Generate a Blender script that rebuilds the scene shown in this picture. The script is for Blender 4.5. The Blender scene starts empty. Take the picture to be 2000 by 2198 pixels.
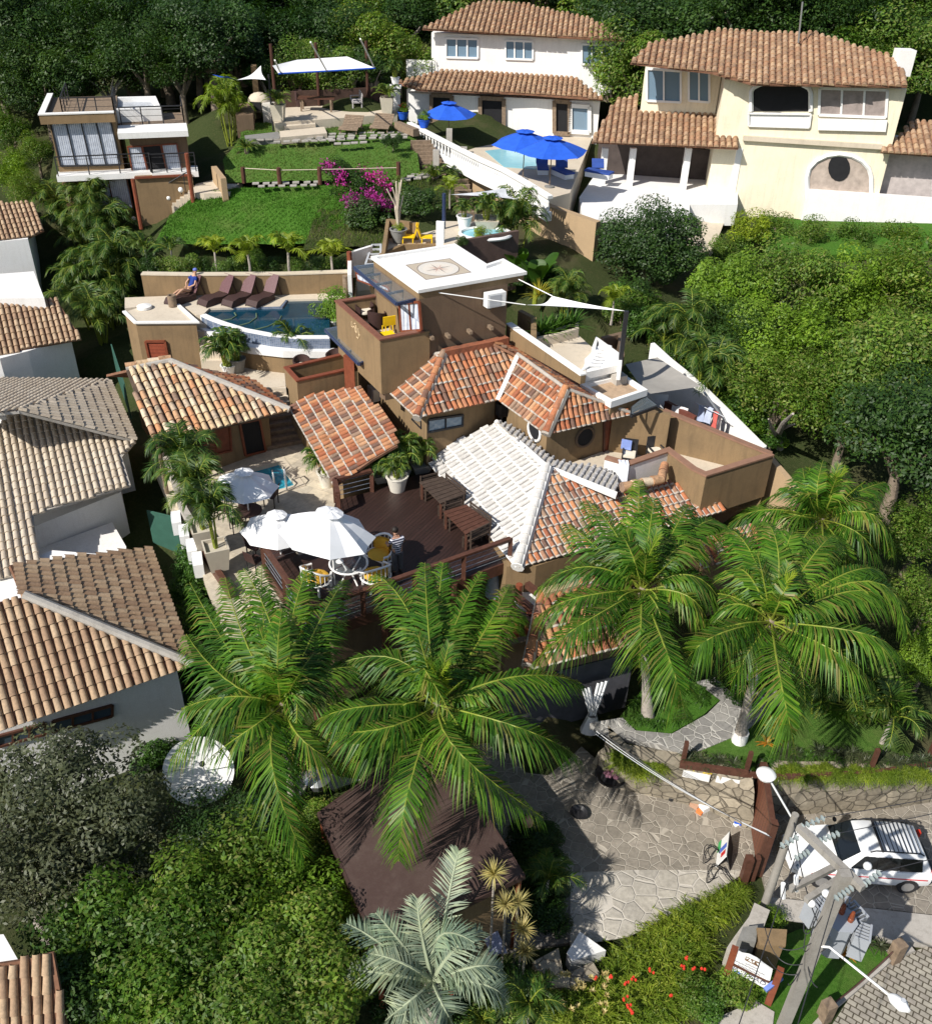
import bpy, math, random
from mathutils import Vector as V, Matrix
R = math.radians
random.seed(7)
rnd = random.random
def ru(a, b): return random.uniform(a, b)
SC = bpy.context.scene
COL = SC.collection
# ---------------------------------------------------------------- camera
CAMH = 25.0; FPX = 2000.0; PITCH = R(34.1); ROLL = R(1.5)
fwd = V((0, math.cos(PITCH), -math.sin(PITCH)))
_r0 = V((1, 0, 0)); _u0 = _r0.cross(fwd)
right = _r0 * math.cos(ROLL) + _u0 * math.sin(ROLL)
upv = _u0 * math.cos(ROLL) - _r0 * math.sin(ROLL)
CP = V((0, 0, CAMH))
cam = bpy.data.cameras.new('camera'); co = bpy.data.objects.new('camera', cam); COL.objects.link(co)
co.matrix_world = Matrix(((right.x, upv.x, -fwd.x, 0), (right.y, upv.y, -fwd.y, 0), (right.z, upv.z, -fwd.z, CAMH), (0, 0, 0, 1)))
cam.sensor_fit = 'VERTICAL'; cam.sensor_height = 24; cam.lens = 24 * FPX / 2198; cam.clip_start = .5; cam.clip_end = 3000
SC.camera = co
# ---------------------------------------------------------------- world, sun, exposure
SUN_EL, SUN_AZ = R(41), math.atan2(-.72, -.69)
w = bpy.data.worlds.new('World'); SC.world = w; w.use_nodes = True
nt = w.node_tree; sky = nt.nodes.new('ShaderNodeTexSky'); sky.sky_type = 'NISHITA'; sky.sun_disc = False
sky.sun_elevation = SUN_EL; sky.sun_rotation = SUN_AZ
bg = nt.nodes['Background']; bg.inputs['Strength'].default_value = .078
nt.links.new(sky.outputs[0], bg.inputs[0])
sl = bpy.data.lights.new('sun', 'SUN'); sl.energy = 4.2; sl.angle = R(.5); sl.color = (1, .955, .88)
so = bpy.data.objects.new('sun', sl); COL.objects.link(so)
sd = V((.72 * math.cos(SUN_EL), .69 * math.cos(SUN_EL), -math.sin(SUN_EL)))
so.rotation_euler = sd.to_track_quat('-Z', 'Y').to_euler(); so.location = (-30, -40, 60)
SC.view_settings.view_transform = 'Standard'; SC.view_settings.look = 'None'
SC.view_settings.exposure = .5; SC.view_settings.gamma = 1
SC.render.engine = 'CYCLES'
# ---------------------------------------------------------------- pixel -> place
CR = dict(S=(0, 0, 1), D=(0, 0, .917), A1=(0, 0, 2.62), A2=(420, 60, 3.3963), A3=(800, 0, 3.0567), A4=(1300, 0, 2.62),
    B1=(240, 480, 3.5269), B2=(680, 480, 3.8208), B3=(1040, 440, 3.0567), B4=(240, 740, 3.5269), C1=(340, 940, 3.275),
    C2=(760, 900, 3.668), C3=(1100, 860, 2.7788), C4=(1060, 1200, 3.668), E1=(1400, 1400, 2.5267), E2=(1000, 1560, 2.8656),
    E3=(560, 1560, 2.62), E4=(0, 1500, 2.4132), F1=(0, 360, 3.15), F2=(0, 1000, 2.652), F3=(360, 1180, 2.0378),
    F4=(1150, 1000, 2.1576), G=(660, 1640, 3.668), H=(40, 180, 4.8263), I=(490, 150, 4.2651), J=(1640, 1720, 5.0944),
    K=(1540, 2010, 11.4625), L=(1690, 1840, 9.1647), N=(1460, 820, 7.0538), O=(370, 590, 7.336), Q=(1500, 1640, 9.1625))
def ray(c, x, y):
    ox, oy, s = CR[c]; sx, sy = ox + x / s, oy + y / s
    return fwd + right * ((sx - 1000) / FPX) + upv * ((1099 - sy) / FPX)
def p(c, x, y, z):
    d = ray(c, x, y); return CP + d * ((z - CAMH) / d.z)
def pn(c, x, y, A, n):
    d = ray(c, x, y); return CP + d * ((A - CP).dot(n) / d.dot(n))
def pw(c, x, y, A, B):                       # on the vertical plane through A and B
    return pn(c, x, y, A, V((-(B.y - A.y), B.x - A.x, 0)))
def ztop(c, x, y, A):                        # height on the vertical line over A that shows at this pixel
    return pn(c, x, y, A, V((A.x, A.y, 0)))
def ps(c, pts, z): return [p(c, x, y, z) for x, y in pts]
def pz(c, pts): return [p(c, *q) for q in pts]
# ---------------------------------------------------------------- mesh builder
class MB:
    def __init__(s): s.v = []; s.f = []; s.m = []; s.k = 0
    def add(s, vs, fs):
        o = len(s.v); s.v += [tuple(q) for q in vs]; s.f += [tuple(i + o for i in f) for f in fs]; s.m += [s.k] * len(fs); return s
    def poly(s, pts): return s.add(pts, [range(len(pts))])
    def box(s, c, sz, rz=0, mat=None):
        c = V(c); x, y, z = sz[0] / 2, sz[1] / 2, sz[2] / 2
        M_ = mat if mat else Matrix.Rotation(rz, 3, 'Z')
        vs = [c + M_ @ V((i * x, j * y, k * z)) for k in (-1, 1) for i, j in ((-1, -1), (1, -1), (1, 1), (-1, 1))]
        return s.add(vs, [(3, 2, 1, 0), (4, 5, 6, 7), (0, 1, 5, 4), (1, 2, 6, 5), (2, 3, 7, 6), (3, 0, 4, 7)])
    def prism(s, poly, z0, z1):
        q = [(a[0], a[1]) for a in poly]; n = len(q)
        ar = sum(q[i][0] * q[(i + 1) % n][1] - q[(i + 1) % n][0] * q[i][1] for i in range(n))
        if ar < 0: q.reverse()
        return s.add([(a, b, z0) for a, b in q] + [(a, b, z1) for a, b in q],
            [tuple(range(n - 1, -1, -1)), tuple(range(n, 2 * n))] + [(i, (i + 1) % n, n + (i + 1) % n, n + i) for i in range(n)])
    def slab(s, pts, th):                    # planar polygon in 3D thickened downwards along its normal
        n = len(pts); nm = V((0, 0, 0))
        for i in range(n): nm += V(pts[i]).cross(V(pts[(i + 1) % n]))
        nm.normalize(); pts = [V(a) for a in pts]
        if nm.z < 0: pts.reverse(); nm = -nm
        return s.add([a - nm * th for a in pts] + pts,
            [tuple(range(n - 1, -1, -1)), tuple(range(n, 2 * n))] + [(i, (i + 1) % n, n + (i + 1) % n, n + i) for i in range(n)])
    def wall(s, pts, z0, z1, th, closed=False, side=0):
        # mitred strip of wall along a polyline; side +1/-1 puts all the thickness left/right of it
        q = [V((a[0], a[1])) for a in pts]; n = len(q); L, Rr = [], []
        for i in range(n):
            a = q[(i - 1) % n] if (closed or i > 0) else None; b = q[(i + 1) % n] if (closed or i < n - 1) else None
            d1 = (q[i] - a).normalized() if a is not None else None; d2 = (b - q[i]).normalized() if b is not None else None
            if d1 is None: d1 = d2
            if d2 is None: d2 = d1
            n1 = V((-d1.y, d1.x)); n2 = V((-d2.y, d2.x)); m = (n1 + n2)
            m = m / max(.35, m.dot(n1)) if m.length > .05 else n1
            L.append(q[i] + m * th * (.5 + side * .5)); Rr.append(q[i] - m * th * (.5 - side * .5))
        zz1 = z1 if isinstance(z1, (list, tuple)) else [z1] * n
        zz0 = z0 if isinstance(z0, (list, tuple)) else [z0] * n
        vs = []
        for i in range(n): vs += [(L[i].x, L[i].y, zz0[i]), (Rr[i].x, Rr[i].y, zz0[i]), (Rr[i].x, Rr[i].y, zz1[i]), (L[i].x, L[i].y, zz1[i])]
        fs = []
        for i in range(n if closed else n - 1):
            a = 4 * i; b = 4 * ((i + 1) % n)
            fs += [(a + 1, b + 1, b + 2, a + 2), (b, a, a + 3, b + 3), (a + 2, b + 2, b + 3, a + 3), (a, b, b + 1, a + 1)]
        if not closed: e = 4 * (n - 1); fs += [(0, 1, 2, 3), (e + 3, e + 2, e + 1, e)]
        return s.add(vs, fs)
    def tube(s, pts, r, n=7, cap=True):
        pts = [V(a) for a in pts]; m = len(pts); rr = r if isinstance(r, (list, tuple)) else [r] * m
        vs = []; ref = V((0, 0, 1))
        for i in range(m):
            d = (pts[min(i + 1, m - 1)] - pts[max(i - 1, 0)])
            d = d.normalized() if d.length > 1e-6 else V((0, 0, 1))
            if abs(d.dot(ref)) > .95: ref = V((1, 0, 0)) if abs(d.x) < .9 else V((0, 1, 0))
            a = d.cross(ref).normalized(); b = a.cross(d); ref = b
            vs += [pts[i] + (a * math.cos(2 * math.pi * k / n) + b * math.sin(2 * math.pi * k / n)) * rr[i] for k in range(n)]
        fs = [(i * n + k, i * n + (k + 1) % n, (i + 1) * n + (k + 1) % n, (i + 1) * n + k) for i in range(m - 1) for k in range(n)]
        if cap: fs += [tuple(range(n - 1, -1, -1)), tuple(range((m - 1) * n, m * n))]
        return s.add(vs, fs)
    def lathe(s, prof, c=(0, 0, 0), n=16, cap=True):
        c = V(c); m = len(prof)
        vs = [c + V((r * math.cos(2 * math.pi * k / n), r * math.sin(2 * math.pi * k / n), z)) for r, z in prof for k in range(n)]
        fs = [(i * n + k, i * n + (k + 1) % n, (i + 1) * n + (k + 1) % n, (i + 1) * n + k) for i in range(m - 1) for k in range(n)]
        if cap: fs += [tuple(range(n - 1, -1, -1)), tuple(range((m - 1) * n, m * n))]
        return s.add(vs, fs)
    def ball(s, c, r, n=10, m=7, sq=(1, 1, 1)):
        c = V(c); vs = []
        for i in range(m + 1):
            t = math.pi * i / m
            vs += [c + V((r * sq[0] * math.sin(t) * math.cos(2 * math.pi * k / n), r * sq[1] * math.sin(t) * math.sin(2 * math.pi * k / n), -r * sq[2] * math.cos(t))) for k in range(n)]
        return s.add(vs, [(i * n + k, i * n + (k + 1) % n, (i + 1) * n + (k + 1) % n, (i + 1) * n + k) for i in range(m) for k in range(n)])
    def bar(s, a, b, w, h=None):             # square bar from a to b
        a, b = V(a), V(b); d = b - a; L = d.length; d.normalize()
        x = d.cross(V((0, 0, 1)));  x = x.normalized() if x.length > .01 else V((1, 0, 0))
        y = x.cross(d); M_ = Matrix((x, d, y)).transposed()
        return s.box((a + b) / 2, (w, L, h or w), mat=M_)
    def grid(s, rows):                        # rows of equal length lists of points
        n = len(rows[0]); return s.add([q for r in rows for q in r],
            [(i * n + j, i * n + j + 1, (i + 1) * n + j + 1, (i + 1) * n + j) for i in range(len(rows) - 1) for j in range(n - 1)])
def link(name, mb, mats, parent=None, smooth=False, world=True):
    me = bpy.data.meshes.new(name)
    off = parent.location if (parent is not None and world) else V((0, 0, 0))
    me.from_pydata([(a[0] - off.x, a[1] - off.y, a[2] - off.z) for a in mb.v], [], mb.f)
    mats = mats if isinstance(mats, (list, tuple)) else [mats]
    for m in mats: me.materials.append(m)
    if len(mats) > 1: me.polygons.foreach_set('material_index', mb.m)
    if smooth:
        me.polygons.foreach_set('use_smooth', [True] * len(me.polygons)); me.set_sharp_from_angle(angle=R(40))
    me.update(); o = bpy.data.objects.new(name, me); COL.objects.link(o)
    if parent is not None: o.parent = parent
    return o
def tag(o, label, cat, group=None, kind=None):
    if label: o['label'] = label
    if cat: o['category'] = cat
    if group: o['group'] = group
    if kind: o['kind'] = kind
    return o
def thing(name, label, cat, loc, group=None, rz=0):
    o = bpy.data.objects.new(name, None); COL.objects.link(o); o.location = V(loc); o.rotation_euler = (0, 0, rz)
    o.empty_display_size = .2
    return tag(o, label, cat, group)
def solo(name, mb, mats, label, cat, group=None, smooth=False): return tag(link(name, mb, mats, None, smooth), label, cat, group)
def ground(name, mb, mats, smooth=False): return tag(link(name, mb, mats, None, smooth), None, None, None, 'structure')
def kids(o): return [c for c in bpy.data.objects if c.parent == o]
def dup(o, loc, rz=0, label=None, sc=None, parent=None, tree=None):
    c = o.copy(); COL.objects.link(c)
    if parent is None:
        c.location = V(loc); c.rotation_euler = (0, 0, rz)
        if sc: c.scale = sc if isinstance(sc, (list, tuple)) else (sc,) * 3
        if label: c['label'] = label
    else: c.parent = parent
    for ch in (o.children if tree is None else tree): dup(ch, None, parent=c)
    return c
# ---------------------------------------------------------------- materials
def _n(nt, t, **k):
    n = nt.nodes.new(t)
    for a, b in k.items(): setattr(n, a, b)
    return n
def ramp(nt, fac, stops, interp='LINEAR'):
    r = _n(nt, 'ShaderNodeValToRGB'); e = r.color_ramp; e.interpolation = interp
    while len(e.elements) > 1: e.elements.remove(e.elements[-1])
    e.elements[0].position = stops[0][0]; e.elements[0].color = (*stops[0][1], 1)
    for q, c in stops[1:]: x = e.elements.new(q); x.color = (*c, 1)
    nt.links.new(fac, r.inputs[0]); return r.outputs[0]
def sh(c, k): return tuple(min(1, x * k) for x in c)
def newmat(name):
    m = bpy.data.materials.new(name); m.use_nodes = True; nt = m.node_tree
    b = nt.nodes['Principled BSDF']; tc = _n(nt, 'ShaderNodeTexCoord'); return m, nt, b, tc
def noise(nt, co_, scale, detail=4, rough=.6):
    n = _n(nt, 'ShaderNodeTexNoise'); n.inputs['Scale'].default_value = scale; n.inputs['Detail'].default_value = detail
    n.inputs['Roughness'].default_value = rough; nt.links.new(co_, n.inputs['Vector']); return n.outputs['Fac']
def mixc(nt, f, a, b, mode='MIX'):
    m = _n(nt, 'ShaderNodeMix', data_type='RGBA', blend_type=mode)
    for s, val in ((0, f), (6, a), (7, b)):
        if isinstance(val, (int, float)): m.inputs[s].default_value = val
        elif isinstance(val, tuple): m.inputs[s].default_value = (*val, 1)
        else: nt.links.new(val, m.inputs[s])
    return m.outputs[2]
def bump(nt, b, h, dist, st=1):
    n = _n(nt, 'ShaderNodeBump'); n.inputs['Distance'].default_value = dist; n.inputs['Strength'].default_value = st
    nt.links.new(h, n.inputs['Height']); nt.links.new(n.outputs[0], b.inputs['Normal'])
def M(name, col, rough=.8, var=.18, scale=3, col2=None, bmp=0, bscale=40, spec=.3, metal=0, isl=0):
    m, nt, b, tc = newmat(name); O = tc.outputs['Object']
    f = noise(nt, O, scale, 6, .65)
    c = ramp(nt, f, [(.28, sh(col, 1 - var)), (.5, col), (.72, col2 or sh(col, 1 + var))])
    if isl:
        g = _n(nt, 'ShaderNodeNewGeometry'); r2 = ramp(nt, g.outputs['Random Per Island'], [(0, (1 - isl,) * 3), (1, (1 + isl * .6,) * 3)])
        c = mixc(nt, 1.0, c, r2, 'MULTIPLY')
    nt.links.new(c, b.inputs['Base Color']); b.inputs['Roughness'].default_value = rough
    b.inputs['Specular IOR Level'].default_value = spec; b.inputs['Metallic'].default_value = metal
    if bmp: bump(nt, b, noise(nt, O, bscale, 3), bmp)
    return m
def stain(name, col, dirt, rough=.85, amt=.5, bmp=.004):
    # stucco or concrete with blotches and vertical rain streaks
    m, nt, b, tc = newmat(name); O = tc.outputs['Object']
    mp = _n(nt, 'ShaderNodeMapping'); mp.inputs['Scale'].default_value = (5, 5, .5); nt.links.new(O, mp.inputs[0])
    s1 = noise(nt, mp.outputs[0], 1, 5, .7); s2 = noise(nt, O, .9, 6, .7)
    f1 = ramp(nt, s1, [(.5, (0, 0, 0)), (.75, (amt,) * 3)]); f2 = ramp(nt, s2, [(.45, (0, 0, 0)), (.75, (amt,) * 3)])
    c = mixc(nt, f1, col, dirt); c = mixc(nt, f2, c, sh(dirt, 1.15)); fine = noise(nt, O, 25, 3)
    c = mixc(nt, 1.0, c, ramp(nt, fine, [(.3, (.92,) * 3), (.7, (1.06,) * 3)]), 'MULTIPLY')
    nt.links.new(c, b.inputs['Base Color']); b.inputs['Roughness'].default_value = rough; b.inputs['Specular IOR Level'].default_value = .2
    bump(nt, b, noise(nt, O, 45, 3), bmp); return m
def tiles(name, cols, dirt=(.06, .05, .04), amt=.5, rough=.85):
    m, nt, b, tc = newmat(name); g = _n(nt, 'ShaderNodeNewGeometry')
    st = [(i / len(cols), c) for i, c in enumerate(cols)]
    c = ramp(nt, g.outputs['Random Per Island'], st, 'CONSTANT')
    f = noise(nt, tc.outputs['Object'], 2.2, 8, .75); f = ramp(nt, f, [(.5, (0, 0, 0)), (.72, (amt,) * 3)])
    c = mixc(nt, f, c, dirt); f3 = noise(nt, tc.outputs['Object'], 14, 4, .7)
    c = mixc(nt, 1.0, c, ramp(nt, f3, [(.3, (.8,) * 3), (.7, (1.15,) * 3)]), 'MULTIPLY')
    nt.links.new(c, b.inputs['Base Color']); b.inputs['Roughness'].default_value = rough; b.inputs['Specular IOR Level'].default_value = .2
    bump(nt, b, f3, .008); return m
def paving(name, stone, stone2, grout, scale=2.2, gw=.045, rnd_=1.0, rough=.85, bmp=.02):
    m, nt, b, tc = newmat(name); O = tc.outputs['Object']
    mp = _n(nt, 'ShaderNodeMapping'); mp.inputs['Rotation'].default_value = (0, 0, .4); nt.links.new(O, mp.inputs[0])
    wn = _n(nt, 'ShaderNodeTexNoise'); wn.inputs['Scale'].default_value = 1.6; nt.links.new(mp.outputs[0], wn.inputs['Vector'])
    wv = mixc(nt, .06, mp.outputs[0], wn.outputs['Color'])
    vo = _n(nt, 'ShaderNodeTexVoronoi', feature='DISTANCE_TO_EDGE'); vo.inputs['Scale'].default_value = scale; vo.inputs['Randomness'].default_value = rnd_
    vc = _n(nt, 'ShaderNodeTexVoronoi'); vc.inputs['Scale'].default_value = scale; vc.inputs['Randomness'].default_value = rnd_
    for q in (vo, vc): nt.links.new(wv, q.inputs['Vector'])
    sp = _n(nt, 'ShaderNodeSeparateColor'); nt.links.new(vc.outputs['Color'], sp.inputs[0])
    c = mixc(nt, sp.outputs[0], stone, stone2); f = noise(nt, O, 7, 6, .7)
    c = mixc(nt, 1.0, c, ramp(nt, f, [(.3, (.75,) * 3), (.7, (1.2,) * 3)]), 'MULTIPLY')
    e = ramp(nt, vo.outputs['Distance'], [(gw * .5, (0, 0, 0)), (gw, (1, 1, 1))])
    c = mixc(nt, e, grout, c)
    big = noise(nt, O, .5, 4, .6); c = mixc(nt, 1.0, c, ramp(nt, big, [(.3, (.76,) * 3), (.5, (.97,) * 3), (.7, (1.15,) * 3)]), 'MULTIPLY')
    nt.links.new(c, b.inputs['Base Color']); b.inputs['Roughness'].default_value = rough; b.inputs['Specular IOR Level'].default_value = .2
    bump(nt, b, e, bmp); return m
def bricks(name, c1, c2, mortar, bw, bh, ms=.02, rz=0, rough=.8, bmp=.01, spec=.2, axes=None, off=.5):
    m, nt, b, tc = newmat(name); O = tc.outputs['Object']; src = O
    if axes:                                   # use (x+y along wall, z)
        sp = _n(nt, 'ShaderNodeSeparateXYZ'); nt.links.new(O, sp.inputs[0]); ad = _n(nt, 'ShaderNodeMath', operation='ADD')
        nt.links.new(sp.outputs[0], ad.inputs[0]); nt.links.new(sp.outputs[1], ad.inputs[1]); cb = _n(nt, 'ShaderNodeCombineXYZ')
        nt.links.new(ad.outputs[0], cb.inputs[0]); nt.links.new(sp.outputs[2], cb.inputs[1]); src = cb.outputs[0]
    mp = _n(nt, 'ShaderNodeMapping'); mp.inputs['Rotation'].default_value = (0, 0, rz); nt.links.new(src, mp.inputs[0])
    br = _n(nt, 'ShaderNodeTexBrick'); br.inputs['Scale'].default_value = 1; br.inputs['Brick Width'].default_value = bw; br.inputs['Row Height'].default_value = bh
    br.inputs['Mortar Size'].default_value = ms; br.inputs['Mortar Smooth'].default_value = .3; br.offset = off
    br.inputs['Color1'].default_value = (*c1, 1); br.inputs['Color2'].default_value = (*c2, 1); br.inputs['Mortar'].default_value = (*mortar, 1)
    nt.links.new(mp.outputs[0], br.inputs['Vector']); f = noise(nt, O, 4, 6, .7)
    c = mixc(nt, 1.0, br.outputs['Color'], ramp(nt, f, [(.3, (.75,) * 3), (.7, (1.18,) * 3)]), 'MULTIPLY')
    nt.links.new(c, b.inputs['Base Color']); b.inputs['Roughness'].default_value = rough; b.inputs['Specular IOR Level'].default_value = spec
    inv = _n(nt, 'ShaderNodeMath', operation='SUBTRACT'); inv.inputs[0].default_value = 1; nt.links.new(br.outputs['Fac'], inv.inputs[1])
    bump(nt, b, inv.outputs[0], bmp); return m
def leafm(name, cols, tr=.3, rough=.5, spec=.35, ns=.8):
    m, nt, b, tc = newmat(name); g = _n(nt, 'ShaderNodeNewGeometry'); st = [(i / max(1, len(cols) - 1), c) for i, c in enumerate(cols)]
    c = ramp(nt, g.outputs['Random Per Island'], st); oi = _n(nt, 'ShaderNodeObjectInfo')
    f = noise(nt, tc.outputs['Object'], ns, 3); c = mixc(nt, 1.0, c, ramp(nt, f, [(.32, (.62, .65, .6)), (.5, (1,) * 3), (.68, (1.4, 1.35, 1.15))]), 'MULTIPLY')
    c = mixc(nt, 1.0, c, ramp(nt, oi.outputs['Random'], [(0, (.72, .8, .7)), (1, (1.25, 1.12, 1))]), 'MULTIPLY')
    nt.links.new(c, b.inputs['Base Color']); b.inputs['Roughness'].default_value = rough; b.inputs['Specular IOR Level'].default_value = spec
    t = _n(nt, 'ShaderNodeBsdfTranslucent'); tcx = mixc(nt, 1.0, c, (1.5, 1.5, .5), 'MULTIPLY'); nt.links.new(tcx, t.inputs[0])
    mx = _n(nt, 'ShaderNodeMixShader'); mx.inputs[0].default_value = tr
    nt.links.new(b.outputs[0], mx.inputs[1]); nt.links.new(t.outputs[0], mx.inputs[2]); nt.links.new(mx.outputs[0], nt.nodes['Material Output'].inputs[0]); return m
def grassm(name, a, b_, c_, dry=(.16, .14, .06), amt=.35, ns=.35):
    m, nt, b, tc = newmat(name); O = tc.outputs['Object']
    c = ramp(nt, noise(nt, O, 9, 8, .75), [(.25, a), (.5, b_), (.75, c_)])
    c = mixc(nt, ramp(nt, noise(nt, O, ns, 5, .65), [(.5, (0, 0, 0)), (.72, (amt,) * 3)]), c, dry)
    nt.links.new(c, b.inputs['Base Color']); b.inputs['Roughness'].default_value = .95; b.inputs['Specular IOR Level'].default_value = .1
    bump(nt, b, noise(nt, O, 22, 6, .8), .05); return m
def glassm(name, col, rough=.05, alpha=.35):
    m, nt, b, tc = newmat(name); b.inputs['Base Color'].default_value = (*col, 1); b.inputs['Roughness'].default_value = rough
    b.inputs['Alpha'].default_value = alpha; b.inputs['Specular IOR Level'].default_value = .7; return m
def waterm(name, c1, c2, scale=3, d=.02):
    m, nt, b, tc = newmat(name); O = tc.outputs['Object']; c = ramp(nt, noise(nt, O, 1.4, 5, .6), [(.3, c1), (.7, c2)])
    nt.links.new(c, b.inputs['Base Color']); b.inputs['Roughness'].default_value = .08; b.inputs['Specular IOR Level'].default_value = .6
    bump(nt, b, noise(nt, O, scale, 4, .6), d); return m
def woodm(name, a, b_, pw_=.14, rz=0, rough=.6, gap=(.01, .008, .006)):
    m, nt, b, tc = newmat(name); O = tc.outputs['Object']; mp = _n(nt, 'ShaderNodeMapping'); mp.inputs['Rotation'].default_value = (0, 0, rz); nt.links.new(O, mp.inputs[0])
    br = _n(nt, 'ShaderNodeTexBrick'); br.inputs['Scale'].default_value = 1; br.inputs['Brick Width'].default_value = 3.1; br.inputs['Row Height'].default_value = pw_
    br.inputs['Mortar Size'].default_value = .008; br.inputs['Color1'].default_value = (*a, 1); br.inputs['Color2'].default_value = (*b_, 1); br.inputs['Mortar'].default_value = (*gap, 1)
    nt.links.new(mp.outputs[0], br.inputs['Vector'])
    m2 = _n(nt, 'ShaderNodeMapping'); m2.inputs['Scale'].default_value = (.6, 9, 9); nt.links.new(mp.outputs[0], m2.inputs[0])
    c = mixc(nt, 1.0, br.outputs['Color'], ramp(nt, noise(nt, m2.outputs[0], 3, 5, .7), [(.3, (.7,) * 3), (.7, (1.25,) * 3)]), 'MULTIPLY')
    nt.links.new(c, b.inputs['Base Color']); b.inputs['Roughness'].default_value = rough; bump(nt, b, br.outputs['Fac'], -.006); return m
STUCCO = stain('stucco_tan', (.25, .17, .092), (.12, .085, .05), amt=.55)
STUCCO_D = stain('stucco_brown', (.17, .115, .075), (.09, .065, .045), amt=.55)
OCHRE = stain('stucco_ochre', (.42, .30, .18), (.25, .18, .11), amt=.3)
CREAM = stain('stucco_cream', (.82, .74, .56), (.5, .44, .32), amt=.4)
WHITE = stain('white_paint', (.80, .79, .77), (.45, .42, .37), amt=.22)
WHITEC = M('white_plastic', (.80, .80, .79), .45, .04)
GLOSSW = M('white_gloss', (.82, .82, .81), .25, .03)
STONEC = stain('pale_stone', (.60, .52, .41), (.35, .29, .22), amt=.35)
CONC = stain('concrete', (.42, .39, .35), (.2, .18, .15), amt=.55)
CONCD = stain('grey_concrete', (.24, .235, .22), (.12, .115, .1), amt=.5)
TERRA = [(.50, .19, .09), (.42, .15, .075), (.55, .25, .12), (.36, .13, .07), (.60, .34, .19), (.46, .20, .11), (.25, .13, .09), (.52, .22, .11), (.58, .29, .15), (.40, .22, .14)]
T_MAIN = tiles('terracotta', [sh(c, .84) for c in TERRA] + [(.17, .10, .075), (.30, .20, .14)], amt=.8)
T_OLD = tiles('old_terracotta', [(.56, .40, .24), (.50, .30, .17), (.60, .47, .31), (.40, .24, .15), (.62, .50, .36), (.30, .20, .14), (.52, .26, .13), (.58, .43, .25), (.45, .35, .25)], (.05, .043, .037), 1.0)
T_BROWN = tiles('brown_tile', [(.36, .23, .14), (.42, .28, .18), (.30, .19, .12), (.46, .31, .19), (.38, .22, .13)], amt=.5)
T_GREY = tiles('grey_tan_tile', [(.50, .42, .32), (.53, .45, .35), (.48, .40, .31), (.55, .47, .37)], (.27, .23, .19), .35)
T_SAND = tiles('sand_tile', [(.38, .26, .165), (.41, .29, .185), (.35, .235, .15), (.44, .32, .21), (.32, .21, .135)], amt=.45)
T_WHITE = tiles('white_tile', [(.57, .55, .52), (.62, .60, .57), (.54, .52, .49), (.60, .58, .55)], (.36, .33, .30), .45)
T_SLATE = tiles('grey_painted_tile', [(.42, .41, .41), (.47, .46, .46), (.38, .37, .37)], (.2, .2, .2), .4)
CHAN = M('tile_channel', (.20, .10, .06), .95, .4, 3)
CHANW = stain('mortar_channel', (.62, .57, .51), (.28, .2, .15), amt=.6)
MORT = stain('mortar', (.44, .40, .35), (.22, .18, .15), amt=.6)
WOODD = woodm('dark_deck_wood', (.042, .022, .018), (.032, .017, .014), .14, R(-61), .45)
WOOD = M('brown_wood', (.095, .042, .028), .5, .3, 6)
WOODR = M('red_wood', (.20, .058, .030), .5, .25, 5)
WOODG = M('weathered_wood', (.22, .16, .11), .8, .35, 7)
WOODK = M('aged_dark_wood', (.065, .045, .034), .7, .35, 7)
WOODP = stain('grey_pole_wood', (.30, .28, .25), (.13, .115, .10), amt=.6)
BLACK = M('black_metal', (.025, .025, .028), .45, .2)
BROWNM = stain('brown_metal', (.070, .044, .038), (.11, .08, .068), .6, .45, .002)
STEEL = M('steel', (.55, .56, .58), .3, .06, metal=.8)
GREYM = M('grey_paint_metal', (.48, .50, .53), .45, .08)
NAVY = M('navy_frame', (.03, .045, .10), .4, .15)
WICK = M('dark_wicker', (.055, .030, .027), .6, .4, 30, bmp=.006, bscale=90)
WICKP = M('plum_wicker', (.13, .065, .070), .4, .2, 20, bmp=.006, bscale=70)
FABW = M('white_fabric', (.84, .84, .84), .8, .05, 2)
FABG = M('grey_shade_fabric', (.32, .30, .27), .85, .12, 2)
FABY = M('yellow_cushion', (.72, .42, .05), .8, .12, 4)
FABC = M('cream_cushion', (.72, .66, .55), .85, .1, 4)
BLUEF = M('blue_fabric', (.02, .10, .55), .7, .15)
CURT = bricks('curtain', (.60, .64, .70), (.52, .56, .64), (.36, .40, .50), .13, 9, .025, axes=1, rough=.8, bmp=.02)
YEL = M('yellow_paint', (.85, .55, .01), .5, .05)
GLASS = glassm('window_glass', (.05, .075, .10), .04, 1)
GLASSL = glassm('pale_window_glass', (.16, .24, .32), .05, 1)
GLASSC = glassm('clear_glass', (.35, .42, .45), .05, .12)
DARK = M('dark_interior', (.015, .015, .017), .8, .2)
SKIN = M('skin', (.45, .25, .17), .6, .06)
SKIND = M('tanned_skin', (.50, .29, .19), .6, .06)
HAIR = M('dark_hair', (.02, .015, .012), .6, .2)
SOIL = M('soil', (.13, .085, .05), .95, .4, 4, bmp=.02, bscale=12)
TERRAP = M('terracotta_pot', (.42, .15, .07), .8, .15)
POTW = M('white_pot', (.66, .62, .54), .6, .1)
POTB = M('beige_planter', (.50, .45, .36), .7, .1, 2)
BARK = M('bark', (.20, .16, .12), .95, .4, 6, bmp=.03, bscale=9)
BARKG = M('grey_bark', (.34, .30, .26), .95, .35, 5, bmp=.03, bscale=14)
GREEN = M('green_panel', (.045, .12, .09), .5, .15)
PAVE = paving('crazy_paving', (.22, .195, .16), (.30, .265, .22), (.40, .36, .30), 3.1, .055, .8)
PAVEG = paving('grey_crazy_paving', (.25, .24, .225), (.33, .315, .29), (.50, .48, .44), 2.9, .055, .8)
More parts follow.
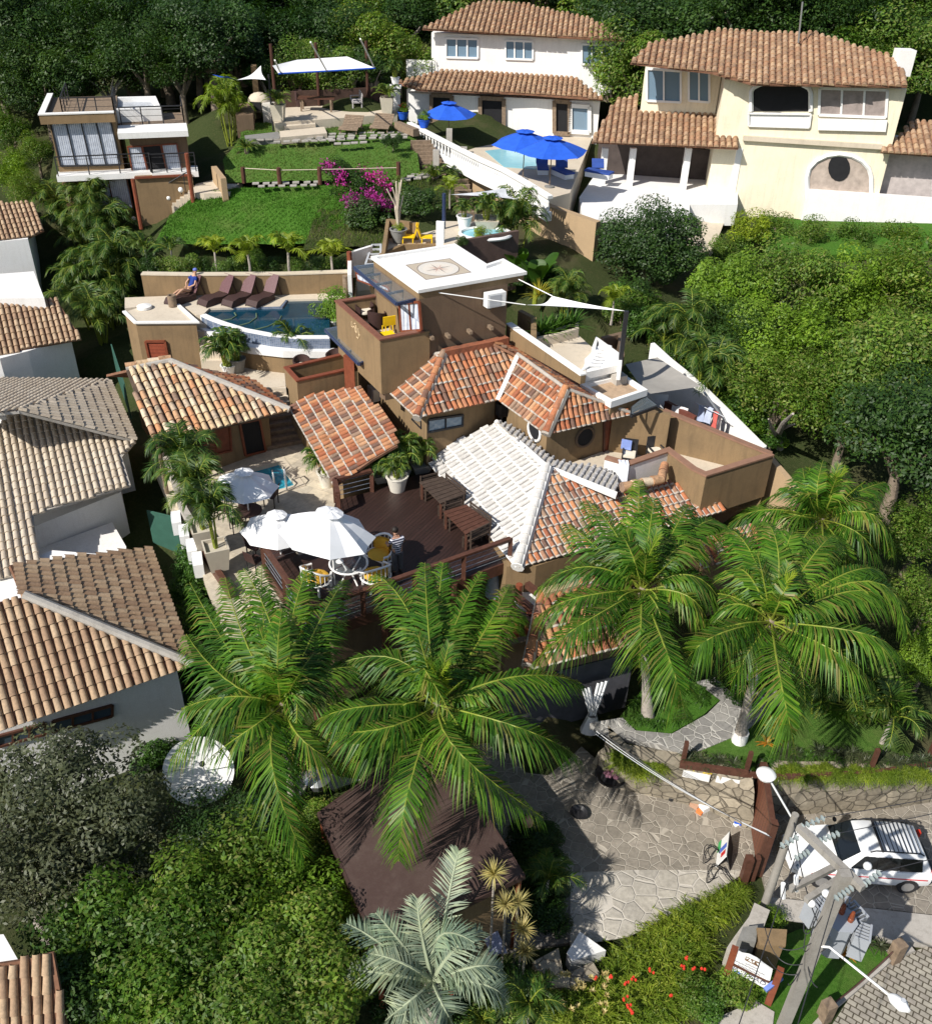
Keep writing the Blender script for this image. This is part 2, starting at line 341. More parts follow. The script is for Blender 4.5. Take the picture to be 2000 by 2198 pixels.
PAVEP = paving('pale_flagstone', (.40, .37, .32), (.48, .44, .37), (.52, .48, .42), 2.1, .05, .8)
STWALL = paving('rubble_stone', (.26, .225, .17), (.38, .33, .25), (.18, .155, .12), 2.6, .05, bmp=.06)
COBBLE = bricks('cobble', (.29, .26, .22), (.36, .33, .27), (.10, .085, .06), .26, .17, .018, R(35), bmp=.03)
TERR = bricks('terrace_stone', (.62, .54, .41), (.45, .40, .32), (.46, .40, .31), .75, .5, .012, R(28), bmp=.003)
MOSA = bricks('pool_mosaic', (.07, .11, .19), (.16, .20, .29), (.24, .27, .32), .08, .08, .012, axes=1, rough=.3, bmp=.003, spec=.5, off=0)
MOSD = M('pool_tile_dark', (.02, .07, .16), .4, .2)
WAT1 = waterm('deep_pool_water', (.004, .030, .055), (.007, .048, .080), 1.2, .004)
WAT2 = waterm('turquoise_water', (.01, .19, .30), (.03, .33, .43), 6, .015)
WAT3 = waterm('pale_pool_water', (.25, .55, .65), (.30, .62, .70), 3, .01)
GRASS = grassm('lawn_grass', (.034, .10, .010), (.060, .15, .018), (.10, .20, .034), amt=.35, ns=.5)
GRASSD = grassm('dry_lawn_grass', (.045, .105, .014), (.075, .155, .026), (.12, .19, .042), amt=.5)
EARTH = grassm('ground_cover', (.025, .04, .012), (.045, .06, .02), (.085, .085, .04), (.12, .09, .055), .7, .25)
L_PALM = leafm('palm_leaf', [(.028, .095, .008), (.052, .145, .012), (.085, .20, .018), (.13, .24, .025), (.20, .17, .05)], .32, .45, .32)
L_RACH = M('palm_rachis', (.20, .24, .03), .5, .2, 4)
L_YEL = leafm('yellow_green_leaf', [(.12, .22, .015), (.25, .33, .03), (.18, .27, .02)], .35)
L_ARECA = leafm('areca_leaf', [(.028, .075, .012), (.05, .115, .018), (.11, .15, .03)], .25)
L_SILV = leafm('silver_palm_leaf', [(.13, .19, .15), (.20, .26, .21), (.27, .33, .24)], .15, .55)
L_TREE = leafm('tree_leaf', [(.050, .115, .014), (.09, .18, .02), (.14, .24, .032), (.20, .22, .07)], .38, ns=.55)
L_DARK = leafm('dark_tree_leaf', [(.016, .046, .010), (.030, .074, .013), (.052, .105, .019)], .28, ns=.45)
L_LIME = leafm('bright_leaf', [(.085, .17, .016), (.14, .26, .024), (.22, .34, .045)], .4, ns=.6)
L_BUSH = leafm('hedge_leaf', [(.03, .09, .01), (.055, .14, .018), (.09, .18, .03)], .3)
L_GREY = leafm('olive_leaf', [(.06, .075, .04), (.085, .10, .055), (.045, .06, .03)], .2)
L_FERN = leafm('yellow_fern', [(.10, .17, .014), (.19, .28, .025), (.30, .36, .06)], .4)
L_YUC = leafm('straw_spikes', [(.38, .30, .12), (.48, .42, .20), (.30, .26, .09)], .15)
L_BROM = leafm('bromeliad_leaf', [(.45, .36, .02), (.55, .45, .05), (.35, .33, .03)], .2)
L_ORNG = leafm('orange_bromeliad_leaf', [(.45, .16, .02), (.5, .26, .03), (.3, .2, .03)], .2)
FLOWP = leafm('magenta_flower', [(.42, .02, .30), (.52, .05, .40), (.34, .02, .24)], .3)
FLOWR = M('red_flower', (.60, .04, .02), .7, .2)
FLOWW = M('white_flower', (.75, .72, .62), .7, .1)
# ---------------------------------------------------------------- roof tiles
def inside(q, poly):
    x, y = q; c = False; n = len(poly)
    for i in range(n):
        x1, y1 = poly[i]; x2, y2 = poly[(i + 1) % n]
        if (y1 > y) != (y2 > y) and x < (x2 - x1) * (y - y1) / (y2 - y1) + x1: c = not c
    return c
class Facet:
    """one roof plane: eave A-B, third point P; clip = 3D points or (crop, x, y) pixels laid onto the plane"""
    def __init__(s, A, B, P, clip):
        s.o = A; s.u = (B - A).normalized(); s.n = s.u.cross(P - A).normalized()
        if s.n.z < 0: s.n = -s.n
        s.s = s.n.cross(s.u).normalized()
        if s.s.z < 0: s.s = -s.s
        s.pts = [pn(*q, A, s.n) if isinstance(q, tuple) else q for q in clip]
        s.pl = [((q - A).dot(s.u), (q - A).dot(s.s)) for q in s.pts]
    def build(s, house, tm, cm, mortar=.0, sp=.225, crs=.39, mm=None, th=.10, name='roof', r=None):
        base = MB().slab([q - s.n * .03 for q in s.pts], th); rf = link(name, base, cm, house)
        t = MB(); a0 = min(q[0] for q in s.pl); a1 = max(q[0] for q in s.pl); b0 = min(q[1] for q in s.pl); b1 = max(q[1] for q in s.pl)
        n = max(1, round((a1 - a0) / sp)); sp = (a1 - a0) / n; K = 5; r = r or sp * .40
        P3 = lambda a, b, h: s.o + s.u * a + s.s * b + s.n * h
        for i in range(n):
            a = a0 + (i + .5) * sp + ru(-.012, .012); b = b0 - .04
            while b < b1:
                L = crs + .05; i0 = inside((a, b + .05), s.pl) or inside((a, b + .16), s.pl); i1 = inside((a, b + crs * .8), s.pl)
                if i0 or i1:
                    lo, hi = b, b + L
                    if not i1: hi = b + L * .6
                    if not i0: lo = b + crs * .45
                    j = ru(-.014, .014); vs = []
                    for e, rr, hh in ((lo, r * 1.08, .045), (hi, r * .9, .012)):
                        vs += [P3(a + j * (e == lo) + rr * math.cos(math.pi * k / K), e, hh - .03 + rr * .9 * math.sin(math.pi * k / K)) for k in range(K + 1)]
                    t.add(vs, [(k + 1, k, K + 1 + k, K + 2 + k) for k in range(K)] + [tuple(range(K + 1))])
                    if mortar and i0 and rnd() < mortar:
                        q = []
                        for e, dr in ((lo - .012, .004), (lo + ru(.03, .06), .014)):
                            q += [P3(a + (r * 1.08 + dr) * math.cos(math.pi * k / K), e, .015 + (r * 1.08 + dr) * .9 * math.sin(math.pi * k / K)) for k in range(K + 1)]
                        t.k = 1; t.add(q, [(k + 1, k, K + 1 + k, K + 2 + k) for k in range(K)] + [tuple(range(K + 1))]); t.k = 0
                b += crs
        if t.v:
            o = link('tiles', t, [tm, mm or MORT], house, True); o.parent = rf
        return rf
def hip(house, A, B, tm, r=.13, crs=.42, mm=None, bed=.0, name='ridge_tiles'):
    A, B = V(A), V(B); d = B - A; n = max(1, round(d.length / crs)); m = MB()
    for i in range(n):
        a = A + d * (i / n); b = A + d * ((i + 1.12) / n); m.tube([a + V((0, 0, .02)), b + V((0, 0, .05 if False else .0))], [r, r * .86], 9)
    o = link(name, m, tm, house, True)
    if mm is not None:
        k = MB().tube([A - V((0, 0, .10)), B - V((0, 0, .10))], r + .04 + bed, 8); link('ridge_mortar', k, mm, house, True)
    return o
def wpanel(name, house, quad, m, fm=None, out=.03, fr=.06, div=0, hdiv=0, A=None):
    """window or door: quad of 4 points on a wall (tl,tr,br,bl); pushed out of the wall towards the camera side"""
    tl, tr, br, bl = quad; nm = (tr - tl).cross(bl - tl).normalized()
    if nm.dot(CP - tl) < 0: nm = -nm
    f = MB(); q = [a + nm * out for a in quad]
    for i in range(4): f.bar(q[i], q[(i + 1) % 4], fr, fr)
    for k in range(div): t = (k + 1) / (div + 1); f.bar(q[0].lerp(q[1], t), q[3].lerp(q[2], t), fr * .8, fr * .8)
    for k in range(hdiv): t = (k + 1) / (hdiv + 1); f.bar(q[0].lerp(q[3], t), q[1].lerp(q[2], t), fr * .7, fr * .7)
    o = link(name, f, fm or WOOD, house)
    g = MB().slab([a + nm * (out * .4) for a in quad], .02); g2 = link('pane', g, m, house); g2.parent = o
    return o
def wq(c, pts, A, B): return [pw(c, x, y, A, B) for x, y in pts]
# ---------------------------------------------------------------- terrain
TZ = 4.6; DZ = 5.4; LZ = 6.3; PZ = 7.9; GZ = 2.2
CT = [pz('E2', [(0, 700, -.15), (900, 600, -.15), (1500, 700, -.15), (700, 1200, -.15), (300, 1000, -.15), (700, 250, -.2), (1500, 480, -.2), (450, 300, -.3), (600, 200, -.25), (300, 400, -.3), (800, 330, -.3), (500, 600, -.3), (150, 300, -.2), (1400, 900, -.25), (1200, 1050, -.25), (1000, 1150, -.25), (1550, 800, -.25), (800, 1250, -.2), (1300, 980, -.25), (1700, 750, -.2)]),
      pz('E1', [(900, 1000, -.15), (1400, 1000, -.15), (1000, 1500, .0), (700, 1500, .1), (600, 1700, .05), (300, 1500, .05), (100, 1800, .05), (1200, 2000, -.2), (1500, 1800, -.2), (900, 1800, .05), (400, 1950, .1), (1500, 1400, -.1)]),
      pz('E1', [(700, 905, -1.0), (850, 900, -1.0), (1000, 890, -1.0), (1150, 880, -1.0), (1300, 865, -1.0), (1500, 840, -1.0), (1620, 820, -1.0)]), pz('E2', [(1000, 430, -.9), (1200, 470, -.9), (1480, 540, -.9), (850, 330, -.8), (1700, 640, -.7)]),
      pz('F4', [(100, 1120, 2.0), (700, 1080, 1.9), (1000, 1250, 1.9), (1300, 1290, 2.0), (1600, 1290, 2.0), (1600, 1000, 2.0), (1750, 700, 2.6), (1800, 400, 3.2), (1700, 100, 4.0)]),
      pz('E4', [(1300, 1500, .1), (700, 1300, .1), (300, 800, .3), (900, 700, .5), (1200, 800, .5), (100, 400, .5), (600, 400, .8), (900, 300, .9), (1500, 1000, .3), (1500, 500, .8)]),
      pz('F3', [(100, 600, 1.2), (500, 700, 1.5), (900, 700, 1.6), (700, 300, 1.6), (1300, 300, 1.7)]),
      pz('F1', [(600, 1700, 2.0), (300, 1300, 3.0), (650, 1150, 3.6), (500, 700, 6.0), (300, 300, 7.2), (100, 250, 7.5), (800, 400, 8.2), (850, 1200, 4.6)]),
      pz('B4', [(500, 500, 3.2), (1000, 700, 3.2), (1300, 900, 3.2)]), pz('C2', [(800, 800, 2.2), (1300, 500, 2.2), (300, 300, 2.6)]),
      pz('B1', [(300, 900, 4.2), (800, 950, 4.6), (1300, 800, 4.8), (1200, 500, 6.6), (500, 450, 7.4), (600, 300, 8.2), (1200, 330, 8.3), (1700, 330, 8.5)]),
      pz('A2', [(200, 1400, 8.6), (500, 1300, 9.2), (100, 1150, 10.1), (700, 1080, 10.25), (1400, 1080, 10.4), (400, 850, 11.7), (1000, 780, 11.75), (1600, 780, 11.8), (1200, 1450, 9.0), (1300, 1350, 9.6),
                (1600, 1300, 9.9), (1700, 1200, 10.2), (700, 400, 12), (1200, 400, 12), (150, 900, 10.8), (300, 700, 11.7)]),
      pz('A3', [(550, 1350, 9.6), (760, 1250, 9.6), (700, 1450, 9.4), (850, 1550, 9.0), (1050, 1650, 9.0)]),
      pz('B3', [(300, 350, 8.8), (450, 550, 8.6), (650, 600, 8.4), (700, 800, 7.8), (900, 800, 7.4), (1200, 1000, 6.6), (1500, 1250, 5.8), (1750, 1450, 5.4), (300, 1000, 5.0), (700, 1200, 4.5), (1200, 1300, 4.5), (1000, 600, 8.0), (1300, 800, 7.0)]),
      pz('N', [(1500, 1000, 4.6), (1700, 1300, 4.2), (1300, 600, 5.4)]),
      pz('A4', [(700, 1350, 8.6), (1100, 1250, 8.9), (1600, 1250, 9.0), (1000, 1450, 8.3), (1600, 1450, 8.2), (300, 1150, 9.6), (1000, 1000, 9.0), (1700, 1100, 9.2), (200, 600, 10.6), (1000, 500, 9.4)]),
      pz('I', [(500, 330, 11.4), (700, 300, 11.4), (1000, 290, 11.4), (1300, 260, 11.4), (900, 400, 11.4), (1250, 330, 11.4)]),
      pz('A3', [(250, 780, 11.2), (400, 800, 10.9), (650, 790, 10.9), (900, 840, 10.8), (1200, 850, 10.7), (1400, 880, 10.6), (500, 650, 10.9), (1000, 680, 10.8), (1400, 700, 10.7)]),
      pz('D', [(1500, 560, 7.0), (1750, 620, 6.6), (1700, 800, 5.6), (1820, 950, 4.6), (1800, 1200, 3.0), (1830, 1350, 2.2)]),
      pz('H', [(300, 1300, 8.4), (1200, 1300, 8.8), (900, 900, 9.0), (1500, 700, 10.2), (400, 300, 9.4), (1600, 300, 11.5)])]
CT = [q for L in CT for q in L]
for x, y, z in [(-16, 64, 12.5), (-8, 66, 13), (0, 68, 12.5), (-25, 60, 11.5), (-30, 50, 9), (-28, 40, 5.5), (-25, 30, 2.5), (-22, 20, .8), (-20, 8, 0), (-8, 4, -.2), (4, 3, -.3), (12, 6, -.3), (22, 12, -.2),
                (26, 25, 2.5), (28, 35, 5), (30, 45, 7.8), (30, 55, 9.2), (28, 66, 11.5), (15, 66, 10.8), (20, 75, 14), (5, 78, 14.5), (-15, 78, 15.5), (-35, 75, 15.5), (40, 75, 14.5), (-45, 45, 7), (-40, 20, 1), (45, 20, 1), (50, 50, 8),
                (0, 100, 22), (-40, 100, 23), (40, 100, 22), (-80, 90, 20), (80, 90, 20), (0, 140, 34), (-70, 140, 34), (70, 140, 34), (0, 200, 48), (-100, 200, 48), (100, 200, 48), (-100, 40, 5), (100, 40, 5), (-100, -20, -2), (0, -40, -3), (100, -20, -2)]: CT.append(V((x, y, z)))
def gz(x, y):
    sw = sz = 0.0
    for q in CT:
        d2 = (q.x - x) ** 2 + (q.y - y) ** 2 + .25; w_ = 1 / (d2 * d2); sw += w_; sz += w_ * q.z
    return sz / sw
def gp(c, x, y, it=6):                        # where the ray of a pixel meets the terrain
    z = 3.0
    for _ in range(it * 2):
        q = p(c, x, y, z); z = z * .5 + gz(q.x, q.y) * .5
    return p(c, x, y, z)
xs = [-600, -300, -160, -100, -70, -52, -42] + [-34 + 1.0 * i for i in range(69)] + [42, 52, 70, 100, 160, 300, 600]
ys = [-300, -120, -50, -20, -8] + [0 + 1.0 * i for i in range(78)] + [82, 88, 95, 105, 120, 140, 170, 210, 300, 500, 900]
ground('ground', MB().grid([[(x, y, gz(x, y) + (ru(-.05, .05) if abs(x) < 40 and 0 < y < 90 else 0)) for x in xs] for y in ys]), EARTH, True)
# ---------------------------------------------------------------- paved ground
def sheet(name, pts, m, th=.25): return ground(name, MB().slab(pts, th), m)
sheet('courtyard', ps('E2', [(-250, 60), (300, 60), (640, 60), (790, 190), (1000, 365), (1500, 475), (1800, 600), (1760, 880), (1500, 1010), (1000, 1260), (620, 1330), (-250, 1450)], 0), PAVE)
sheet('courtyard_border', ps('E2', [(640, 900), (1000, 880), (1700, 880), (1690, 910), (1500, 1040), (1000, 1290), (640, 1350)], .03), PAVEP, .03)
sheet('driveway', ps('E1', [(540, 880), (1000, 840), (1640, 780), (1640, 1440), (1320, 1400), (620, 1330)], 0), PAVE)
ground('kerb', MB().slab(ps('E1', [(610, 1325), (1640, 1440), (1640, 1590), (1300, 1560), (900, 1480), (580, 1420)], .12), .4), CONC)
sheet('cobbled_street', ps('E1', [(860, 2120), (960, 1960), (1310, 1660), (1700, 1520), (1800, 2500), (700, 2500)], -.06), COBBLE)
ground('street_kerb', MB().wall(ps('E1', [(820, 2080), (950, 1930), (1290, 1640), (1400, 1600)], 0), -.3, .06, .28), CONC)
sheet('footpath', ps('E1', [(250, 2100), (330, 1990), (560, 1890), (660, 1950), (640, 2120)], .18), CONC, .2)
sheet('verge_lawn', ps('E1', [(520, 1880), (560, 1600), (800, 1500), (1200, 1560), (1280, 1640), (1100, 1800), (930, 1940), (820, 2060), (660, 2060), (600, 1930)], .14), GRASS, .15)
GP = ps('F4', [(250, 1190), (400, 1165), (460, 1225), (630, 1240), (790, 1150), (860, 1080), (740, 1000), (830, 980), (940, 1085), (1100, 1010), (1140, 1095), (960, 1235), (780, 1310), (690, 1345), (560, 1280), (400, 1250)], GZ)
sheet('garden_path', GP, PAVEG, .3)
sheet('garden_lawn', ps('F4', [(690, 1350), (960, 1237), (1150, 1090), (1400, 1100), (1640, 1180), (1750, 1290), (1500, 1330), (1300, 1340), (1000, 1345)], GZ - .02), GRASSD, .5)
sheet('garden_bed', ps('F4', [(390, 1160), (520, 1000), (740, 1000), (850, 1085), (780, 1148), (630, 1235), (470, 1220)], GZ - .03), GRASS, .3)
sheet('side_path', ps('G', [(-60, 260), (40, 100), (150, 160), (210, 200), (540, 80), (760, 0), (640, -120), (200, 20), (-60, 60), (-120, 200)], .9), CONC, .3)
# rubble retaining walls beside the court and behind the car
def batter(name, top, bot, m, label, cat, back=.5):
    mb = MB(); n = len(top); bk = [t + V((0, back, 0)) for t in top]; bb = [V((b.x, b.y + back + .4, b.z)) for b in bk]
    rows = [bot]
    for k in (.25, .5, .75): rows.append([bot[i].lerp(top[i], k) + V((ru(-.05, .05), ru(-.08, .03), 0)) for i in range(n)])
    mb.grid(rows + [top, bk, [V((b.x, b.y, bot[0].z)) for b in bk]])
    return solo(name, mb, m, label, cat)
def sub(pts, k):
    out = []
    for i in range(len(pts) - 1):
        for j in range(k): out.append(pts[i].lerp(pts[i + 1], j / k))
    return out + [pts[-1]]
batter('stone_wall', sub(ps('E2', [(880, 60), (1000, 180), (1200, 215), (1500, 265), (1760, 300)], GZ), 4), sub(ps('E2', [(760, 250), (1010, 400), (1190, 440), (1480, 510), (1770, 650)], -.02), 4), STWALL,
       'rubble stone retaining wall between the stone court and the garden, left of the gate', 'retaining wall')
batter('stone_wall', sub(ps('E1', [(600, 640), (760, 660), (1000, 660), (1300, 640), (1650, 600)], GZ - .05), 4), sub(ps('E1', [(640, 880), (760, 885), (1000, 870), (1300, 850), (1650, 790)], -.02), 4), STWALL,
       'rubble stone retaining wall behind the parked white car, overgrown along its top', 'retaining wall')
# ---------------------------------------------------------------- pool terrace with the small pool
W2 = ps('B4', [(800, 1018), (1264, 890), (1392, 1062), (930, 1200)], TZ)
def grow(pts, d):
    c = sum(pts, V((0, 0, 0))) / len(pts); return [q + (q - c).normalized() * d for q in pts]
TP = ps('S', [(318, 952), (575, 968), (665, 946), (700, 985), (740, 1040), (760, 1090), (745, 1150), (700, 1190), (680, 1300), (560, 1370), (480, 1340), (430, 1220), (370, 1090), (330, 1000)], TZ)
def holed(name, outer, inner, th, m):          # slab with a hole (both rings as lists of points)
    me = bpy.data.meshes.new(name); import bmesh
    bm = bmesh.new()
    for ring in (outer, inner):
        vs = [bm.verts.new(q) for q in ring]
        for i in range(len(vs)): bm.edges.new((vs[i], vs[(i + 1) % len(vs)]))
    bmesh.ops.triangle_fill(bm, edges=bm.edges[:], use_beauty=True, normal=(0, 0, 1))
    ex = bmesh.ops.extrude_face_region(bm, geom=bm.faces[:]); vv = [g for g in ex['geom'] if isinstance(g, bmesh.types.BMVert)]
    bmesh.ops.translate(bm, verts=vv, vec=(0, 0, -th)); bmesh.ops.recalc_face_normals(bm, faces=bm.faces[:]); bm.to_mesh(me); bm.free(); me.materials.append(m)
    o = bpy.data.objects.new(name, me); COL.objects.link(o); return o
tag(holed('pool_terrace', TP, grow(W2, .12), .5, TERR), None, None, None, 'structure')
t = thing('plunge_pool', 'small turquoise rectangular plunge pool with pale coping beside the white parasols', 'pool', sum(W2, V((0, 0, 0))) / 4)
o = holed('coping', grow(W2, .42), W2, .9, STONEC)
o.parent = t; o.matrix_parent_inverse = Matrix.Translation(-t.location)
o.data.transform(Matrix.Translation(V((0, 0, .03)) - t.location)); o.matrix_parent_inverse = Matrix.Identity(4)
link('water', MB().slab([q - V((0, 0, .13)) for q in grow(W2, .02)], .02), WAT2, t)
ld = MB()
for i in (0, 1):
    a = p('B4', 1242 + i * 85, 1130 - i * 25, TZ + .05); b = p('B4', 1225 + i * 85, 1080 - i * 25, TZ + .05)
    ld.tube([a, a + V((0, 0, .75)), a.lerp(b, .3) + V((0, 0, .9)), b + V((0, .1, .75)), b + V((0, .1, -.3))], .03, 6)
solo('pool_ladder', ld, STEEL, 'chrome handrail ladder at the edge of the small turquoise pool', 'pool ladder', smooth=True)
# dark timber steps and pale stone steps from the terrace to the landing
def stairs(name, A0, A1, B0, B1, n, m, label, riser=None, cat='steps', th=.3):
    # treads between the lower edge A0-A1 and the upper edge B0-B1
    t = MB()
    for i in range(n):
        f0, f1 = i / n, (i + 1.04) / n; z = A0.z + (B0.z - A0.z) * (i + 1) / n
        q = [A0.lerp(B0, f0), A1.lerp(B1, f0), A1.lerp(B1, f1), A0.lerp(B0, f1)]
        t.prism(q, z - th - .4, z)
    return solo(name, t, m, label, cat)
L0 = p('B4', 1180, 800, TZ); L1 = p('B4', 1475, 742, TZ)
U0 = p('B4', 1165, 480, 5.6); U1 = p('B4', 1350, 455, 5.6)
stairs('garden_steps', L0, L1, U0, U1, 6, WOODG, 'dark timber steps rising beside the old tiled pool house')
stairs('garden_steps', U0, U1, p('B4', 1080, 330, LZ), p('B4', 1310, 300, LZ), 4, STONEC, 'pale stone steps below the small wicker chair balcony')
sheet('stair_landing', ps('B4', [(850, 300), (1130, 330), (1320, 330), (1300, 120), (1100, 90), (820, 150)], LZ - .02), STONEC, 2)
# ---------------------------------------------------------------- upper pool
rim = ps('B1', [(690, 690), (760, 722), (850, 755), (1000, 802), (1200, 840), (1400, 858), (1650, 858)], PZ)
DK = [(470, 545), (1300, 530), (1760, 520), (1780, 565), (1320, 575), (1275, 625), (740, 640), (690, 690), (640, 690), (560, 630), (480, 600), (100, 640), (100, 560)]
sheet('pool_deck', ps('B1', DK, PZ), STONEC, 1.2)
t = thing('infinity_pool', 'large dark blue infinity pool with a curved white rim', 'pool', p('B1', 1200, 740, PZ))
back = ps('B1', [(1640, 570), (1320, 578), (1278, 640), (745, 645)], PZ)
link('water', MB().slab([q + V((0, 0, -.10)) for q in rim] + [q + V((0, .25, -.10)) for q in back], .05), WAT1, t)
k = MB().wall(rim, PZ - .4, PZ + .02, .30); link('rim', k, WHITE, t)
k = MB().wall([q + V((.02, -.14, 0)) for q in rim], PZ - .52, PZ - .03, .14); link('mosaic_wall', k, MOSA, t)
k = MB().wall([q + V((0, .20, 0)) for q in back], PZ - .9, PZ - .015, .12); link('back_tiles', k, MOSA, t)
st = MB()
for i, (a, b) in enumerate([((840, 735), (930, 675)), ((960, 775), (1095, 680)), ((1080, 805), (1285, 700))]):
    A, B = p('B1', *a, PZ - .085), p('B1', *b, PZ - .085); m = A.lerp(B, .5) + V((.45, -.1, 0)); st.tube([A, A.lerp(m, .6), m.lerp(B, .4), B], .035, 6)
link('step_edges', st, M('pool_step', (.10, .15, .09), .6, .2), t)
led = ps('B1', [(690, 790), (800, 848), (920, 905), (1060, 935), (1300, 962), (1680, 968)], 7.4)
solo('pool_gutter', MB().wall([q + V((0, .12, 0)) for q in led], 7.1, 7.42, .4), WHITE, 'white curved catch gutter below the mosaic wall of the infinity pool', 'gutter')
solo('retaining_wall', MB().wall([q + V((0, .22, 0)) for q in led[1:]], LZ - .5, 7.1, .4), STUCCO, 'curved tan wall under the white pool gutter, behind the landing', 'wall')
solo('pool_back_wall', MB().wall(ps('B1', [(250, 540), (600, 545), (1310, 540), (1800, 522)], PZ), PZ - .3, PZ + 1.0, .3, side=1), STUCCO, 'long tan garden wall behind the row of pool loungers', 'wall')
solo('wall_cap', MB().wall([q + V((0, -.03, 0)) for q in ps('B1', [(250, 540), (600, 545), (1310, 540), (1800, 522)], PZ)], PZ + 1.0, PZ + 1.06, .38, side=1), STONEC, 'pale stone coping along the tan wall behind the pool loungers', 'coping')
ground('pool_steps', MB().prism(ps('B1', [(640, 700), (690, 700), (880, 890), (1060, 1000), (1060, 1100), (720, 1080)], 6.0), 4, 6.2), STONEC)
sp_ = MB()
for i in range(6):
    a = p('B1', 655 + i * 12, 740 + i * 55, PZ - .3 - i * .26); sp_.box(a + V((.6, -.1, -.5)), (1.5, .45, 1.0))
solo('pool_steps', sp_, STONEC, 'shaded stone steps between the flat roofed pump house and the infinity pool', 'steps')
# ---------------------------------------------------------------- lawns on the slope
def patch(name, rows, m, n=12, k=8, amp=.04, kind='structure'):
    # rows: list of polylines (bottom to top) with equal count; resampled bilinearly with a little unevenness
    g = []
    for r in range(len(rows) - 1):
        for j in range(k + (r == len(rows) - 2)):
            f = j / k; L = []
            for i in range(len(rows[r]) - 1):
                for h in range(n): L.append((rows[r][i].lerp(rows[r][i + 1], h / n)).lerp(rows[r + 1][i].lerp(rows[r + 1][i + 1], h / n), f))
            L.append(rows[r][-1].lerp(rows[r + 1][-1], f)); g.append([q + V((0, 0, ru(-amp, amp))) for q in L])
    o = link(name, MB().grid(g), m, None, True); return tag(o, None, None, None, kind), g
LAWN1, g1 = patch('lower_lawn', [pz('A2', [(-300, 1570, 8.5), (200, 1580, 8.6), (800, 1570, 8.8), (1100, 1560, 8.9)]), pz('A2', [(-190, 1380, 9.5), (150, 1330, 9.7), (700, 1320, 9.9), (1100, 1330, 9.8)]),
    pz('A2', [(20, 1200, 10.35), (330, 1165, 10.6), (900, 1150, 10.7), (1500, 1130, 10.75)])], GRASS)
LAWN2, g2 = patch('upper_lawn', [pz('A2', [(230, 1130, 10.5), (700, 1115, 10.68), (1100, 1112, 10.72), (1640, 1080, 10.75)]), pz('A2', [(200, 960, 11.2), (600, 960, 11.3), (1100, 960, 11.35), (1620, 950, 11.4)]),
    pz('A2', [(330, 800, 11.98), (700, 790, 12.0), (1100, 770, 12.02), (1600, 770, 12.0)]), pz('A2', [(330, 690, 12.0), (700, 690, 12.03), (1100, 680, 12.05), (1600, 690, 12.03)])], GRASSD)
LAWN3, g3 = patch('bank', [pz('A2', [(780, 1620, 8.7), (1000, 1600, 8.8), (1250, 1590, 8.9), (1420, 1560, 9.0)]), pz('A2', [(900, 1300, 9.95), (1200, 1300, 9.9), (1450, 1300, 9.9), (1900, 1280, 9.9)]),
    pz('A2', [(1000, 1140, 10.72), (1400, 1135, 10.74), (1700, 1110, 10.7), (2000, 1080, 10.6)])], EARTH)
def tufts(name, g, m, n, h=.10):
    mb = MB(); rows, cols = len(g), len(g[0])
    for _ in range(n):
        i, j = random.randrange(rows - 1), random.randrange(cols - 1)
        q = g[i][j].lerp(g[i + 1][j + 1], rnd()) + V((ru(-.1, .1), ru(-.1, .1), .0)); a = ru(0, 6.28); hh = h * ru(.5, 1.3)
        d = V((math.cos(a), math.sin(a), 0)); e = V((ru(-.6, .6), ru(-.6, .6), 1)) * hh
        mb.add([q - d * .018, q + d * .018, q + e], [(0, 1, 2)])
    return tag(link(name, mb, m), 'short green grass blades on the sloping lawn', 'grass', None, 'stuff')
L_GR = leafm('grass_blade', [(.030, .10, .010), (.05, .15, .016), (.09, .20, .03)], .2, .8, .1, .6)
L_GRD = leafm('dry_grass_blade', [(.04, .085, .012), (.07, .13, .02), (.13, .15, .05)], .2, .8, .1, .6)
tufts('grass', g1, L_GR, 16000); tufts('grass', g2, L_GRD, 12000)['label'] = 'drier green grass blades on the upper lawn below the pavilion'
tufts('grass', g3, L_GRD, 5000, .2)['label'] = 'rough mixed grass on the bank around the purple bougainvillea'
# stepping slabs
def slabs(name, c, rows, z, m, label):
    mb = MB()
    for (x0, y0, x1, y1, n, w_, h_) in rows:
        for i in range(n):
            f = (i + .5) / n; x, y = x0 + (x1 - x0) * f + ru(-6, 6), y0 + (y1 - y0) * f + ru(-2, 2)
            q = ps(c, [(x - w_ * .8, y + h_), (x + w_ * .8, y + h_ * .7), (x + w_ * .85, y - h_), (x - w_ * .75, y - h_ * .7)], z); mb.slab(q, .06)
    o = link(name, mb, m); return tag(o, None, None, None, 'structure')
slabs('stepping_stones', 'A2', [(440, 812, 700, 800, 4, 34, 6), (560, 828, 1100, 808, 8, 30, 6), (640, 800, 1640, 770, 13, 32, 6), (700, 815, 1560, 790, 11, 33, 6), (960, 770, 1600, 752, 9, 32, 5), (1000, 842, 1250, 828, 4, 32, 6)], 12.06, CONC, '')
slabs('stepping_stones', 'A2', [(400, 1130, 920, 1118, 7, 30, 7), (440, 1148, 900, 1140, 6, 30, 6), (1420, 1120, 1800, 1060, 5, 34, 10), (1450, 1100, 1830, 1035, 5, 32, 9), (1560, 1060, 1700, 1050, 2, 32, 9)], 10.85, CONC, '')
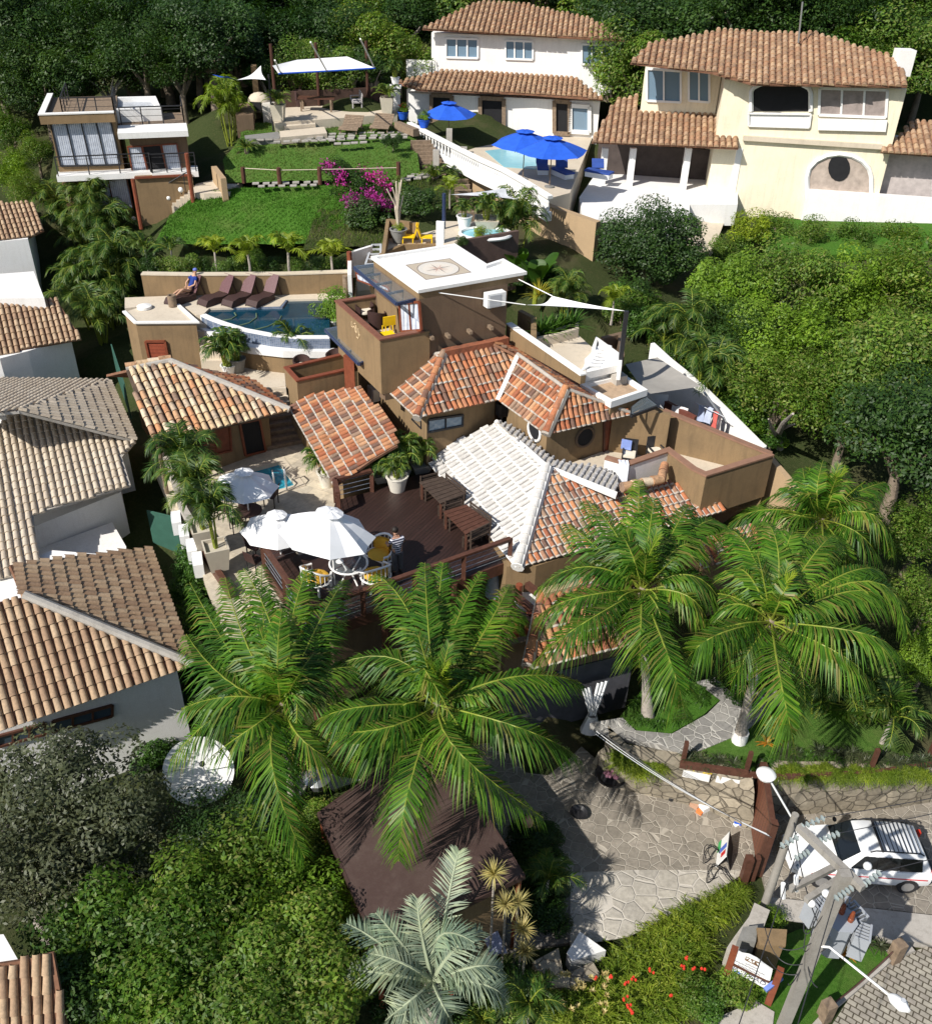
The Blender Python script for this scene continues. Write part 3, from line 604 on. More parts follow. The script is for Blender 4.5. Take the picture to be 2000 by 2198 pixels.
# sleeper steps on the upper lawn and lower flight
def sleepers(c, x0, y0, z0, x1, y1, z1, w0, w1, n, m, label):
    mb = MB()
    for i in range(n):
        f = i / (n - 1); x = x0 + (x1 - x0) * f; y = y0 + (y1 - y0) * f; w_ = w0 + (w1 - w0) * f; z = z0 + (z1 - z0) * f
        a, b = p(c, x - w_, y, z), p(c, x + w_, y - 3, z); d = V((0, .24, 0)); mb.prism([a, b, b + d, a + d], z - .45, z + .04)
    return solo('timber_steps', mb, m, label, 'steps')
sleepers('A2', 1740, 1020, 10.85, 1640, 830, 12.05, 85, 75, 8, WOODG, 'flight of weathered sleeper steps at the right of the upper lawn')
sleepers('A3', 620, 1400, 9.9, 570, 1150, 10.7, 62, 50, 8, WOODG, 'lower sleeper steps climbing between cycads towards the white balustrade')
# ================================================================ the main guest house
HB = p('S', 894, 896, 8.2)
house = thing('guest_house', 'tan stucco guest house with several terracotta tile roofs and a square flat roofed tower', 'house', (HB.x, HB.y, 2.0))
def S_(pts, z): return ps('S', pts, z)
EZ = 8.2
b_ = p('S', 894, 896, EZ); a_ = p('S', 771.6, 781, EZ); e_ = p('S', 1069, 857, EZ); c_ = p('S', 1171, 931, EZ); d_ = p('S', 1351, 888, EZ)
Hh = p('S', 952, 760, 9.6); W0 = p('S', 1110, 762, 9.55); W1 = p('S', 1213, 836, 9.45)
Facet(a_, b_, Hh, [a_, b_, Hh]).build(house, T_MAIN, CHAN, 1)
Facet(b_, e_, Hh, [b_, e_, ('S', 1110, 762), ('S', 1085, 742), ('S', 1046, 736), Hh]).build(house, T_MAIN, CHAN, .35)
Facet(e_, c_, W1, [('S', 1064, 852), c_, W1, ('S', 1106, 760)]).build(house, T_MAIN, CHAN, .95)
Facet(c_, d_, W1, [c_, d_, W1]).build(house, T_MAIN, CHAN, .6)
BK = p('S', 1262, 824, 8.7)
Facet(d_, p('S', 1225, 800, EZ), W1, [d_, ('S', 1252, 826), ('S', 1180, 775), ('S', 1092, 724), ('S', 1060, 735), ('S', 1112, 762), W1]).build(house, T_MAIN, CHAN, .2)
hip(house, b_ + V((0, 0, .05)), Hh + V((0, 0, .08)), T_MAIN, .15, mm=MORT); hip(house, c_ + V((0, 0, .05)), W1 + V((0, 0, .08)), T_MAIN, .16, mm=MORT)
for A, B in ((Hh, a_), (W1, d_), (W0, W1)):
    link('ridge_mortar', MB().tube([A + V((0, 0, .05)), B + V((0, 0, .05))], .075, 8), MORT, house, True)
vl = MB(); va, vb = p('S', 1069, 858, EZ + .05), p('S', 1112, 764, 9.55)
vl.bar(va + V((-.02, 0, .0)), vb + V((-.02, 0, .02)), .17, .05); link('valley_gutter', vl, WHITE, house)
link('ridge_flashing', MB().wall([Hh, p('S', 1046, 736, 9.7), p('S', 1088, 726, 9.7)], 9.5, 9.78, .3), T_MAIN, house)
# upper storey walls under the main roof
def inset(q, dx, dy): return V((q.x + dx, q.y + dy, 0))
wl = MB()
ua, ub, ue = inset(a_, .75, .35), inset(b_, .35, .75), inset(e_, -.1, .75)
uc, ud = inset(c_, .12, .75), inset(d_, -.55, .55); ue2 = inset(e_, .4, .55)
wl.prism([ua, ub, ue, inset(e_, .6, 3.4), inset(a_, 3.0, 1.2)], 5.0, EZ + .1)
wl.prism([ue2, uc, ud, inset(d_, -1.5, 4.2), inset(e_, .6, 3.4)], 5.0, EZ + .1)
link('wall', wl, STUCCO, house)
wpanel('window', house, wq('C2', [(578, 0), (852, -38), (850, 45), (578, 98)], ub, ue), GLASSL, BLACK, .05, .08, 1)
wpanel('window', house, wq('C2', [(465, -5), (538, 10), (540, 70), (480, 10)], ua, ub), GLASSL, BLACK, .05, .07)
for c, x, y, A, B, nm in (('B3', 330, 1478, ue2, uc, 0), ('B3', 655, 1520, uc, ud, 1)):
    q = pw(c, x, y, A, B); dr = (B - A).normalized(); n_ = V((dr.y, -dr.x, 0)); ringm, pm = MB(), MB()
    pts = [q + dr * .42 * math.cos(k * math.pi / 10) + V((0, 0, .42 * math.sin(k * math.pi / 10))) + n_ * .03 for k in range(21)]
    ringm.tube(pts, .06, 6, False); pm.poly(pts[:-1]); o = link('round_window', ringm, WHITE if nm == 0 else STUCCO_D, house); k = link('pane', pm, DARK, house); k.parent = o
wpanel('door', house, wq('C3', [(542, 120), (612, 100), (605, 320), (538, 330)], uc, ud), WOODR, WOOD, .04, .07)
wpanel('window', house, wq('C3', [(655, 105), (745, 85), (735, 195), (650, 215)], ud, inset(d_, .9, .4)), GLASSL, GREYM, .04, .06)
link('wall', MB().wall([ud, inset(d_, 1.6, .1)], 6.0, EZ, .2), STUCCO, house)
# tower: flat white roof with a mosaic compass, overhanging to the right
TZR = 12.2
tp = ps('B2', [(465, 283), (1125, 182), (1390, 352), (1525, 307), (1698, 405), (838, 553)], TZR)
tf = pw('B2', 1555, 700, tp[5], tp[4]); uv_ = (tp[4] - tp[5]).normalized(); vv_ = (tp[0] - tp[5]).normalized(); vv_.z = 0
tr = tp[5] + uv_ * ((tf - tp[5]).dot(uv_))
tw = MB().prism([tp[5], tr, tr + vv_ * 2.6, tp[1], tp[0]], 8.4, TZR - .32); link('tower_wall', tw, STUCCO_D, house)
link('tower_fascia', MB().prism([q + (q - Hh).normalized() * .0 for q in tp], TZR - .32, TZR - .10), STUCCO, house)
cen = sum(tp, V((0, 0, 0))) / 6
rf = link('tower_roof', MB().prism([q + V((0, 0, 0)) for q in tp], TZR - .095, TZR - .05), WHITE, house)
k = link('parapet', MB().wall(tp, TZR - .05, TZR + .07, .16, True, side=-1 if False else 0), WHITE, house); k.parent = rf
rq = ps('B2', [(727, 340), (1090, 285), (1268, 400), (895, 462)], TZR - .05); rc = sum(rq, V((0, 0, 0))) / 4; ru_ = (rq[1] - rq[0]).normalized(); rv_ = V((-ru_.y, ru_.x, 0)); rs = (rq[1] - rq[0]).length
def disc(mb, r0, r1, h, n=32, c=None, a0=0, a1=6.2832):
    c = c or rc; vs = []
    for k in range(n + 1):
        a = a0 + (a1 - a0) * k / n; dd = ru_ * math.cos(a) + rv_ * math.sin(a); vs += [c + dd * r0 + V((0, 0, h)), c + dd * r1 + V((0, 0, h))]
    return mb.add(vs, [(2 * k, 2 * k + 1, 2 * k + 3, 2 * k + 2) for k in range(n)])
ROSET = M('mosaic_tan', (.47, .40, .31), .8, .15, 30); ROSEP = M('mosaic_pale', (.62, .58, .52), .8, .25, 60); ROSER = M('mosaic_rose', (.58, .33, .25), .8, .2, 30); ROSED = M('mosaic_dark', (.14, .10, .09), .8, .2)
cm_ = link('compass_mosaic', MB().slab([q + V((0, 0, .004)) for q in rq], .003), ROSET, house)
def rpart(nm, mb, m): k = link(nm, mb, m, house); k.parent = cm_
mb = MB()
for i in range(4): mb.slab([rq[i] + V((0, 0, .008)), rq[(i + 1) % 4] + V((0, 0, .008)), rq[(i + 1) % 4].lerp(rc, .03) + V((0, 0, .008)), rq[i].lerp(rc, .03) + V((0, 0, .008))], .002)
rpart('border', mb, ROSED)
rpart('ring', disc(MB(), rs * .31, rs * .415, .008), ROSEP); rpart('disc', disc(MB(), 0, rs * .31, .008), M('mosaic_cream', (.66, .60, .52), .8, .12, 40))
mb = MB(); disc(mb, rs * .412, rs * .425, .012)
s8, s4 = MB(), MB()
for k in range(16):
    a = k * math.pi / 8 + .1; L = rs * (.30 if k % 4 == 0 else .24 if k % 2 == 0 else .2); w_ = .10 if k % 2 == 0 else .07
    dd = lambda t: ru_ * math.cos(t) + rv_ * math.sin(t)
    h = .016 if k % 2 == 0 else .012; z = V((0, 0, h))
    (s4 if k % 4 == 0 else s8).add([rc + z, rc + dd(a - w_ * 2) * L * .35 + z, rc + dd(a) * L + z], [(0, 1, 2)])
    if k % 4 == 0: mb.add([rc + z, rc + dd(a) * L + z, rc + dd(a + w_ * 2) * L * .35 + z], [(0, 1, 2)])
rpart('star', s8, ROSER); rpart('needle', s4, ROSEP); rpart('lines', mb, ROSED)
# tower balcony: front flush with the tower
BZ = 9.7; bo = ps('B2', [(500, 588), (175, 637), (527, 943)], 10.6); bj = pw('B2', 870, 880, bo[2], bo[2] + uv_); bj.z = 10.6
bfl = MB().prism([bo[0], bo[1], bo[2], bj, tp[5]], 8.3, BZ); link('balcony_floor', bfl, STONEC, house)
link('balcony_wall', MB().wall([bo[0], bo[1], bo[2], bj + uv_ * .25], 8.3, 10.57, .16, side=0), STUCCO, house)
link('balcony_cap', MB().wall([bo[0], bo[1], bo[2], bj], 10.57, 10.63, .24, side=0), M('red_brown_cap', (.20, .085, .055), .55, .15), house)
link('front_wall', MB().prism([bo[2] + V((0.02, -.085, 0)) * 0 + V((.09, -.04, 0)), bj, bj + vv_ * .3, bo[2] + vv_ * .3], 8.0, 10.55), STUCCO_D, house)
tl_ = tp[5]; lw = lambda pts: wq('B2', pts, tp[5], tp[5] + vv_)
wpanel('window', house, lw([(690, 650), (850, 640), (868, 870), (705, 882)]), CURT, WOODR, .06, .09, 1)
link('tower_panel', MB().slab([q + V((-.05, -.03, 0)) for q in lw([(505, 560), (670, 690), (690, 880), (520, 760)])], .03), STUCCO, house)
wpanel('window', house, lw([(330, 400), (590, 520), (610, 560), (345, 460)]), CURT, WOODR, .05, .06, 1)
em = MB()                                      # the relief emblem on the balcony wall
ew = lambda x, y: pw('B2', x, y, bo[1], bo[2]) + (V(((bo[2] - bo[1]).y, -(bo[2] - bo[1]).x, 0)).normalized() * (-.09 if V(((bo[2] - bo[1]).y, -(bo[2] - bo[1]).x, 0)).dot(CP - bo[1]) < 0 else .09))
for L in ([(304, 800), (305, 838), (318, 850)], [(322, 815), (318, 834), (330, 850), (336, 880), (346, 895)], [(336, 828), (344, 860), (346, 890)], [(358, 855), (360, 880), (366, 920), (358, 940), (346, 925)], [(362, 905), (372, 912)], [(328, 812), (336, 822)]):
    em.tube([ew(*q) for q in L], .022, 5)
link('relief_emblem', em, M('emblem', (.55, .42, .26), .7, .1), house)
# glass canopies on steel frames
def canopy(c, pts, z, nb, fm=NAVY):
    q = ps(c, pts, z); fr = MB()
    for i in range(4): fr.bar(q[i], q[(i + 1) % 4], .09, .12)
    for k in range(nb): t = (k + 1) / (nb + 1); fr.bar(q[0].lerp(q[3], t), q[1].lerp(q[2], t), .06, .09)
    o = link('glass_canopy', fr, fm, house); g = link('pane', MB().slab([a + V((0, 0, .09)) for a in q], .015), GLASSC, house); g.parent = o
canopy('B2', [(305, 362), (468, 342), (850, 615), (655, 660)], 11.75, 3)
canopy('B2', [(68, 875), (205, 850), (468, 1100), (345, 1155)], 8.95, 2)
canopy('B3', [(965, 1335), (1050, 1265), (1125, 1325), (960, 1385)], 8.55, 1, BLACK)
link('red_post', MB().prism(ps('B4', [(1752, 80), (1775, 68), (1834, 120), (1834, 160)], 8.6), 5, 8.6), WOODR, house)
# beams poking out of the tower wall
for x, y in ((925, 918), (1060, 905), (1238, 872), (1408, 838)):
    q = pw('B2', x, y, bo[2], bj); link('beam_end', MB().bar(q, q + V((.14, -.30, -.0)), .13), WOODG, house)
# small wicker-chair balcony at the left
sb = ps('B4', [(1752, 72), (1322, 172), (1408, 266), (1834, 168)], 7.8)
link('small_balcony_floor', MB().prism([sb[0], sb[1], sb[2], sb[3]], 4.8, 7.0), STUCCO, house)
link('small_balcony_wall', MB().wall([sb[0] + V((.3, .25, 0)), sb[1], sb[2], sb[3] + V((.4, .2, 0))], 6.9, 7.76, .14), STUCCO, house)
link('small_balcony_cap', MB().wall([sb[0] + V((.3, .25, 0)), sb[1], sb[2], sb[3] + V((.4, .2, 0))], 7.76, 7.82, .2), WOODR, house)
link('wall', MB().prism([a_ + V((.4, .3, 0)), a_ + V((1.6, 4.2, 0)), sb[0], sb[3]], 4.5, 8.5), STUCCO, house)
# small red roof left of the deck
R0, R1 = p('S', 621, 872, 6.7), p('S', 718, 1042, 6.1); RT = p('S', 815, 850, 7.75)
Facet(R0, R1, RT, [R0, ('S', 665, 848), ('S', 745, 832), ('S', 778, 834), ('S', 842, 915), ('S', 852, 955), ('S', 800, 985), R1]).build(house, T_MAIN, CHAN, .95)
link('wall', MB().prism(S_([(640, 885), (745, 842), (870, 915), (860, 965), (735, 1020)], 6.0), 3.5, 6.0), STUCCO, house)
sl2 = [pw('C2', x, y, ua, ub) for x, y in [(215, -40), (330, -60), (548, 130), (552, 240)]]
link('wall', MB().prism([ua + V((-.1, -.1, 0)), ub + V((0, -.1, 0)), ub + V((.3, .3, 0)), ua + V((.3, .3, 0))], 5.0, 7.9), STUCCO, house)
# lower hip roof: white-washed facet beside the deck, red facet to the right
WP = p('C2', 1515, 385, 7.05); WA, WB = p('C2', 610, 360, 5.75), p('C2', 1285, 1165, 5.55)
Facet(WA, WB, WP, [('C2', 605, 300), ('C2', 770, 190), ('C2', 1120, 18), WP, WB, ('C2', 1150, 1010), WA]).build(house, T_WHITE, CONC, .9, .25, .5, WHITE)
RE = p('C3', 1275, 650, 5.55)
Facet(WB, RE, WP, [WB, RE, ('C3', 1185, 565), ('C3', 885, 470), ('C3', 650, 520), ('C3', 612, 560), ('C3', 420, 480), WP]).build(house, T_MAIN, CHANW, .9, .25, .4, r=.085)
hip(house, WB + V((0, 0, .08)), WP + V((0, 0, .1)), T_WHITE, .17, mm=WHITE, bed=.03)
hip(house, p('C3', 650, 520, 6.75), p('C3', 885, 470, 6.75), T_OLD, .2); hip(house, p('C3', 885, 470, 6.75), p('C3', 905, 385, 6.9), T_MAIN, .18)
link('valley_gutter', MB().slab([p('C3', *q) for q in ((205, 392, 7.06), (260, 400, 7.06), (625, 545, 6.75), (615, 572, 6.72), (420, 490, 6.9))], .12), WHITE, house)
link('ridge_mortar', MB().tube([p('C2', 1120, 20, 7.1), WP + V((0, 0, .06))], .11, 8), WHITE, house)
gA, gB = p('C3', 205, 395, 6.98), p('C3', 620, 540, 6.72)
Facet(gA, gB, p('C3', 250, 350, 7.02), [('C3', -90, 120), ('C3', -10, 140), ('C3', 250, 352), ('C3', 540, 398), ('C3', 628, 455), gB, gA]).build(house, T_SLATE, CONC, 0, .22, .3, r=.062)
lw_ = MB().prism([WA + V((.5, 0, 0)), p('C2', 1200, 1150, 5.5), p('C3', 140, 980, 5.5), p('C3', 1180, 640, 5.5), p('C3', 1150, 560, 5.5), p('C3', 250, 350, 5.5), p('C2', 900, 200, 5.5)], 1.8, 5.45)
link('wall', lw_, STUCCO, house)
# right hand terrace with its angled parapets
TF = 6.25; tq = ps('C3', [(555, 335), (690, 372), (930, 290), (1080, 402), (1152, 436), (1545, 315)], 7.2)
wr = [pz('C3', [(1545, 315, 7.2)])[0], pz('C3', [(900, 62, 7.9)])[0]]
link('terrace_floor', MB().prism([tq[0], tq[1], tq[2], tq[3], tq[4], tq[5], V((wr[1].x, wr[1].y, 0)), inset(d_, -.4, .7), inset(c_, .9, 1.0)], 5.2, TF), STONEC, house)
link('parapet', MB().wall([tq[2], tq[3], tq[4], tq[5]], 5.3, 7.14, .2), STUCCO, house)
link('parapet', MB().wall([tq[1], tq[2]], 5.9, 7.14, .2), WHITE, house)
link('parapet', MB().wall([tq[0], tq[1]], 6.0, 7.14, .2), WHITE, house)
link('terrace_wall', MB().wall([wr[0], V((wr[1].x, wr[1].y, 0)), V((wr[1].x, wr[1].y, 0)) + V((-1.2, 1.0, 0))], 4.6, [7.14, 7.9, 7.9], .22), STUCCO, house)
CAPB = M('brown_cap', (.27, .15, .10), .6, .15)
link('parapet_cap', MB().wall(tq, 7.14, 7.21, .27), CAPB, house)
link('parapet_cap', MB().wall([wr[0], V((wr[1].x, wr[1].y, 0))], [7.14, 7.9], [7.21, 7.97], .28), CAPB, house)
# wing below the terrace, right end
we = ps('C3', [(1150, 545), (1500, 455), (1545, 330), (1150, 440)], 5.4)
link('wall', MB().prism(we, 2.0, 5.35), STUCCO_D, house)
pp = MB()
for dz in (0, .14): pp.tube([p('C3', 1200, 585 + dz * 60, 5.3), p('C3', 1490, 485 + dz * 60, 5.3), p('C3', 1540, 380, 6.2)], .05, 6)
pp.tube([p('C3', 1500, 465, 5.6), p('C3', 1550, 500, 5.2), p('C3', 1560, 560, 4.2), p('C3', 1560, 690, 3.2)], .06, 6)
link('drain_pipe', pp, WHITEC, house)
link('end_wall', MB().wall([p('N', 1395, 1120, 6.6), p('N', 1860, 1650, 6.0)], 2.0, [6.6, 6.0], .25, side=-1), OCHRE, house)
# hot tub terrace right of the tower
HZ = 9.2; hl = ps('B3', [(158, 775), (648, 1112)], 10.0)
link('roof_terrace', MB().prism(ps('B3', [(180, 850), (330, 880), (605, 845), (700, 930), (890, 1055), (645, 1115), (300, 950)], HZ), 5.5, HZ), STONEC, house)
link('terrace_side_wall', MB().wall([hl[0], hl[1]], [9.2, ztop('B3', 642, 1172, hl[1]).z], 9.96, .22), STUCCO, house)
link('terrace_side_cap', MB().wall([hl[0], hl[1]], 9.96, 10.02, .28), WHITE, house)
link('hot_tub', MB().wall(ps('B3', [(885, 1055), (890, 985), (735, 870), (715, 935)], 9.8), HZ, 9.8, .15), WHITE, house)
link('hot_tub_rim', MB().wall(ps('B3', [(650, 1115), (885, 1058)], HZ + .05), HZ - .3, HZ + .14, .15), WHITE, house)
link('wall', MB().wall(ps('B3', [(770, 870), (890, 840), (900, 985)], 9.7), HZ - 1, 9.7, .2), STUCCO_D, house)
bx = ps('B3', [(645, 1178), (905, 1118), (1050, 1212), (830, 1285)], 8.95)
link('tank_roof', MB().prism(bx, 8.1, 8.75), STUCCO, house); link('tank_rim', MB().wall(bx, 8.7, 8.97, .16, True), WHITE, house)
link('tank_soil', MB().prism([q.lerp(sum(bx, V((0, 0, 0))) / 4, .1) for q in bx], 8.75, 8.82), M('dry_dirt', (.42, .30, .20), .95, .3, 3), house)
link('tub_cover', MB().prism(ps('B3', [(668, 1098), (655, 1010), (730, 940), (880, 1000), (876, 1050)], HZ + .3), HZ, HZ + .3), WHITE, house); fo = MB()
for i in range(7): a = p('B3', 640 + i * 14, 1085 - i * 22, HZ + .32); fo.tube([a, a + V((.25, .3, .1)), a + V((.7, .35, .03))], [.05, .09, .03], 6)
link('tub_sheet', fo, FABW, house, True)
link('step_wall', MB().wall(ps('B3', [(232, 690), (322, 738), (322, 850)], 10.0), 8.0, 10.0, .22), STUCCO, house)
# lower front roof over the entrance, the facade and the little tiled roof at its right
F0, F1_ = p('C4', 235, 880, 4.75), p('C4', 1330, 610, 4.75); FT = p('C4', 900, 230, 5.7)
Facet(F0, F1_, FT, [F0, F1_, ('C4', 1380, 130), ('C4', 760, 170), ('C4', 395, 300), ('C4', 300, 610)]).build(house, T_MAIN, CHAN, .6, .28)
hip(house, p('C4', 265, 830, 4.95), p('C4', 380, 270, 5.75), T_MAIN, .16, mm=MORT)
link('parapet', MB().wall(ps('C4', [(388, 250), (770, 150), (1300, 20)], 5.95), 4.8, 5.95, .3), OCHRE, house)
fu = (F1_ - F0).normalized(); fn = V((-fu.y, fu.x, 0)) * 1.2; fw = [F0 - fu * .2 + fn, F0.lerp(F1_, .5) + fn, F1_ - fu * .3 + fn]
link('facade', MB().wall(fw, .6, 4.9, .25), STUCCO_D, house); link('plinth', MB().wall([q - fn * .12 for q in fw], .6, GZ + 1.05, .08), M('dark_plinth', (.075, .075, .085), .7, .25), house)
lA, lB = p('C3', 1120, 1000, 4.9), p('C3', 1500, 880, 4.9)
Facet(lA, lB, p('C3', 1380, 740, 5.6), [('C3', 1125, 985), lB, ('C3', 1420, 730), ('C3', 1130, 820)]).build(house, T_MAIN, CHANW, .6, .28)
link('wall', MB().prism(ps('C3', [(1150, 960), (1480, 860), (1400, 740), (1150, 820)], 4.8), 2, 4.75), STUCCO, house)
wpanel('entrance_door', house, wq('C4', [(925, 960), (1010, 930), (1010, 1010), (925, 1040)], fw[1] + V((0, .05, 0)), fw[2] + V((0, .05, 0))), DARK, WOOD, .05, .08)
# ================================================================ pool house with the old tiled roof
A_, B_ = p('B4', 322, 748, 6.95), p('B4', 1347, 494, 6.95); P_ = p('B4', 440, 128, 8.5); C_ = p('B4', 1062, 268, 6.95)
ph = thing('pool_house', 'old pool house under a mottled barrel tile roof beside the small pool', 'pool house', (A_.x, A_.y, TZ))
Facet(A_, B_, P_, [A_, B_, P_, ('B4', 112, 190)]).build(ph, T_OLD, M('old_channel', (.10, .07, .05), .95, .4, 3), 0, .28, .44)
Facet(B_, C_, P_, [B_, C_, P_]).build(ph, T_MAIN, CHAN, .1, .3, .42)
link('rear_slope', MB().slab([P_ - V((0, 0, .05)), p('B4', 112, 190, 8.3), p('B4', 112, 190, 8.3) + (C_ - B_) * .9 - V((0, 0, 1.4)), C_], .1), CHAN, ph)
link('ridge_mortar', MB().tube([B_ + V((0, 0, .02)), P_ + V((0, 0, .05))], .14, 8), CONC, ph, True)
link('ridge_mortar', MB().tube([p('B4', 112, 190, 8.45), P_ + V((0, 0, .05))], .12, 8), CONC, ph, True)
hip(ph, p('B4', 105, 165, 8.5), P_ + V((0, .1, .12)), T_OLD, .14)
pA, pB, pC = A_ + V((.6, 1.15, 0)), B_ + V((-1.1, .85, 0)), C_ + V((-.9, -.2, 0))
link('wall', MB().prism([pA, pB, pC, p('B4', 150, 215, 7)], TZ - .3, 6.85), STUCCO, ph)
wpanel('shutter', ph, wq('B4', [(655, 640), (890, 585), (905, 800), (680, 850)], pA, pB), WOODR, WOODR, .04, .07, 1)
wpanel('door', ph, wq('B4', [(965, 590), (1115, 560), (1160, 800), (1010, 835)], pA, pB), DARK, WOODR, .04, .09)
link('post', MB().tube([A_ + V((.1, .1, -.05)), A_ + V((.1, .1, -2.3))], .09, 8), WOODG, ph)
# ================================================================ pump house
q = ps('B1', [(180, 752), (645, 748), (502, 618), (300, 600), (95, 668)], 8.0)
mh = thing('pump_house', 'tan flat roofed pump house with a red louvred door and a stub chimney', 'shed', (q[0].x, q[0].y, 4.6))
link('wall', MB().prism([a.lerp(sum(q, V((0, 0, 0))) / 5, .02) for a in q], 4.6, 7.9), STUCCO, mh)
rf = link('roof', MB().prism(q, 7.9, 7.985), STONEC, mh)
k = link('coping', MB().wall([q[2], q[1], q[0], q[4]], 7.985, 8.06, .16), WHITE, mh); k.parent = rf
cpp = p('B1', 465, 625, 8.0); k = link('chimney', MB().lathe([(.2, 0), (.2, .55), (.13, .55), (.13, .3)], cpp, 14), WOODG, mh, True); k.parent = rf
k = link('vent_cover', MB().lathe([(.34, 0), (.34, .12), (.05, .2)], p('B1', 250, 640, 8.0), 16), WHITE, mh, True); k.parent = rf
wpanel('door', mh, wq('B1', [(258, 890), (405, 888), (440, 1075), (300, 1080)], q[0], q[1]), bricks('louvre', (.40, .10, .05), (.36, .09, .045), (.12, .03, .02), 9, .07, .012, axes=1), WOODR, .04, .10)
# ================================================================ hillside annex, top left
hA, hB = p('H', 425, 905, 11.2), p('H', 1195, 870, 11.2); hu = (hB - hA).normalized(); hv = V((-hu.y, hu.x, 0))
an = thing('annex_house', 'three storey tan annex with curtained glass walls and roof terraces, high on the left slope', 'house', (hA.x, hA.y, 8.6))
hP = lambda x, y, o=0: pn('H', x, y, hA - hv * o, hv)
zt = hP(300, 395).z; zr = hP(280, 330).z
LB = pw('H', 1000, 330, hA, hB); wid = (LB - hA).dot(hu)
link('wall', MB().prism([hA, hA + hu * wid, hA + hu * wid + hv * 5.5, hA + hv * 5.5], 8.0, zt), STUCCO, an)
link('roof_terrace', MB().prism([hA - hv * .2 - hu * .2, hA + hu * wid - hv * .2, hA + hu * wid + hv * 5.5, hA + hv * 5.5 - hu * .2], zt, zt + .25), WOODG, an)
link('parapet', MB().wall([hA + hv * 5.5 - hu * .25, hA - hu * .25 - hv * .25, hA + hu * wid - hv * .25], zt - .05, zr + .1, .25), STUCCO, an)
link('parapet_cap', MB().wall([hA + hv * 5.5 - hu * .25, hA - hu * .25 - hv * .25, hA + hu * wid - hv * .25], zr + .1, zr + .17, .32), WHITE, an)
wpanel('glass_wall', an, [hP(335, 400), hP(955, 372), hP(1060, 835), hP(440, 850)], CURT, BLACK, .05, .08, 3)
sl_ = [hA, hA + hu * 4.6, hA + hu * 4.6 - hv * .45, hA + hu * 7.3 - hv * .45, hA + hu * 7.3 - hv * 1.15, hA + hu * 4.5 - hv * 1.15, hA + hu * 4.5 - hv * .8, hA - hv * .8]
link('balcony_slab', MB().prism([hA - hu * .1 + hv * .1, hA + hu * 7.4 + hv * .1, hA + hu * 7.4 - hv * 1.2, hA + hu * 4.9 - hv * 1.2, hA + hu * 4.9 - hv * .9, hA - hu * .1 - hv * .9], 10.85, 11.15), WHITE, an)
def rail(path, z, h, n, m, par, nm='railing', wires=3):
    f = MB(); pts = [V((a.x, a.y, z)) for a in path]
    for i in range(len(pts) - 1):
        a, b = pts[i], pts[i + 1]; f.bar(a + V((0, 0, h)), b + V((0, 0, h)), .06)
        for w_ in range(wires): hh = h * (w_ + .5) / wires; f.tube([a + V((0, 0, hh)), b + V((0, 0, hh))], .012, 4)
        for k in range(n + 1): q = a.lerp(b, k / n); f.bar(q, q + V((0, 0, h)), .05)
    return link(nm, f, m, par)
rail([hA - hv * .85, hA + hu * 4.85 - hv * .85, hA + hu * 4.95 - hv * 1.15, hA + hu * 7.3 - hv * 1.15], 11.15, 1.0, 3, BLACK, an)
rail([hA + hu * .8 - hv * .1 + hv * 4.6, hA + hu * .8, hA + hu * wid, hA + hu * wid + hv * 3], zr - .1, .95, 3, BLACK, an)
wpanel('window', an, [hP(735, 985), hP(1120, 975), hP(1190, 1290), hP(800, 1310)], CURT, WOOD, .05, .08, 1)
# right wing
rA, rB = p('H', 1205, 975, 11.05), p('H', 1800, 945, 11.05); hQ = lambda x, y: pw('H', x, y, rA, rB)
rw = (rB - rA).normalized(); rn = V((-rw.y, rw.x, 0))
link('wall', MB().prism([rA + rn * 1.3, rB + rn * 1.3, rB + rn * 5, rA + rn * 5], 8.5, hQ(1690, 600).z), STUCCO_D, an)
link('garden_wall', MB().prism([rA, rB, rB + rn * 1.25, rA + rn * 1.25], 8.2, 11.0), STUCCO, an)
zz = hQ(1690, 560).z
link('flat_roof', MB().prism([rA + rn * .3 - rw * .5, rB + rn * .3 + rw * .1, rB + rn * 2.3 + rw * .1, rA + rn * 2.3 - rw * .5], zz, zz + .3), WHITE, an)
link('upper_deck', MB().prism([rA + rn * 2.3 - rw * .4, rB + rn * 2.3, rB + rn * 5.5, rA + rn * 5.5 - rw * .4], zz, zz + .25), WOODG, an)
rail([rA + rn * 2.4 - rw * .3, rB + rn * 2.4, rB + rn * 5.2], zz + .25, .95, 3, BLACK, an)
hW = lambda x, y: pn('H', x, y, rA + rn * 1.3, rn)
wpanel('sliding_door', an, [hW(1130, 650), hW(1275, 645), hW(1350, 960), hW(1195, 970)], CURT, WOODR, .05, .08)
wpanel('sliding_door', an, [hW(1480, 628), hW(1640, 618), hW(1705, 945), hW(1560, 955)], CURT, WOODR, .05, .08)
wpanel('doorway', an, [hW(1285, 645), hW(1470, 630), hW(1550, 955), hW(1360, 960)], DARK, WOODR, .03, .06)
tb = ps('H', [(985, 260), (1450, 240), (1400, 130), (960, 140)], zz + .95)
link('jacuzzi', MB().wall(tb, zz + .2, zz + .95, .25, True), WHITE, an); link('jacuzzi_cover', MB().prism(tb, zz + .3, zz + .7), M('silver_cover', (.45, .47, .5), .4, .3, 3), an)
for x0, y0, z0, x1, y1, z1 in ((1185, 985, 11.3, 1280, 1345, 8.6), (1740, 718, 12.6, 1835, 1240, 9.4)):
    A = p('H', x0, y0, z0); link('post', MB().tube([A, V((A.x, A.y, z1))], .12, 8), WOODR, an, True)
link('rail_cap', MB().bar(rA + V((0, -.05, .02)), rB + V((0, -.05, .02)), .18, .1), WOODR, an)
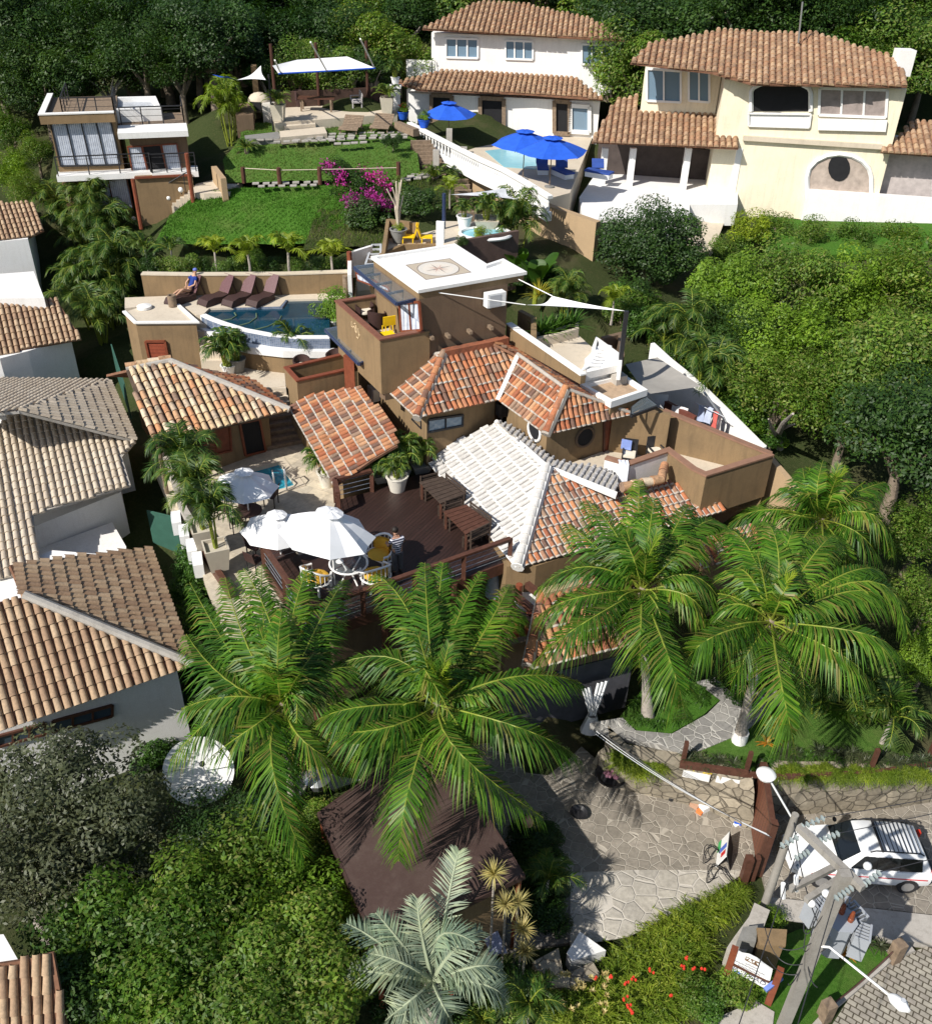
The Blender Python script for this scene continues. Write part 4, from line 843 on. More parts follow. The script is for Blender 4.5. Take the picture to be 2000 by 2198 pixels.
# ================================================================ upper pavilion
pf = ps('I', [(425, 485), (1548, 402), (1420, 235), (385, 262)], 12.55)
pv = thing('pavilion', 'open hilltop pavilion on a pale stone platform under a white sail roof', 'pavilion', pf[0])
link('platform', MB().prism(pf, 11.7, 12.55), STONEC, pv)
link('step', MB().prism(ps('I', [(480, 618), (905, 580), (880, 520), (470, 560)], 12.2), 11.8, 12.2), STONEC, pv); link('step', MB().prism(ps('I', [(515, 515), (800, 492), (795, 478), (515, 500)], 12.42), 11.8, 12.4), STONEC, pv)
bwA, bwB = p('I', 385, 205, 13.5), p('I', 1320, 160, 13.5)
link('back_wall', MB().wall([bwA, bwB, bwB + V((1.2, -1.0, 0))], 12.2, 13.5, .12), M('dark_brown_wall', (.085, .05, .038), .8, .2), pv)
for x, y in ((425, 205), (825, 186), (1275, 163)): A = p('I', x, y, 13.5); link('post', MB().tube([V((A.x, A.y, 12.4)), V((A.x, A.y, 16.3))], .1, 8), M('post_brown', (.07, .03, .02), .7) if 'post_brown' not in bpy.data.materials else bpy.data.materials['post_brown'], pv, True)
cf = [p('A2', *q) for q in ((605, 333, 15.0), (960, 314, 15.0), (1310, 293, 15.0))]; cb = [p('A2', *q) for q in ((560, 275, 15.45), (740, 232, 15.55), (1105, 208, 15.55))]
rows = []
for k in range(7):
    f = k / 6; rows.append([cf[0].lerp(cb[0], f), cf[0].lerp(cb[0], f).lerp(cf[1].lerp(cb[1], f), .5) + V((0, 0, -.12 * math.sin(math.pi * f))), cf[1].lerp(cb[1], f), cf[1].lerp(cb[1], f).lerp(cf[2].lerp(cb[2], f), .5) + V((0, 0, -.12 * math.sin(math.pi * f))), cf[2].lerp(cb[2], f)])
link('sail_roof', MB().grid(rows), FABW, pv, True); link('sail_hem', MB().tube(cf, .05, 5), BLUEF, pv)
for (x0, y0, z0), (x1, y1, z1) in (((955, 312, 15.0), (838, 103, 17.6)), ((1300, 285, 15.0), (1200, 80, 17.9)), ((618, 325, 15.0), (578, 235, 16.2))): link('strut', MB().tube([p('A2', x0, y0, z0), p('A2', x1, y1, z1)], .05, 6), WHITEC, pv)
# ================================================================ kiosk with the brown flat roof by the court
KZ = 3.45; kq = ps('G', [(85, 385), (989, -260), (1702, 872), (550, 1445)], KZ); kc = sum(kq, V((0, 0, 0))) / 4
kk = thing('kiosk', 'square gatehouse under a plain dark brown sheet roof beside the stone court', 'kiosk', (kc.x, kc.y, 0))
ap = kc + V((0, 0, .13)); mb = MB()
for i in range(4): mb.slab([kq[i], kq[(i + 1) % 4], ap], .08)
link('roof', mb, BROWNM, kk); link('fascia', MB().wall(kq, KZ - .18, KZ + .01, .06, True), M('dark_brown_fascia', (.06, .035, .03), .6, .1), kk)
link('wall', MB().wall([q.lerp(kc, .16) for q in kq], -.2, KZ - .15, .18, True), STUCCO, kk)
for q in kq: c_k = q.lerp(kc, .04); link('post', MB().tube([V((c_k.x, c_k.y, -.2)), V((c_k.x, c_k.y, KZ - .1))], .08, 8), WOODR, kk, True)
# ================================================================ neighbours at the left
def nhouse(label, facets, tm, cm, walls, wm, base, sp=.25, crs=.42):
    h = thing('neighbour_house', label, 'house', base)
    for f in facets: Facet(*f).build(h, tm, cm, 0, sp, crs)
    for pl, z0, z1 in walls: link('wall', MB().prism(pl, z0, z1), wm, h)
    return h
E0, E1 = p('F1', 745, 1440, 6.2), p('F1', 920, 1842, 6.2); AP = p('F1', 130, 1640, 8.4)
fA, fB = p('F2', -160, 680, 4.9), p('F2', 222, 592, 4.9)
n2 = nhouse('neighbouring white house under a wide pale grey tile roof, left of the pool house', [
    (E0, E1, AP, [E0, E1, AP]), (fA, fB, E1, [('F1', 920, 1842), ('S', 262, 980), ('S', 281, 1040), ('F2', 190, 272), fB, fA, ('F1', -260, 1900), ('F1', 130, 1640)]),
    (E0, p('F1', -300, 1480, 6.2), AP, [E0, ('F1', -300, 1425), ('F1', -300, 1680), AP])], T_GREY, CONC,
    [(ps('F2', [(-100, 560), (160, 500), (170, 300), (680, 100), (620, -200), (-200, -300)], 5.0), 1.0, 4.6), (ps('F1', [(700, 1500), (840, 1800), (-100, 1950), (-100, 1560)], 6.0), 1.5, 6.0)], WHITE, p('F2', 0, 300, 1.5))
link('terrace', MB().prism(ps('F2', [(200, 480), (640, 320), (720, 460), (700, 640), (220, 640)], 3.6), 1.0, 3.6), WHITE, n2)
G0, G1 = p('F2', 855, 462, 4.9), p('F2', 1098, 1132, 4.9); GA = p('F2', 140, 745, 7.2); G2 = p('F2', -120, 1545, 4.9)
n3 = nhouse('neighbouring house under a large sandy tile roof by the palms', [
    (G0, G1, GA, [G0, G1, GA, ('F2', 60, 560)]), (G1, G2, GA, [G1, G2, ('F2', -250, 820), GA])], T_SAND, CHAN,
    [(ps('F2', [(790, 520), (1000, 1120), (-100, 1420), (-100, 650), (300, 480)], 4.8), .5, 4.8)], WHITE, p('F2', 300, 1200, 1))
link('ridge_mortar', MB().tube([G1 + V((0, 0, .05)), GA + V((0, 0, .08))], .14, 8), CONC, n3, True)
f0, f1 = p('F2', 1000, 1120, 4.8), p('F2', -100, 1420, 4.8)
for a, b in ((300, 640), (-20, 260)): wpanel('window', n3, wq('F2', [(a, 1530 - (a) * .27), (b, 1530 - b * .27), (b, 1590 - b * .27), (a, 1590 - a * .27)], f0, f1), GLASS, WOOD, .05, .08, 2)
N0a, N0b = p('F1', 110, 235, 9.6), p('F1', 300, 415, 9.2)
n0 = nhouse('small neighbouring house with a sandy tile roof at the left edge, topmost on the left', [(p('F1', -200, 500, 8.9), p('F1', 290, 440, 8.9), p('F1', 0, 240, 9.9), [('F1', -200, 500), ('F1', 200, 465), ('F1', 300, 420), ('F1', 235, 240), ('F1', -200, 230)])], T_SAND, CHAN,
    [(ps('F1', [(-200, 520), (190, 480), (210, 260), (-200, 260)], 8.8), 4.5, 8.8)], WHITE, p('F1', 0, 500, 6))
n1 = nhouse('neighbouring house under a rust orange tile roof, above the pale grey one', [(p('F1', -300, 1290, 6.4), p('F1', 550, 1160, 6.4), p('F1', 0, 880, 7.8), [('F1', -300, 1290), ('F1', 10, 1265), ('F1', 200, 1215), ('F1', 552, 1155), ('F1', 385, 890), ('F1', -300, 860)])], T_SAND, CHAN,
    [(ps('F1', [(-300, 1310), (0, 1290), (190, 1240), (480, 1150), (360, 930), (-300, 930)], 6.3), 2.0, 6.3), (ps('F1', [(-300, 890), (300, 880), (230, 700), (-300, 740)], 7.9), 4, 7.9)], WHITE, p('F1', 0, 1250, 3))
n4 = nhouse('neighbouring house corner with a tan tile roof at the bottom left', [(p('E4', -300, 1760, 3.4), p('E4', 345, 1700, 3.4), p('E4', 0, 1390, 4.6), [('E4', -300, 1760), ('E4', 345, 1700), ('E4', 275, 1320), ('E4', 100, 1360), ('E4', -300, 1420)])], T_SAND, CHAN,
    [(ps('E4', [(-300, 1600), (240, 1600), (220, 1400), (-300, 1400)], 3.3), 0, 3.3), (ps('E4', [(-300, 1380), (100, 1360), (20, 1220), (-300, 1230)], 4.2), 0, 4.2)], WHITE, p('E4', 0, 1500, 0))
# ================================================================ white villa behind the balustrade
VT = 11.3
ground('villa_terrace', MB().prism([p('A3', *q) for q in ((235, 825, 11.7), (520, 985, 11.5), (700, 1085, 11.3), (870, 1175, 11.1), (1160, 1325, 10.8), (1290, 1290, 10.8), (1440, 900, 11), (1400, 640, 11), (300, 640, 11.3))], 8.5, VT - .3), STONEC)
vA, vB = p('A3', 380, 800, 11.5), p('A3', 1470, 885, 11.2); vu = (vB - vA).normalized(); vn = V((-vu.y, vu.x, 0)); vL = (vB - vA).length
wv = thing('white_villa', 'white two storey villa with brown tile roofs behind the balustrade', 'house', vA)
vP = lambda x, y, o=0: pn('A3', x, y, vA + vn * o, vn)
z1 = vP(900, 640).z; z2 = vP(900, 235, 2.6).z; z15 = vP(900, 480, 2.6).z
link('wall', MB().prism([vA - vu * 1.5, vB, vB + vn * 5, vA - vu * 1.5 + vn * 5], 10.5, z1), WHITE, wv)
L_, R_ = vP(385, 300, 2.6), vP(1595, 300, 2.6)
link('wall', MB().prism([L_, R_, R_ + vn * 6, L_ + vn * 6], z1, z2), WHITE, wv)
link('side_wall', MB().wall([vP(225, 600, 2.6), L_], 10.5, vP(225, 390, 2.6).z, .25), WHITE, wv)
Facet(vP(180, 560, -.8), vP(1510, 645, -.8), vP(850, 480, 2.55), [('A3', 165, 540), ('A3', 300, 585), ('A3', 1000, 612), ('A3', 1510, 650), ('A3', 1290, 480), ('A3', 440, 465)]).build(wv, T_BROWN, CHAN, 0, .34, .5)
Facet(vP(330, 180, 1.8), vP(1640, 265, 1.8), vP(850, 25, 6.0), [('A3', 325, 185), ('A3', 1000, 225), ('A3', 1650, 262), ('A3', 1420, 120), ('A3', 960, 20), ('A3', 680, 15)]).build(wv, T_BROWN, CHAN, 0, .34, .5)
for a, b, y0, y1 in ((480, 690, 250, 375), (870, 1050, 265, 385), (1370, 1570, 290, 420)): wpanel('window', wv, [vP(a, y0, 2.6), vP(b, y0 + 6, 2.6), vP(b, y1 + 6, 2.6), vP(a, y1, 2.6)], GLASSL, WHITEC, .05, .12, 2)
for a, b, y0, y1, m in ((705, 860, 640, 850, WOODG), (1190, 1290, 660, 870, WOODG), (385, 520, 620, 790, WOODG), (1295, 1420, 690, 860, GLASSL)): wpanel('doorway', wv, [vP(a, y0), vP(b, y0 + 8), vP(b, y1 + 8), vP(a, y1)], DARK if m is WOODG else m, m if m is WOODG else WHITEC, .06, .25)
k = MB().prism([p('A3', *q, VT - .28) for q in ((735, 990), (1000, 960), (1140, 1060), (1120, 1115), (860, 1095))], VT - .29, VT - .27)
solo('villa_pool', k, WAT3, 'pale turquoise pool on the white villa terrace below the blue parasols', 'pool')
bl = [p('A3', *q) for q in ((240, 800, 12.3), (520, 945, 12.2), (700, 1035, 12.1), (860, 1105, 12.0), (1010, 1190, 11.9), (1165, 1285, 11.7))]
bt = thing('balustrade', 'long white balustrade of turned posts on top of the tan retaining wall', 'balustrade', bl[0])
link('handrail', MB().wall(bl, [q.z - .16 for q in bl], [q.z for q in bl], .32), WHITE, bt)
link('plinth', MB().wall(bl, [q.z - 1.3 for q in bl], [q.z - .85 for q in bl], .34), WHITE, bt)
bs = sub(bl, 14); nb = 0
for i, q in enumerate(bs[:-1]):
    m = MB().lathe([(.05, 0), (.09, .1), (.10, .2), (.05, .4), (.08, .6), (.06, .7)], V((q.x, q.y, q.z - .86)), 8); link('baluster', m, WHITE, bt, True); nb += 1
rwp = [p('A3', *q) for q in ((620, 1085, 11.2), (740, 1135, 11.1), (870, 1195, 11.0), (1160, 1345, 10.7), (1480, 1455, 10.5))]
rwp2 = [V((q.x, q.y, 0)) for q in rwp]
solo('retaining_wall', MB().wall(rwp2, 7.5, [q.z for q in rwp], .4), OCHRE, 'tall blank tan retaining wall under the white balustrade', 'wall')
ground('villa_terrace', MB().prism(ps('A4', [(-150, 1110), (-130, 1235), (470, 1225), (470, 1150), (740, 1150), (740, 980), (-60, 980)], 10.1), 8.9, 10.1), WHITE)
# ================================================================ yellow villa
yA, yB = p('A4', 735, 1185, 9.1), p('A4', 1570, 1245, 9.1); yu = (yB - yA).normalized(); yn = V((-yu.y, yu.x, 0))
yv = thing('yellow_villa', 'cream yellow two storey villa with arched verandas and a brown hip roof', 'house', yA)
yP = lambda x, y, o=0: pn('A4', x, y, yA + yn * o, yn)
zE = yP(1100, 470).z; q0 = yP(595, 900); q1 = yP(1585, 900)
link('wall', MB().prism([q0, q1, q1 + yn * 7, q0 + yn * 7], 8.5, zE), CREAM, yv)
l0, l1 = yP(195, 600, 2.5), yP(620, 600, 2.5); link('wall', MB().prism([l0, l1, l1 + yn * 4.4, l0 + yn * 4.4], yP(400, 650, 2.5).z - .4, yP(400, 400, 2.5).z), CREAM, yv)
ry0, ry1 = yP(135, 355, -.2), yP(1695, 482, -.9); ry1 = yP(1695, 482, -.6); RP = yP(900, 180, 4.5)
Facet(ry0, ry1, RP, [('A4', 138, 350), ('A4', 600, 405), ('A4', 830, 470), ry1, ('A4', 1640, 330), ('A4', 1460, 275), ('A4', 1200, 190), ('A4', 640, 170), ('A4', 430, 215), ('A4', 250, 240)]).build(yv, T_BROWN, CHAN, 0, .34, .5)
Facet(yP(-60, 800, -1.0), yP(745, 830, -1.0), yP(400, 640, 2.45), [('A4', -80, 795), ('A4', 745, 830), ('A4', 740, 640), ('A4', 180, 625), ('A4', 170, 540), ('A4', 60, 560)]).build(yv, T_BROWN, CHAN, 0, .34, .5)
Facet(yP(1550, 855, -.6), yP(1900, 875, -.6), yP(1800, 690, 2.5), [('A4', 1545, 850), ('A4', 1950, 880), ('A4', 1950, 690), ('A4', 1740, 680)]).build(yv, T_BROWN, CHAN, 0, .34, .5)
def arch(a, b, y0, y1, rise, name, m, fm, o=0):
    pts = [yP(a, y1, o), yP(a, y0 + rise, o)] + [yP(a + (b - a) * (.5 - .5 * math.cos(math.pi * k / 8)), y0 + rise - rise * math.sin(math.pi * k / 8), o) for k in range(1, 8)] + [yP(b, y0 + rise, o), yP(b, y1, o)]
    f = MB(); pts2 = [q - yn * .06 for q in pts]; f.tube(pts2, .13, 6); ob = link(name, f, fm, yv, True)
    g = link('opening', MB().poly([q - yn * .04 for q in pts]), m, yv); g.parent = ob
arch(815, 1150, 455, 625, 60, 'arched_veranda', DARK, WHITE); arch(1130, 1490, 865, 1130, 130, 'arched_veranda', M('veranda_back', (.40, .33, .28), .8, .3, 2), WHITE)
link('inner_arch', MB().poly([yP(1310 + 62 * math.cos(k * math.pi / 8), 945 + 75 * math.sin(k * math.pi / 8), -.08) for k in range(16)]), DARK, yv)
wpanel('balcony_rail', yv, [yP(800, 635), yP(1150, 640), yP(1140, 715), yP(800, 705)], WHITE, WHITE, .1, .1)
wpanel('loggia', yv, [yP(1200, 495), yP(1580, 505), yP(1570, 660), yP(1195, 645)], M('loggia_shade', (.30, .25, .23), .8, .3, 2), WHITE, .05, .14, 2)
link('white_band', MB().slab([yP(1190, 665, -.1), yP(1580, 675, -.1), yP(1570, 740, -.1), yP(1190, 730, -.1)], .1), WHITE, yv)
link('cornice', MB().bar(yP(770, 775, -.12), yP(1550, 825, -.12), .25, .25), STONEC, yv)
for a, b in ((230, 420), (465, 580)): wpanel('window', yv, [yP(a, 385, 2.5), yP(b, 400, 2.5), yP(b, 575, 2.5), yP(a, 565, 2.5)], GLASSL, WHITEC, .06, .12, 1)
link('veranda_wall', MB().prism([yP(-60, 1180, .3), yP(710, 1180, .3), yP(710, 1180, 2.4), yP(-60, 1180, 2.4)], 8.5, yP(300, 1070, .3).z), WHITE, yv)
for x in (-20, 135, 440, 720): A = yP(x, 1000, .1); link('column', MB().box((A.x, A.y, (yP(x, 830, .1).z + yP(x, 1090, .1).z) / 2), (.35, .35, yP(x, 830, .1).z - yP(x, 1090, .1).z)), WHITE, yv)
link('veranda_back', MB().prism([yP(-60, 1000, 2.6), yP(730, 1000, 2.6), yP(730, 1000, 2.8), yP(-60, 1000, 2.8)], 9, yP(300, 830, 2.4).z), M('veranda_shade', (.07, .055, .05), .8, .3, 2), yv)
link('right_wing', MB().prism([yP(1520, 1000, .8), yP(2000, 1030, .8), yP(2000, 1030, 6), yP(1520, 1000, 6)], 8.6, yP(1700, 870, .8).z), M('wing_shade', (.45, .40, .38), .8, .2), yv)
link('terrace_wall', MB().prism([yP(1110, 1170, -.6), yP(2000, 1230, -.6), yP(2000, 1230, 0), yP(1110, 1170, 0)], 8.0, yP(1500, 1100, -.6).z), WHITE, yv)
link('roof_vent', MB().box(yP(1665, 350, 2), (.9, .9, 1.3)), WHITE, yv)
link('lightning_rod', MB().tube([yP(1080, 240, 3), yP(1105, 10, 3)], .05, 5), STEEL, yv)
ground('villa_lawn', MB().slab([yP(880, 1210, -.8), yP(1110, 1240, -.8), yP(2000, 1260, -.8), p('A4', 2000, 1400, 8.7), p('A4', 1100, 1440, 8.5), p('A4', 900, 1400, 8.5)], .4), GRASS)
ground('villa_drive', MB().slab([p('A4', 480, 1140, 9.6), p('A4', 690, 1180, 9.2), p('A4', 600, 1420, 8.7), p('A4', 450, 1350, 8.9)], .3), STONEC)
# ================================================================ timber sun deck
RZ = DZ + 1.0
dk = [p('S', 563, 1164, RZ), p('S', 690, 1125, RZ), p('S', 718, 1026, RZ), p('S', 797, 1007, RZ)]
fr_, fl_ = p('C2', 1232, 928, RZ), p('C2', -366, 1492, RZ)
dpoly = [dk[0], dk[1], dk[2], dk[3], p('C2', 600, 395, DZ), p('C2', 650, 430, DZ), p('C2', 1190, 960, DZ), fr_, fl_]
deck = thing('sun_deck', 'dark red timber sun deck with a post and wire railing beside the white-washed roof', 'deck', (dpoly[0].x, dpoly[0].y, 1.8))
link('decking', MB().prism(dpoly, DZ - .16, DZ), WOODD, deck)
link('fascia', MB().wall([fr_, fl_, dk[0]], DZ - .45, DZ - .01, .1), WOOD, deck)
def railing(pts, gaps=()):
    top, wr_ = MB(), MB()
    for i in range(len(pts) - 1):
        a, b = pts[i], pts[i + 1]; top.bar(V((a.x, a.y, RZ - .06)), V((b.x, b.y, RZ - .06)), .17, .1)
        for h in (.2, .4, .6, .8): wr_.tube([V((a.x, a.y, DZ + h)), V((b.x, b.y, DZ + h))], .012, 4)
        n = max(1, round((b - a).length / 1.75))
        for k in range(n + (i == len(pts) - 2)):
            q = a.lerp(b, k / n); link('post', MB().box((q.x, q.y, DZ + .42), (.15, .15, 1.0)), WOOD, deck)
    link('handrail', top, WOOD, deck); link('wires', wr_, STEEL, deck)
railing([fr_, fl_, dk[0], dk[1]]); railing([dk[2] + V((.25, -.95, 0)), dk[2], dk[3]])
for q in (fr_, fr_.lerp(fl_, .3), fr_.lerp(fl_, .65), fl_): link('support', MB().tube([V((q.x, q.y, 1.0)), V((q.x, q.y, DZ - .1))], .13, 8), WOOD, deck)
for i in range(7): a = dk[0].lerp(dk[3], .1 + i * .13); b = fl_.lerp(fr_, .1 + i * .13); link('joist', MB().bar(V((a.x, a.y, DZ - .26)), V((b.x, b.y, DZ - .26)), .1, .18), WOOD, deck)
fb = [fl_.lerp(fr_, .02) + V((.3, 1.1, 0)), fr_ + V((-.2, 1.2, 0))]
solo('lower_wall', MB().wall(fb, 1.2, DZ - .2, .25), STUCCO_D, 'shaded brown wall below the timber sun deck', 'wall')
# tables with benches tucked in
def slat_table(pts, label):
    t = thing('picnic_table', label, 'table', sum(pts, V((0, 0, 0))) / 4 - V((0, 0, .75)), 'timber tables with tucked in benches on the deck')
    tb = MB()
    for k in range(7):
        f0, f1 = k / 7 + .012, (k + 1) / 7 - .004; tb.slab([pts[0].lerp(pts[3], f0), pts[1].lerp(pts[2], f0), pts[1].lerp(pts[2], f1), pts[0].lerp(pts[3], f1)], .04)
    link('tabletop', tb, WOODK if 'grey' in label else WOOD, t); c = t.location + V((0, 0, .75))
    for q in pts: a = q.lerp(c, .12); link('leg', MB().box((a.x, a.y, DZ + .36), (.09, .09, .7)), WOOD, t)
    for A, B, nm in ((pts[2], pts[3], 1), (pts[0], pts[1], 1), (pts[1], pts[2], 0)):
        d = (B - A).normalized(); o = V((d.y, -d.x, 0)); o = o if o.dot(A - c) > 0 else -o; bm = MB()
        a, b = A + o * .12 + d * .12, B + o * .12 - d * .12; z = lambda q, h: V((q.x, q.y, DZ + h))
        bm.slab([z(a - o * .4, .44), z(b - o * .4, .44), z(b, .44), z(a, .44)], .04)
        for h in (.58, .7, .84): bm.bar(z(a, h), z(b, h), .04, .07)
        for q in (a, b): bm.bar(z(q, 0), z(q, .9), .06); bm.bar(z(q - o * .4, 0), z(q - o * .4, .44), .06)
        link('bench', bm, WOODK, t)
slat_table(ps('C2', [(512, 492), (690, 445), (868, 590), (680, 662)], DZ + .75), 'weathered grey slatted table, nearer the potted palms on the deck')
slat_table(ps('C2', [(700, 722), (880, 668), (1072, 812), (880, 905)], DZ + .75), 'brown slatted table, nearer the front railing of the deck')
# ---------------------------------------------------------------- parasols
def parasol(c, ax, ay, z0, h, r, label, m=FABW, group='white octagonal parasols', tilt=(0, 0), scal=.12, n=8, name='parasol'):
    A = p(c, ax, ay, z0 + h); t = thing(name, label, 'parasol', (A.x, A.y, z0), group)
    T = Matrix.Rotation(tilt[0], 3, 'X') @ Matrix.Rotation(tilt[1], 3, 'Y'); cn = MB(); rows = []
    for j in range(5):
        f = j / 4; L = []
        for k in range(n * 2 + 1):
            a = 2 * math.pi * k / (n * 2) + .2; mid = k % 2; rr = r * f * (1 - (scal * f if mid else 0)); zz = -h * .26 * f ** 1.15 - (.05 * f if mid else 0) + (.03 * math.sin(f * 3.14) if not mid else 0)
            L.append(A + T @ V((rr * math.cos(a), rr * math.sin(a), zz)))
        rows.append(L)
    cn.grid(rows); link('canopy', cn, m, t)
    v = MB(); v.grid([[A + T @ V((rr * math.cos(2 * math.pi * k / 16), rr * math.sin(2 * math.pi * k / 16), zz + (.02 if k % 2 else 0))) for k in range(17)] for rr, zz in ((.0, .07), (r * .16, .045), (r * .28, -.012))]); link('vent_cap', v, m, t)
    link('pole', MB().tube([V((A.x, A.y, z0)), A], .028, 7), WHITEC if m is FABW else WOODG, t, True)
    rb = MB()
    for k in range(n): a = 2 * math.pi * k / n + .2; rb.tube([A + V((0, 0, -.06)), A + T @ V((r * .97 * math.cos(a), r * .97 * math.sin(a), -h * .26 - .05))], .012, 4)
    link('ribs', rb, WOOD, t); link('base', MB().lathe([(.28, 0), (.28, .06), (.06, .1)], V((A.x, A.y, z0)), 14), CONCD, t, True); return t
parasol('C1', 1205, 525, DZ, 3.0, 1.58, 'largest white parasol, tilted over the glass table on the timber deck', tilt=(R(-7), R(9)))
parasol('C1', 600, 240, TZ, 2.4, 1.27, 'white parasol streaked with palm shadow, nearest the small pool', tilt=(R(-4), R(3)))
parasol('C1', 832, 540, TZ, 2.4, 1.27, 'white parasol on the stone terrace, half behind the deck corner rail', tilt=(R(-4), R(3)))
for c, x, y, h, r, lab in (('A3', 1000, 862, 2.6, 1.9, 'blue parasol, left of the pair overlapping by the villa pool'), ('A3', 1180, 905, 2.6, 2.0, 'blue parasol, right of the pair overlapping by the villa pool'), ('A3', 500, 675, 2.6, 1.75, 'blue parasol standing alone by the white villa doorway')):
    parasol(c, x, y, VT - .3, h, r, lab, BLUEF, 'blue parasols on the villa terrace', n=6)
# ---------------------------------------------------------------- chairs
def part(nm, mb, m, t, sm=False): return link(nm, mb, m, t, sm, world=False)
def proto(name, label, cat, group=None): return thing(name, label, cat, (0, 0, 0), group)
def cane_chair():
    t = proto('cane_armchair', '', 'armchair', 'white cane armchairs with yellow cushions on the deck')
    arc = [(.42 * math.cos(a), .40 * math.sin(a)) for a in [R(-35 + 250 * k / 14) for k in range(15)]]
    b = MB(); b.tube([V((x, y, .62 + .34 * max(0, (y + .1) / .5) ** 1.2)) for x, y in arc], .035, 7); b.tube([V((x, y, .40)) for x, y in arc] + [V((arc[0][0], arc[0][1], .4))], .03, 6)
    part('frame', b, GLOSSW, t, True); s = MB()
    for x, y in arc: s.bar((x, y, .40), (x, y, .60 + .34 * max(0, (y + .1) / .5) ** 1.2), .018)
    part('spindles', s, GLOSSW, t)
    for x, y in ((-.3, -.22), (.3, -.22), (-.28, .28), (.28, .28)): part('leg', MB().bar((x, y, 0), (x, y, .4), .05), GLOSSW, t)
    part('seat_cushion', MB().ball((0, 0, .46), .36, 12, 6, (1, .95, .22)), FABY, t, True)
    k = MB(); k.grid([[V((.35 * math.cos(a), .33 * math.sin(a), z)) for a in [R(20 + 140 * i / 9) for i in range(10)]] for z in (.48, .7, .86)]); k.grid([[V((.28 * math.cos(a), .26 * math.sin(a), z)) for a in [R(20 + 140 * i / 9) for i in range(10)]][::-1] for z in (.48, .7, .86)])
    part('back_cushion', k, FABY, t, True); return t
def put(o, lst):
    for i, (loc, rz, lab) in enumerate(lst):
        if i == 0: o.location = V(loc); o.rotation_euler = (0, 0, rz); o['label'] = lab
        else: dup(o, loc, rz, lab)
bpy.context.view_layer.update()
cc_ = cane_chair()
for o in cc_.children: o.scale = (1.2, 1.2, 1.12)
put(cc_, [(p('C1', 1120, 1060, DZ), R(150), 'white cane armchair with yellow cushions, left of the glass table and nearest the front rail'),
    (p('C1', 1530, 1040, DZ), R(-150), 'white cane armchair with yellow cushions, just below the glass table and the standing man'),
    (p('C1', 1560, 900, DZ), R(-35), 'white cane armchair in shadow, right beside the standing man'), (p('C1', 1340, 810, DZ), R(15), 'white cane armchair half hidden under the largest parasol, behind the glass table')])
c0 = p('C1', 1345, 1000, DZ); t = thing('glass_table', 'round glass table with a white rim under the largest parasol', 'table', c0)
link('tabletop', MB().lathe([(.62, .72), (.62, .735)], c0, 28), GLASSC, t); k = MB(); k.tube([c0 + V((.63 * math.cos(a), .63 * math.sin(a), .73)) for a in [R(12 * i) for i in range(31)]], .035, 7); link('rim', k, GLOSSW, t, True)
for i in range(4): a = R(45 + 90 * i); link('leg', MB().tube([c0 + V((.42 * math.cos(a), .42 * math.sin(a), 0)), c0 + V((.15 * math.cos(a), .15 * math.sin(a), .35)), c0 + V((.5 * math.cos(a), .5 * math.sin(a), .71))], .03, 6), GLOSSW, t, True)
solo('plate', MB().lathe([(.05, 0), (.13, .02), (.13, .03)], c0 + V((-.3, .02, .74)), 14), GLOSSW, 'white plate on the left of the glass table', 'plate')
solo('glass_bowl', MB().lathe([(.06, 0), (.13, .09), (.12, .1)], c0 + V((.08, -.1, .74)), 12), GLASSC, 'clear glass bowl in the middle of the round glass table', 'bowl')
def metal_chair():
    t = proto('terrace_chair', '', 'chair', 'dark chairs around the terrace tables')
    part('seat', MB().box((0, 0, .45), (.46, .45, .04)), WICK, t); part('backrest', MB().slab([(-.23, .22, .46), (.23, .22, .46), (.22, .32, .92), (-.22, .32, .92)], .03), WICK, t)
    for x, y in ((-.21, -.2), (.21, -.2), (-.21, .22), (.21, .22)): part('leg', MB().bar((x, y, 0), (x, y, .45), .035), BLACK, t)
    a = MB()
    for x in (-.25, .25): a.tube([(x, -.2, .45), (x, -.2, .66), (x, .25, .68)], .018, 5)
    part('armrests', a, BLACK, t); return t
put(metal_chair(), [(p('C1', 795, 470, TZ), R(-100), 'dark terrace chair beside the pool ladder, right of the pool parasol'), (p('C1', 640, 560, TZ), R(170), 'dark terrace chair in blue shade between the two terrace parasols'),
    (p('C1', 560, 650, TZ), R(120), 'dark terrace chair left of the lower terrace parasol'), (p('C1', 480, 560, TZ), R(80), 'dark terrace chair beside the tall potted palm, left of the pool parasol table'),
    (p('C1', 690, 830, TZ), R(60), 'dark chair at the corner post of the deck, below the lower terrace parasol'), (p('C1', 690, 925, TZ), R(150), 'dark chair with a pale cushion, nearest the palm tops on the terrace'), (p('C1', 850, 790, TZ), R(-60), 'dark chair inside the deck corner rail, under the parasol edge')])
def round_table(c, label, r=.5):
    t = thing('terrace_table', label, 'table', c, 'dark round tables under the terrace parasols'); link('tabletop', MB().lathe([(r, .7), (r, .735)], c, 22), WICK, t)
    for i in range(4): a = R(45 + 90 * i); link('leg', MB().tube([c + V((r * .8 * math.cos(a), r * .8 * math.sin(a), 0)), c + V((r * .3 * math.cos(a), r * .3 * math.sin(a), .4)), c + V((r * .7 * math.cos(a), r * .7 * math.sin(a), .7))], .022, 5), BLACK, t, True)
qa = p('C1', 600, 240, TZ + 2.4); round_table(V((qa.x, qa.y - .0, TZ)), 'dark round table under the parasol nearest the pool')
qa = p('C1', 832, 540, TZ + 2.4); round_table(V((qa.x, qa.y, TZ)), 'dark round table under the parasol beside the deck corner')
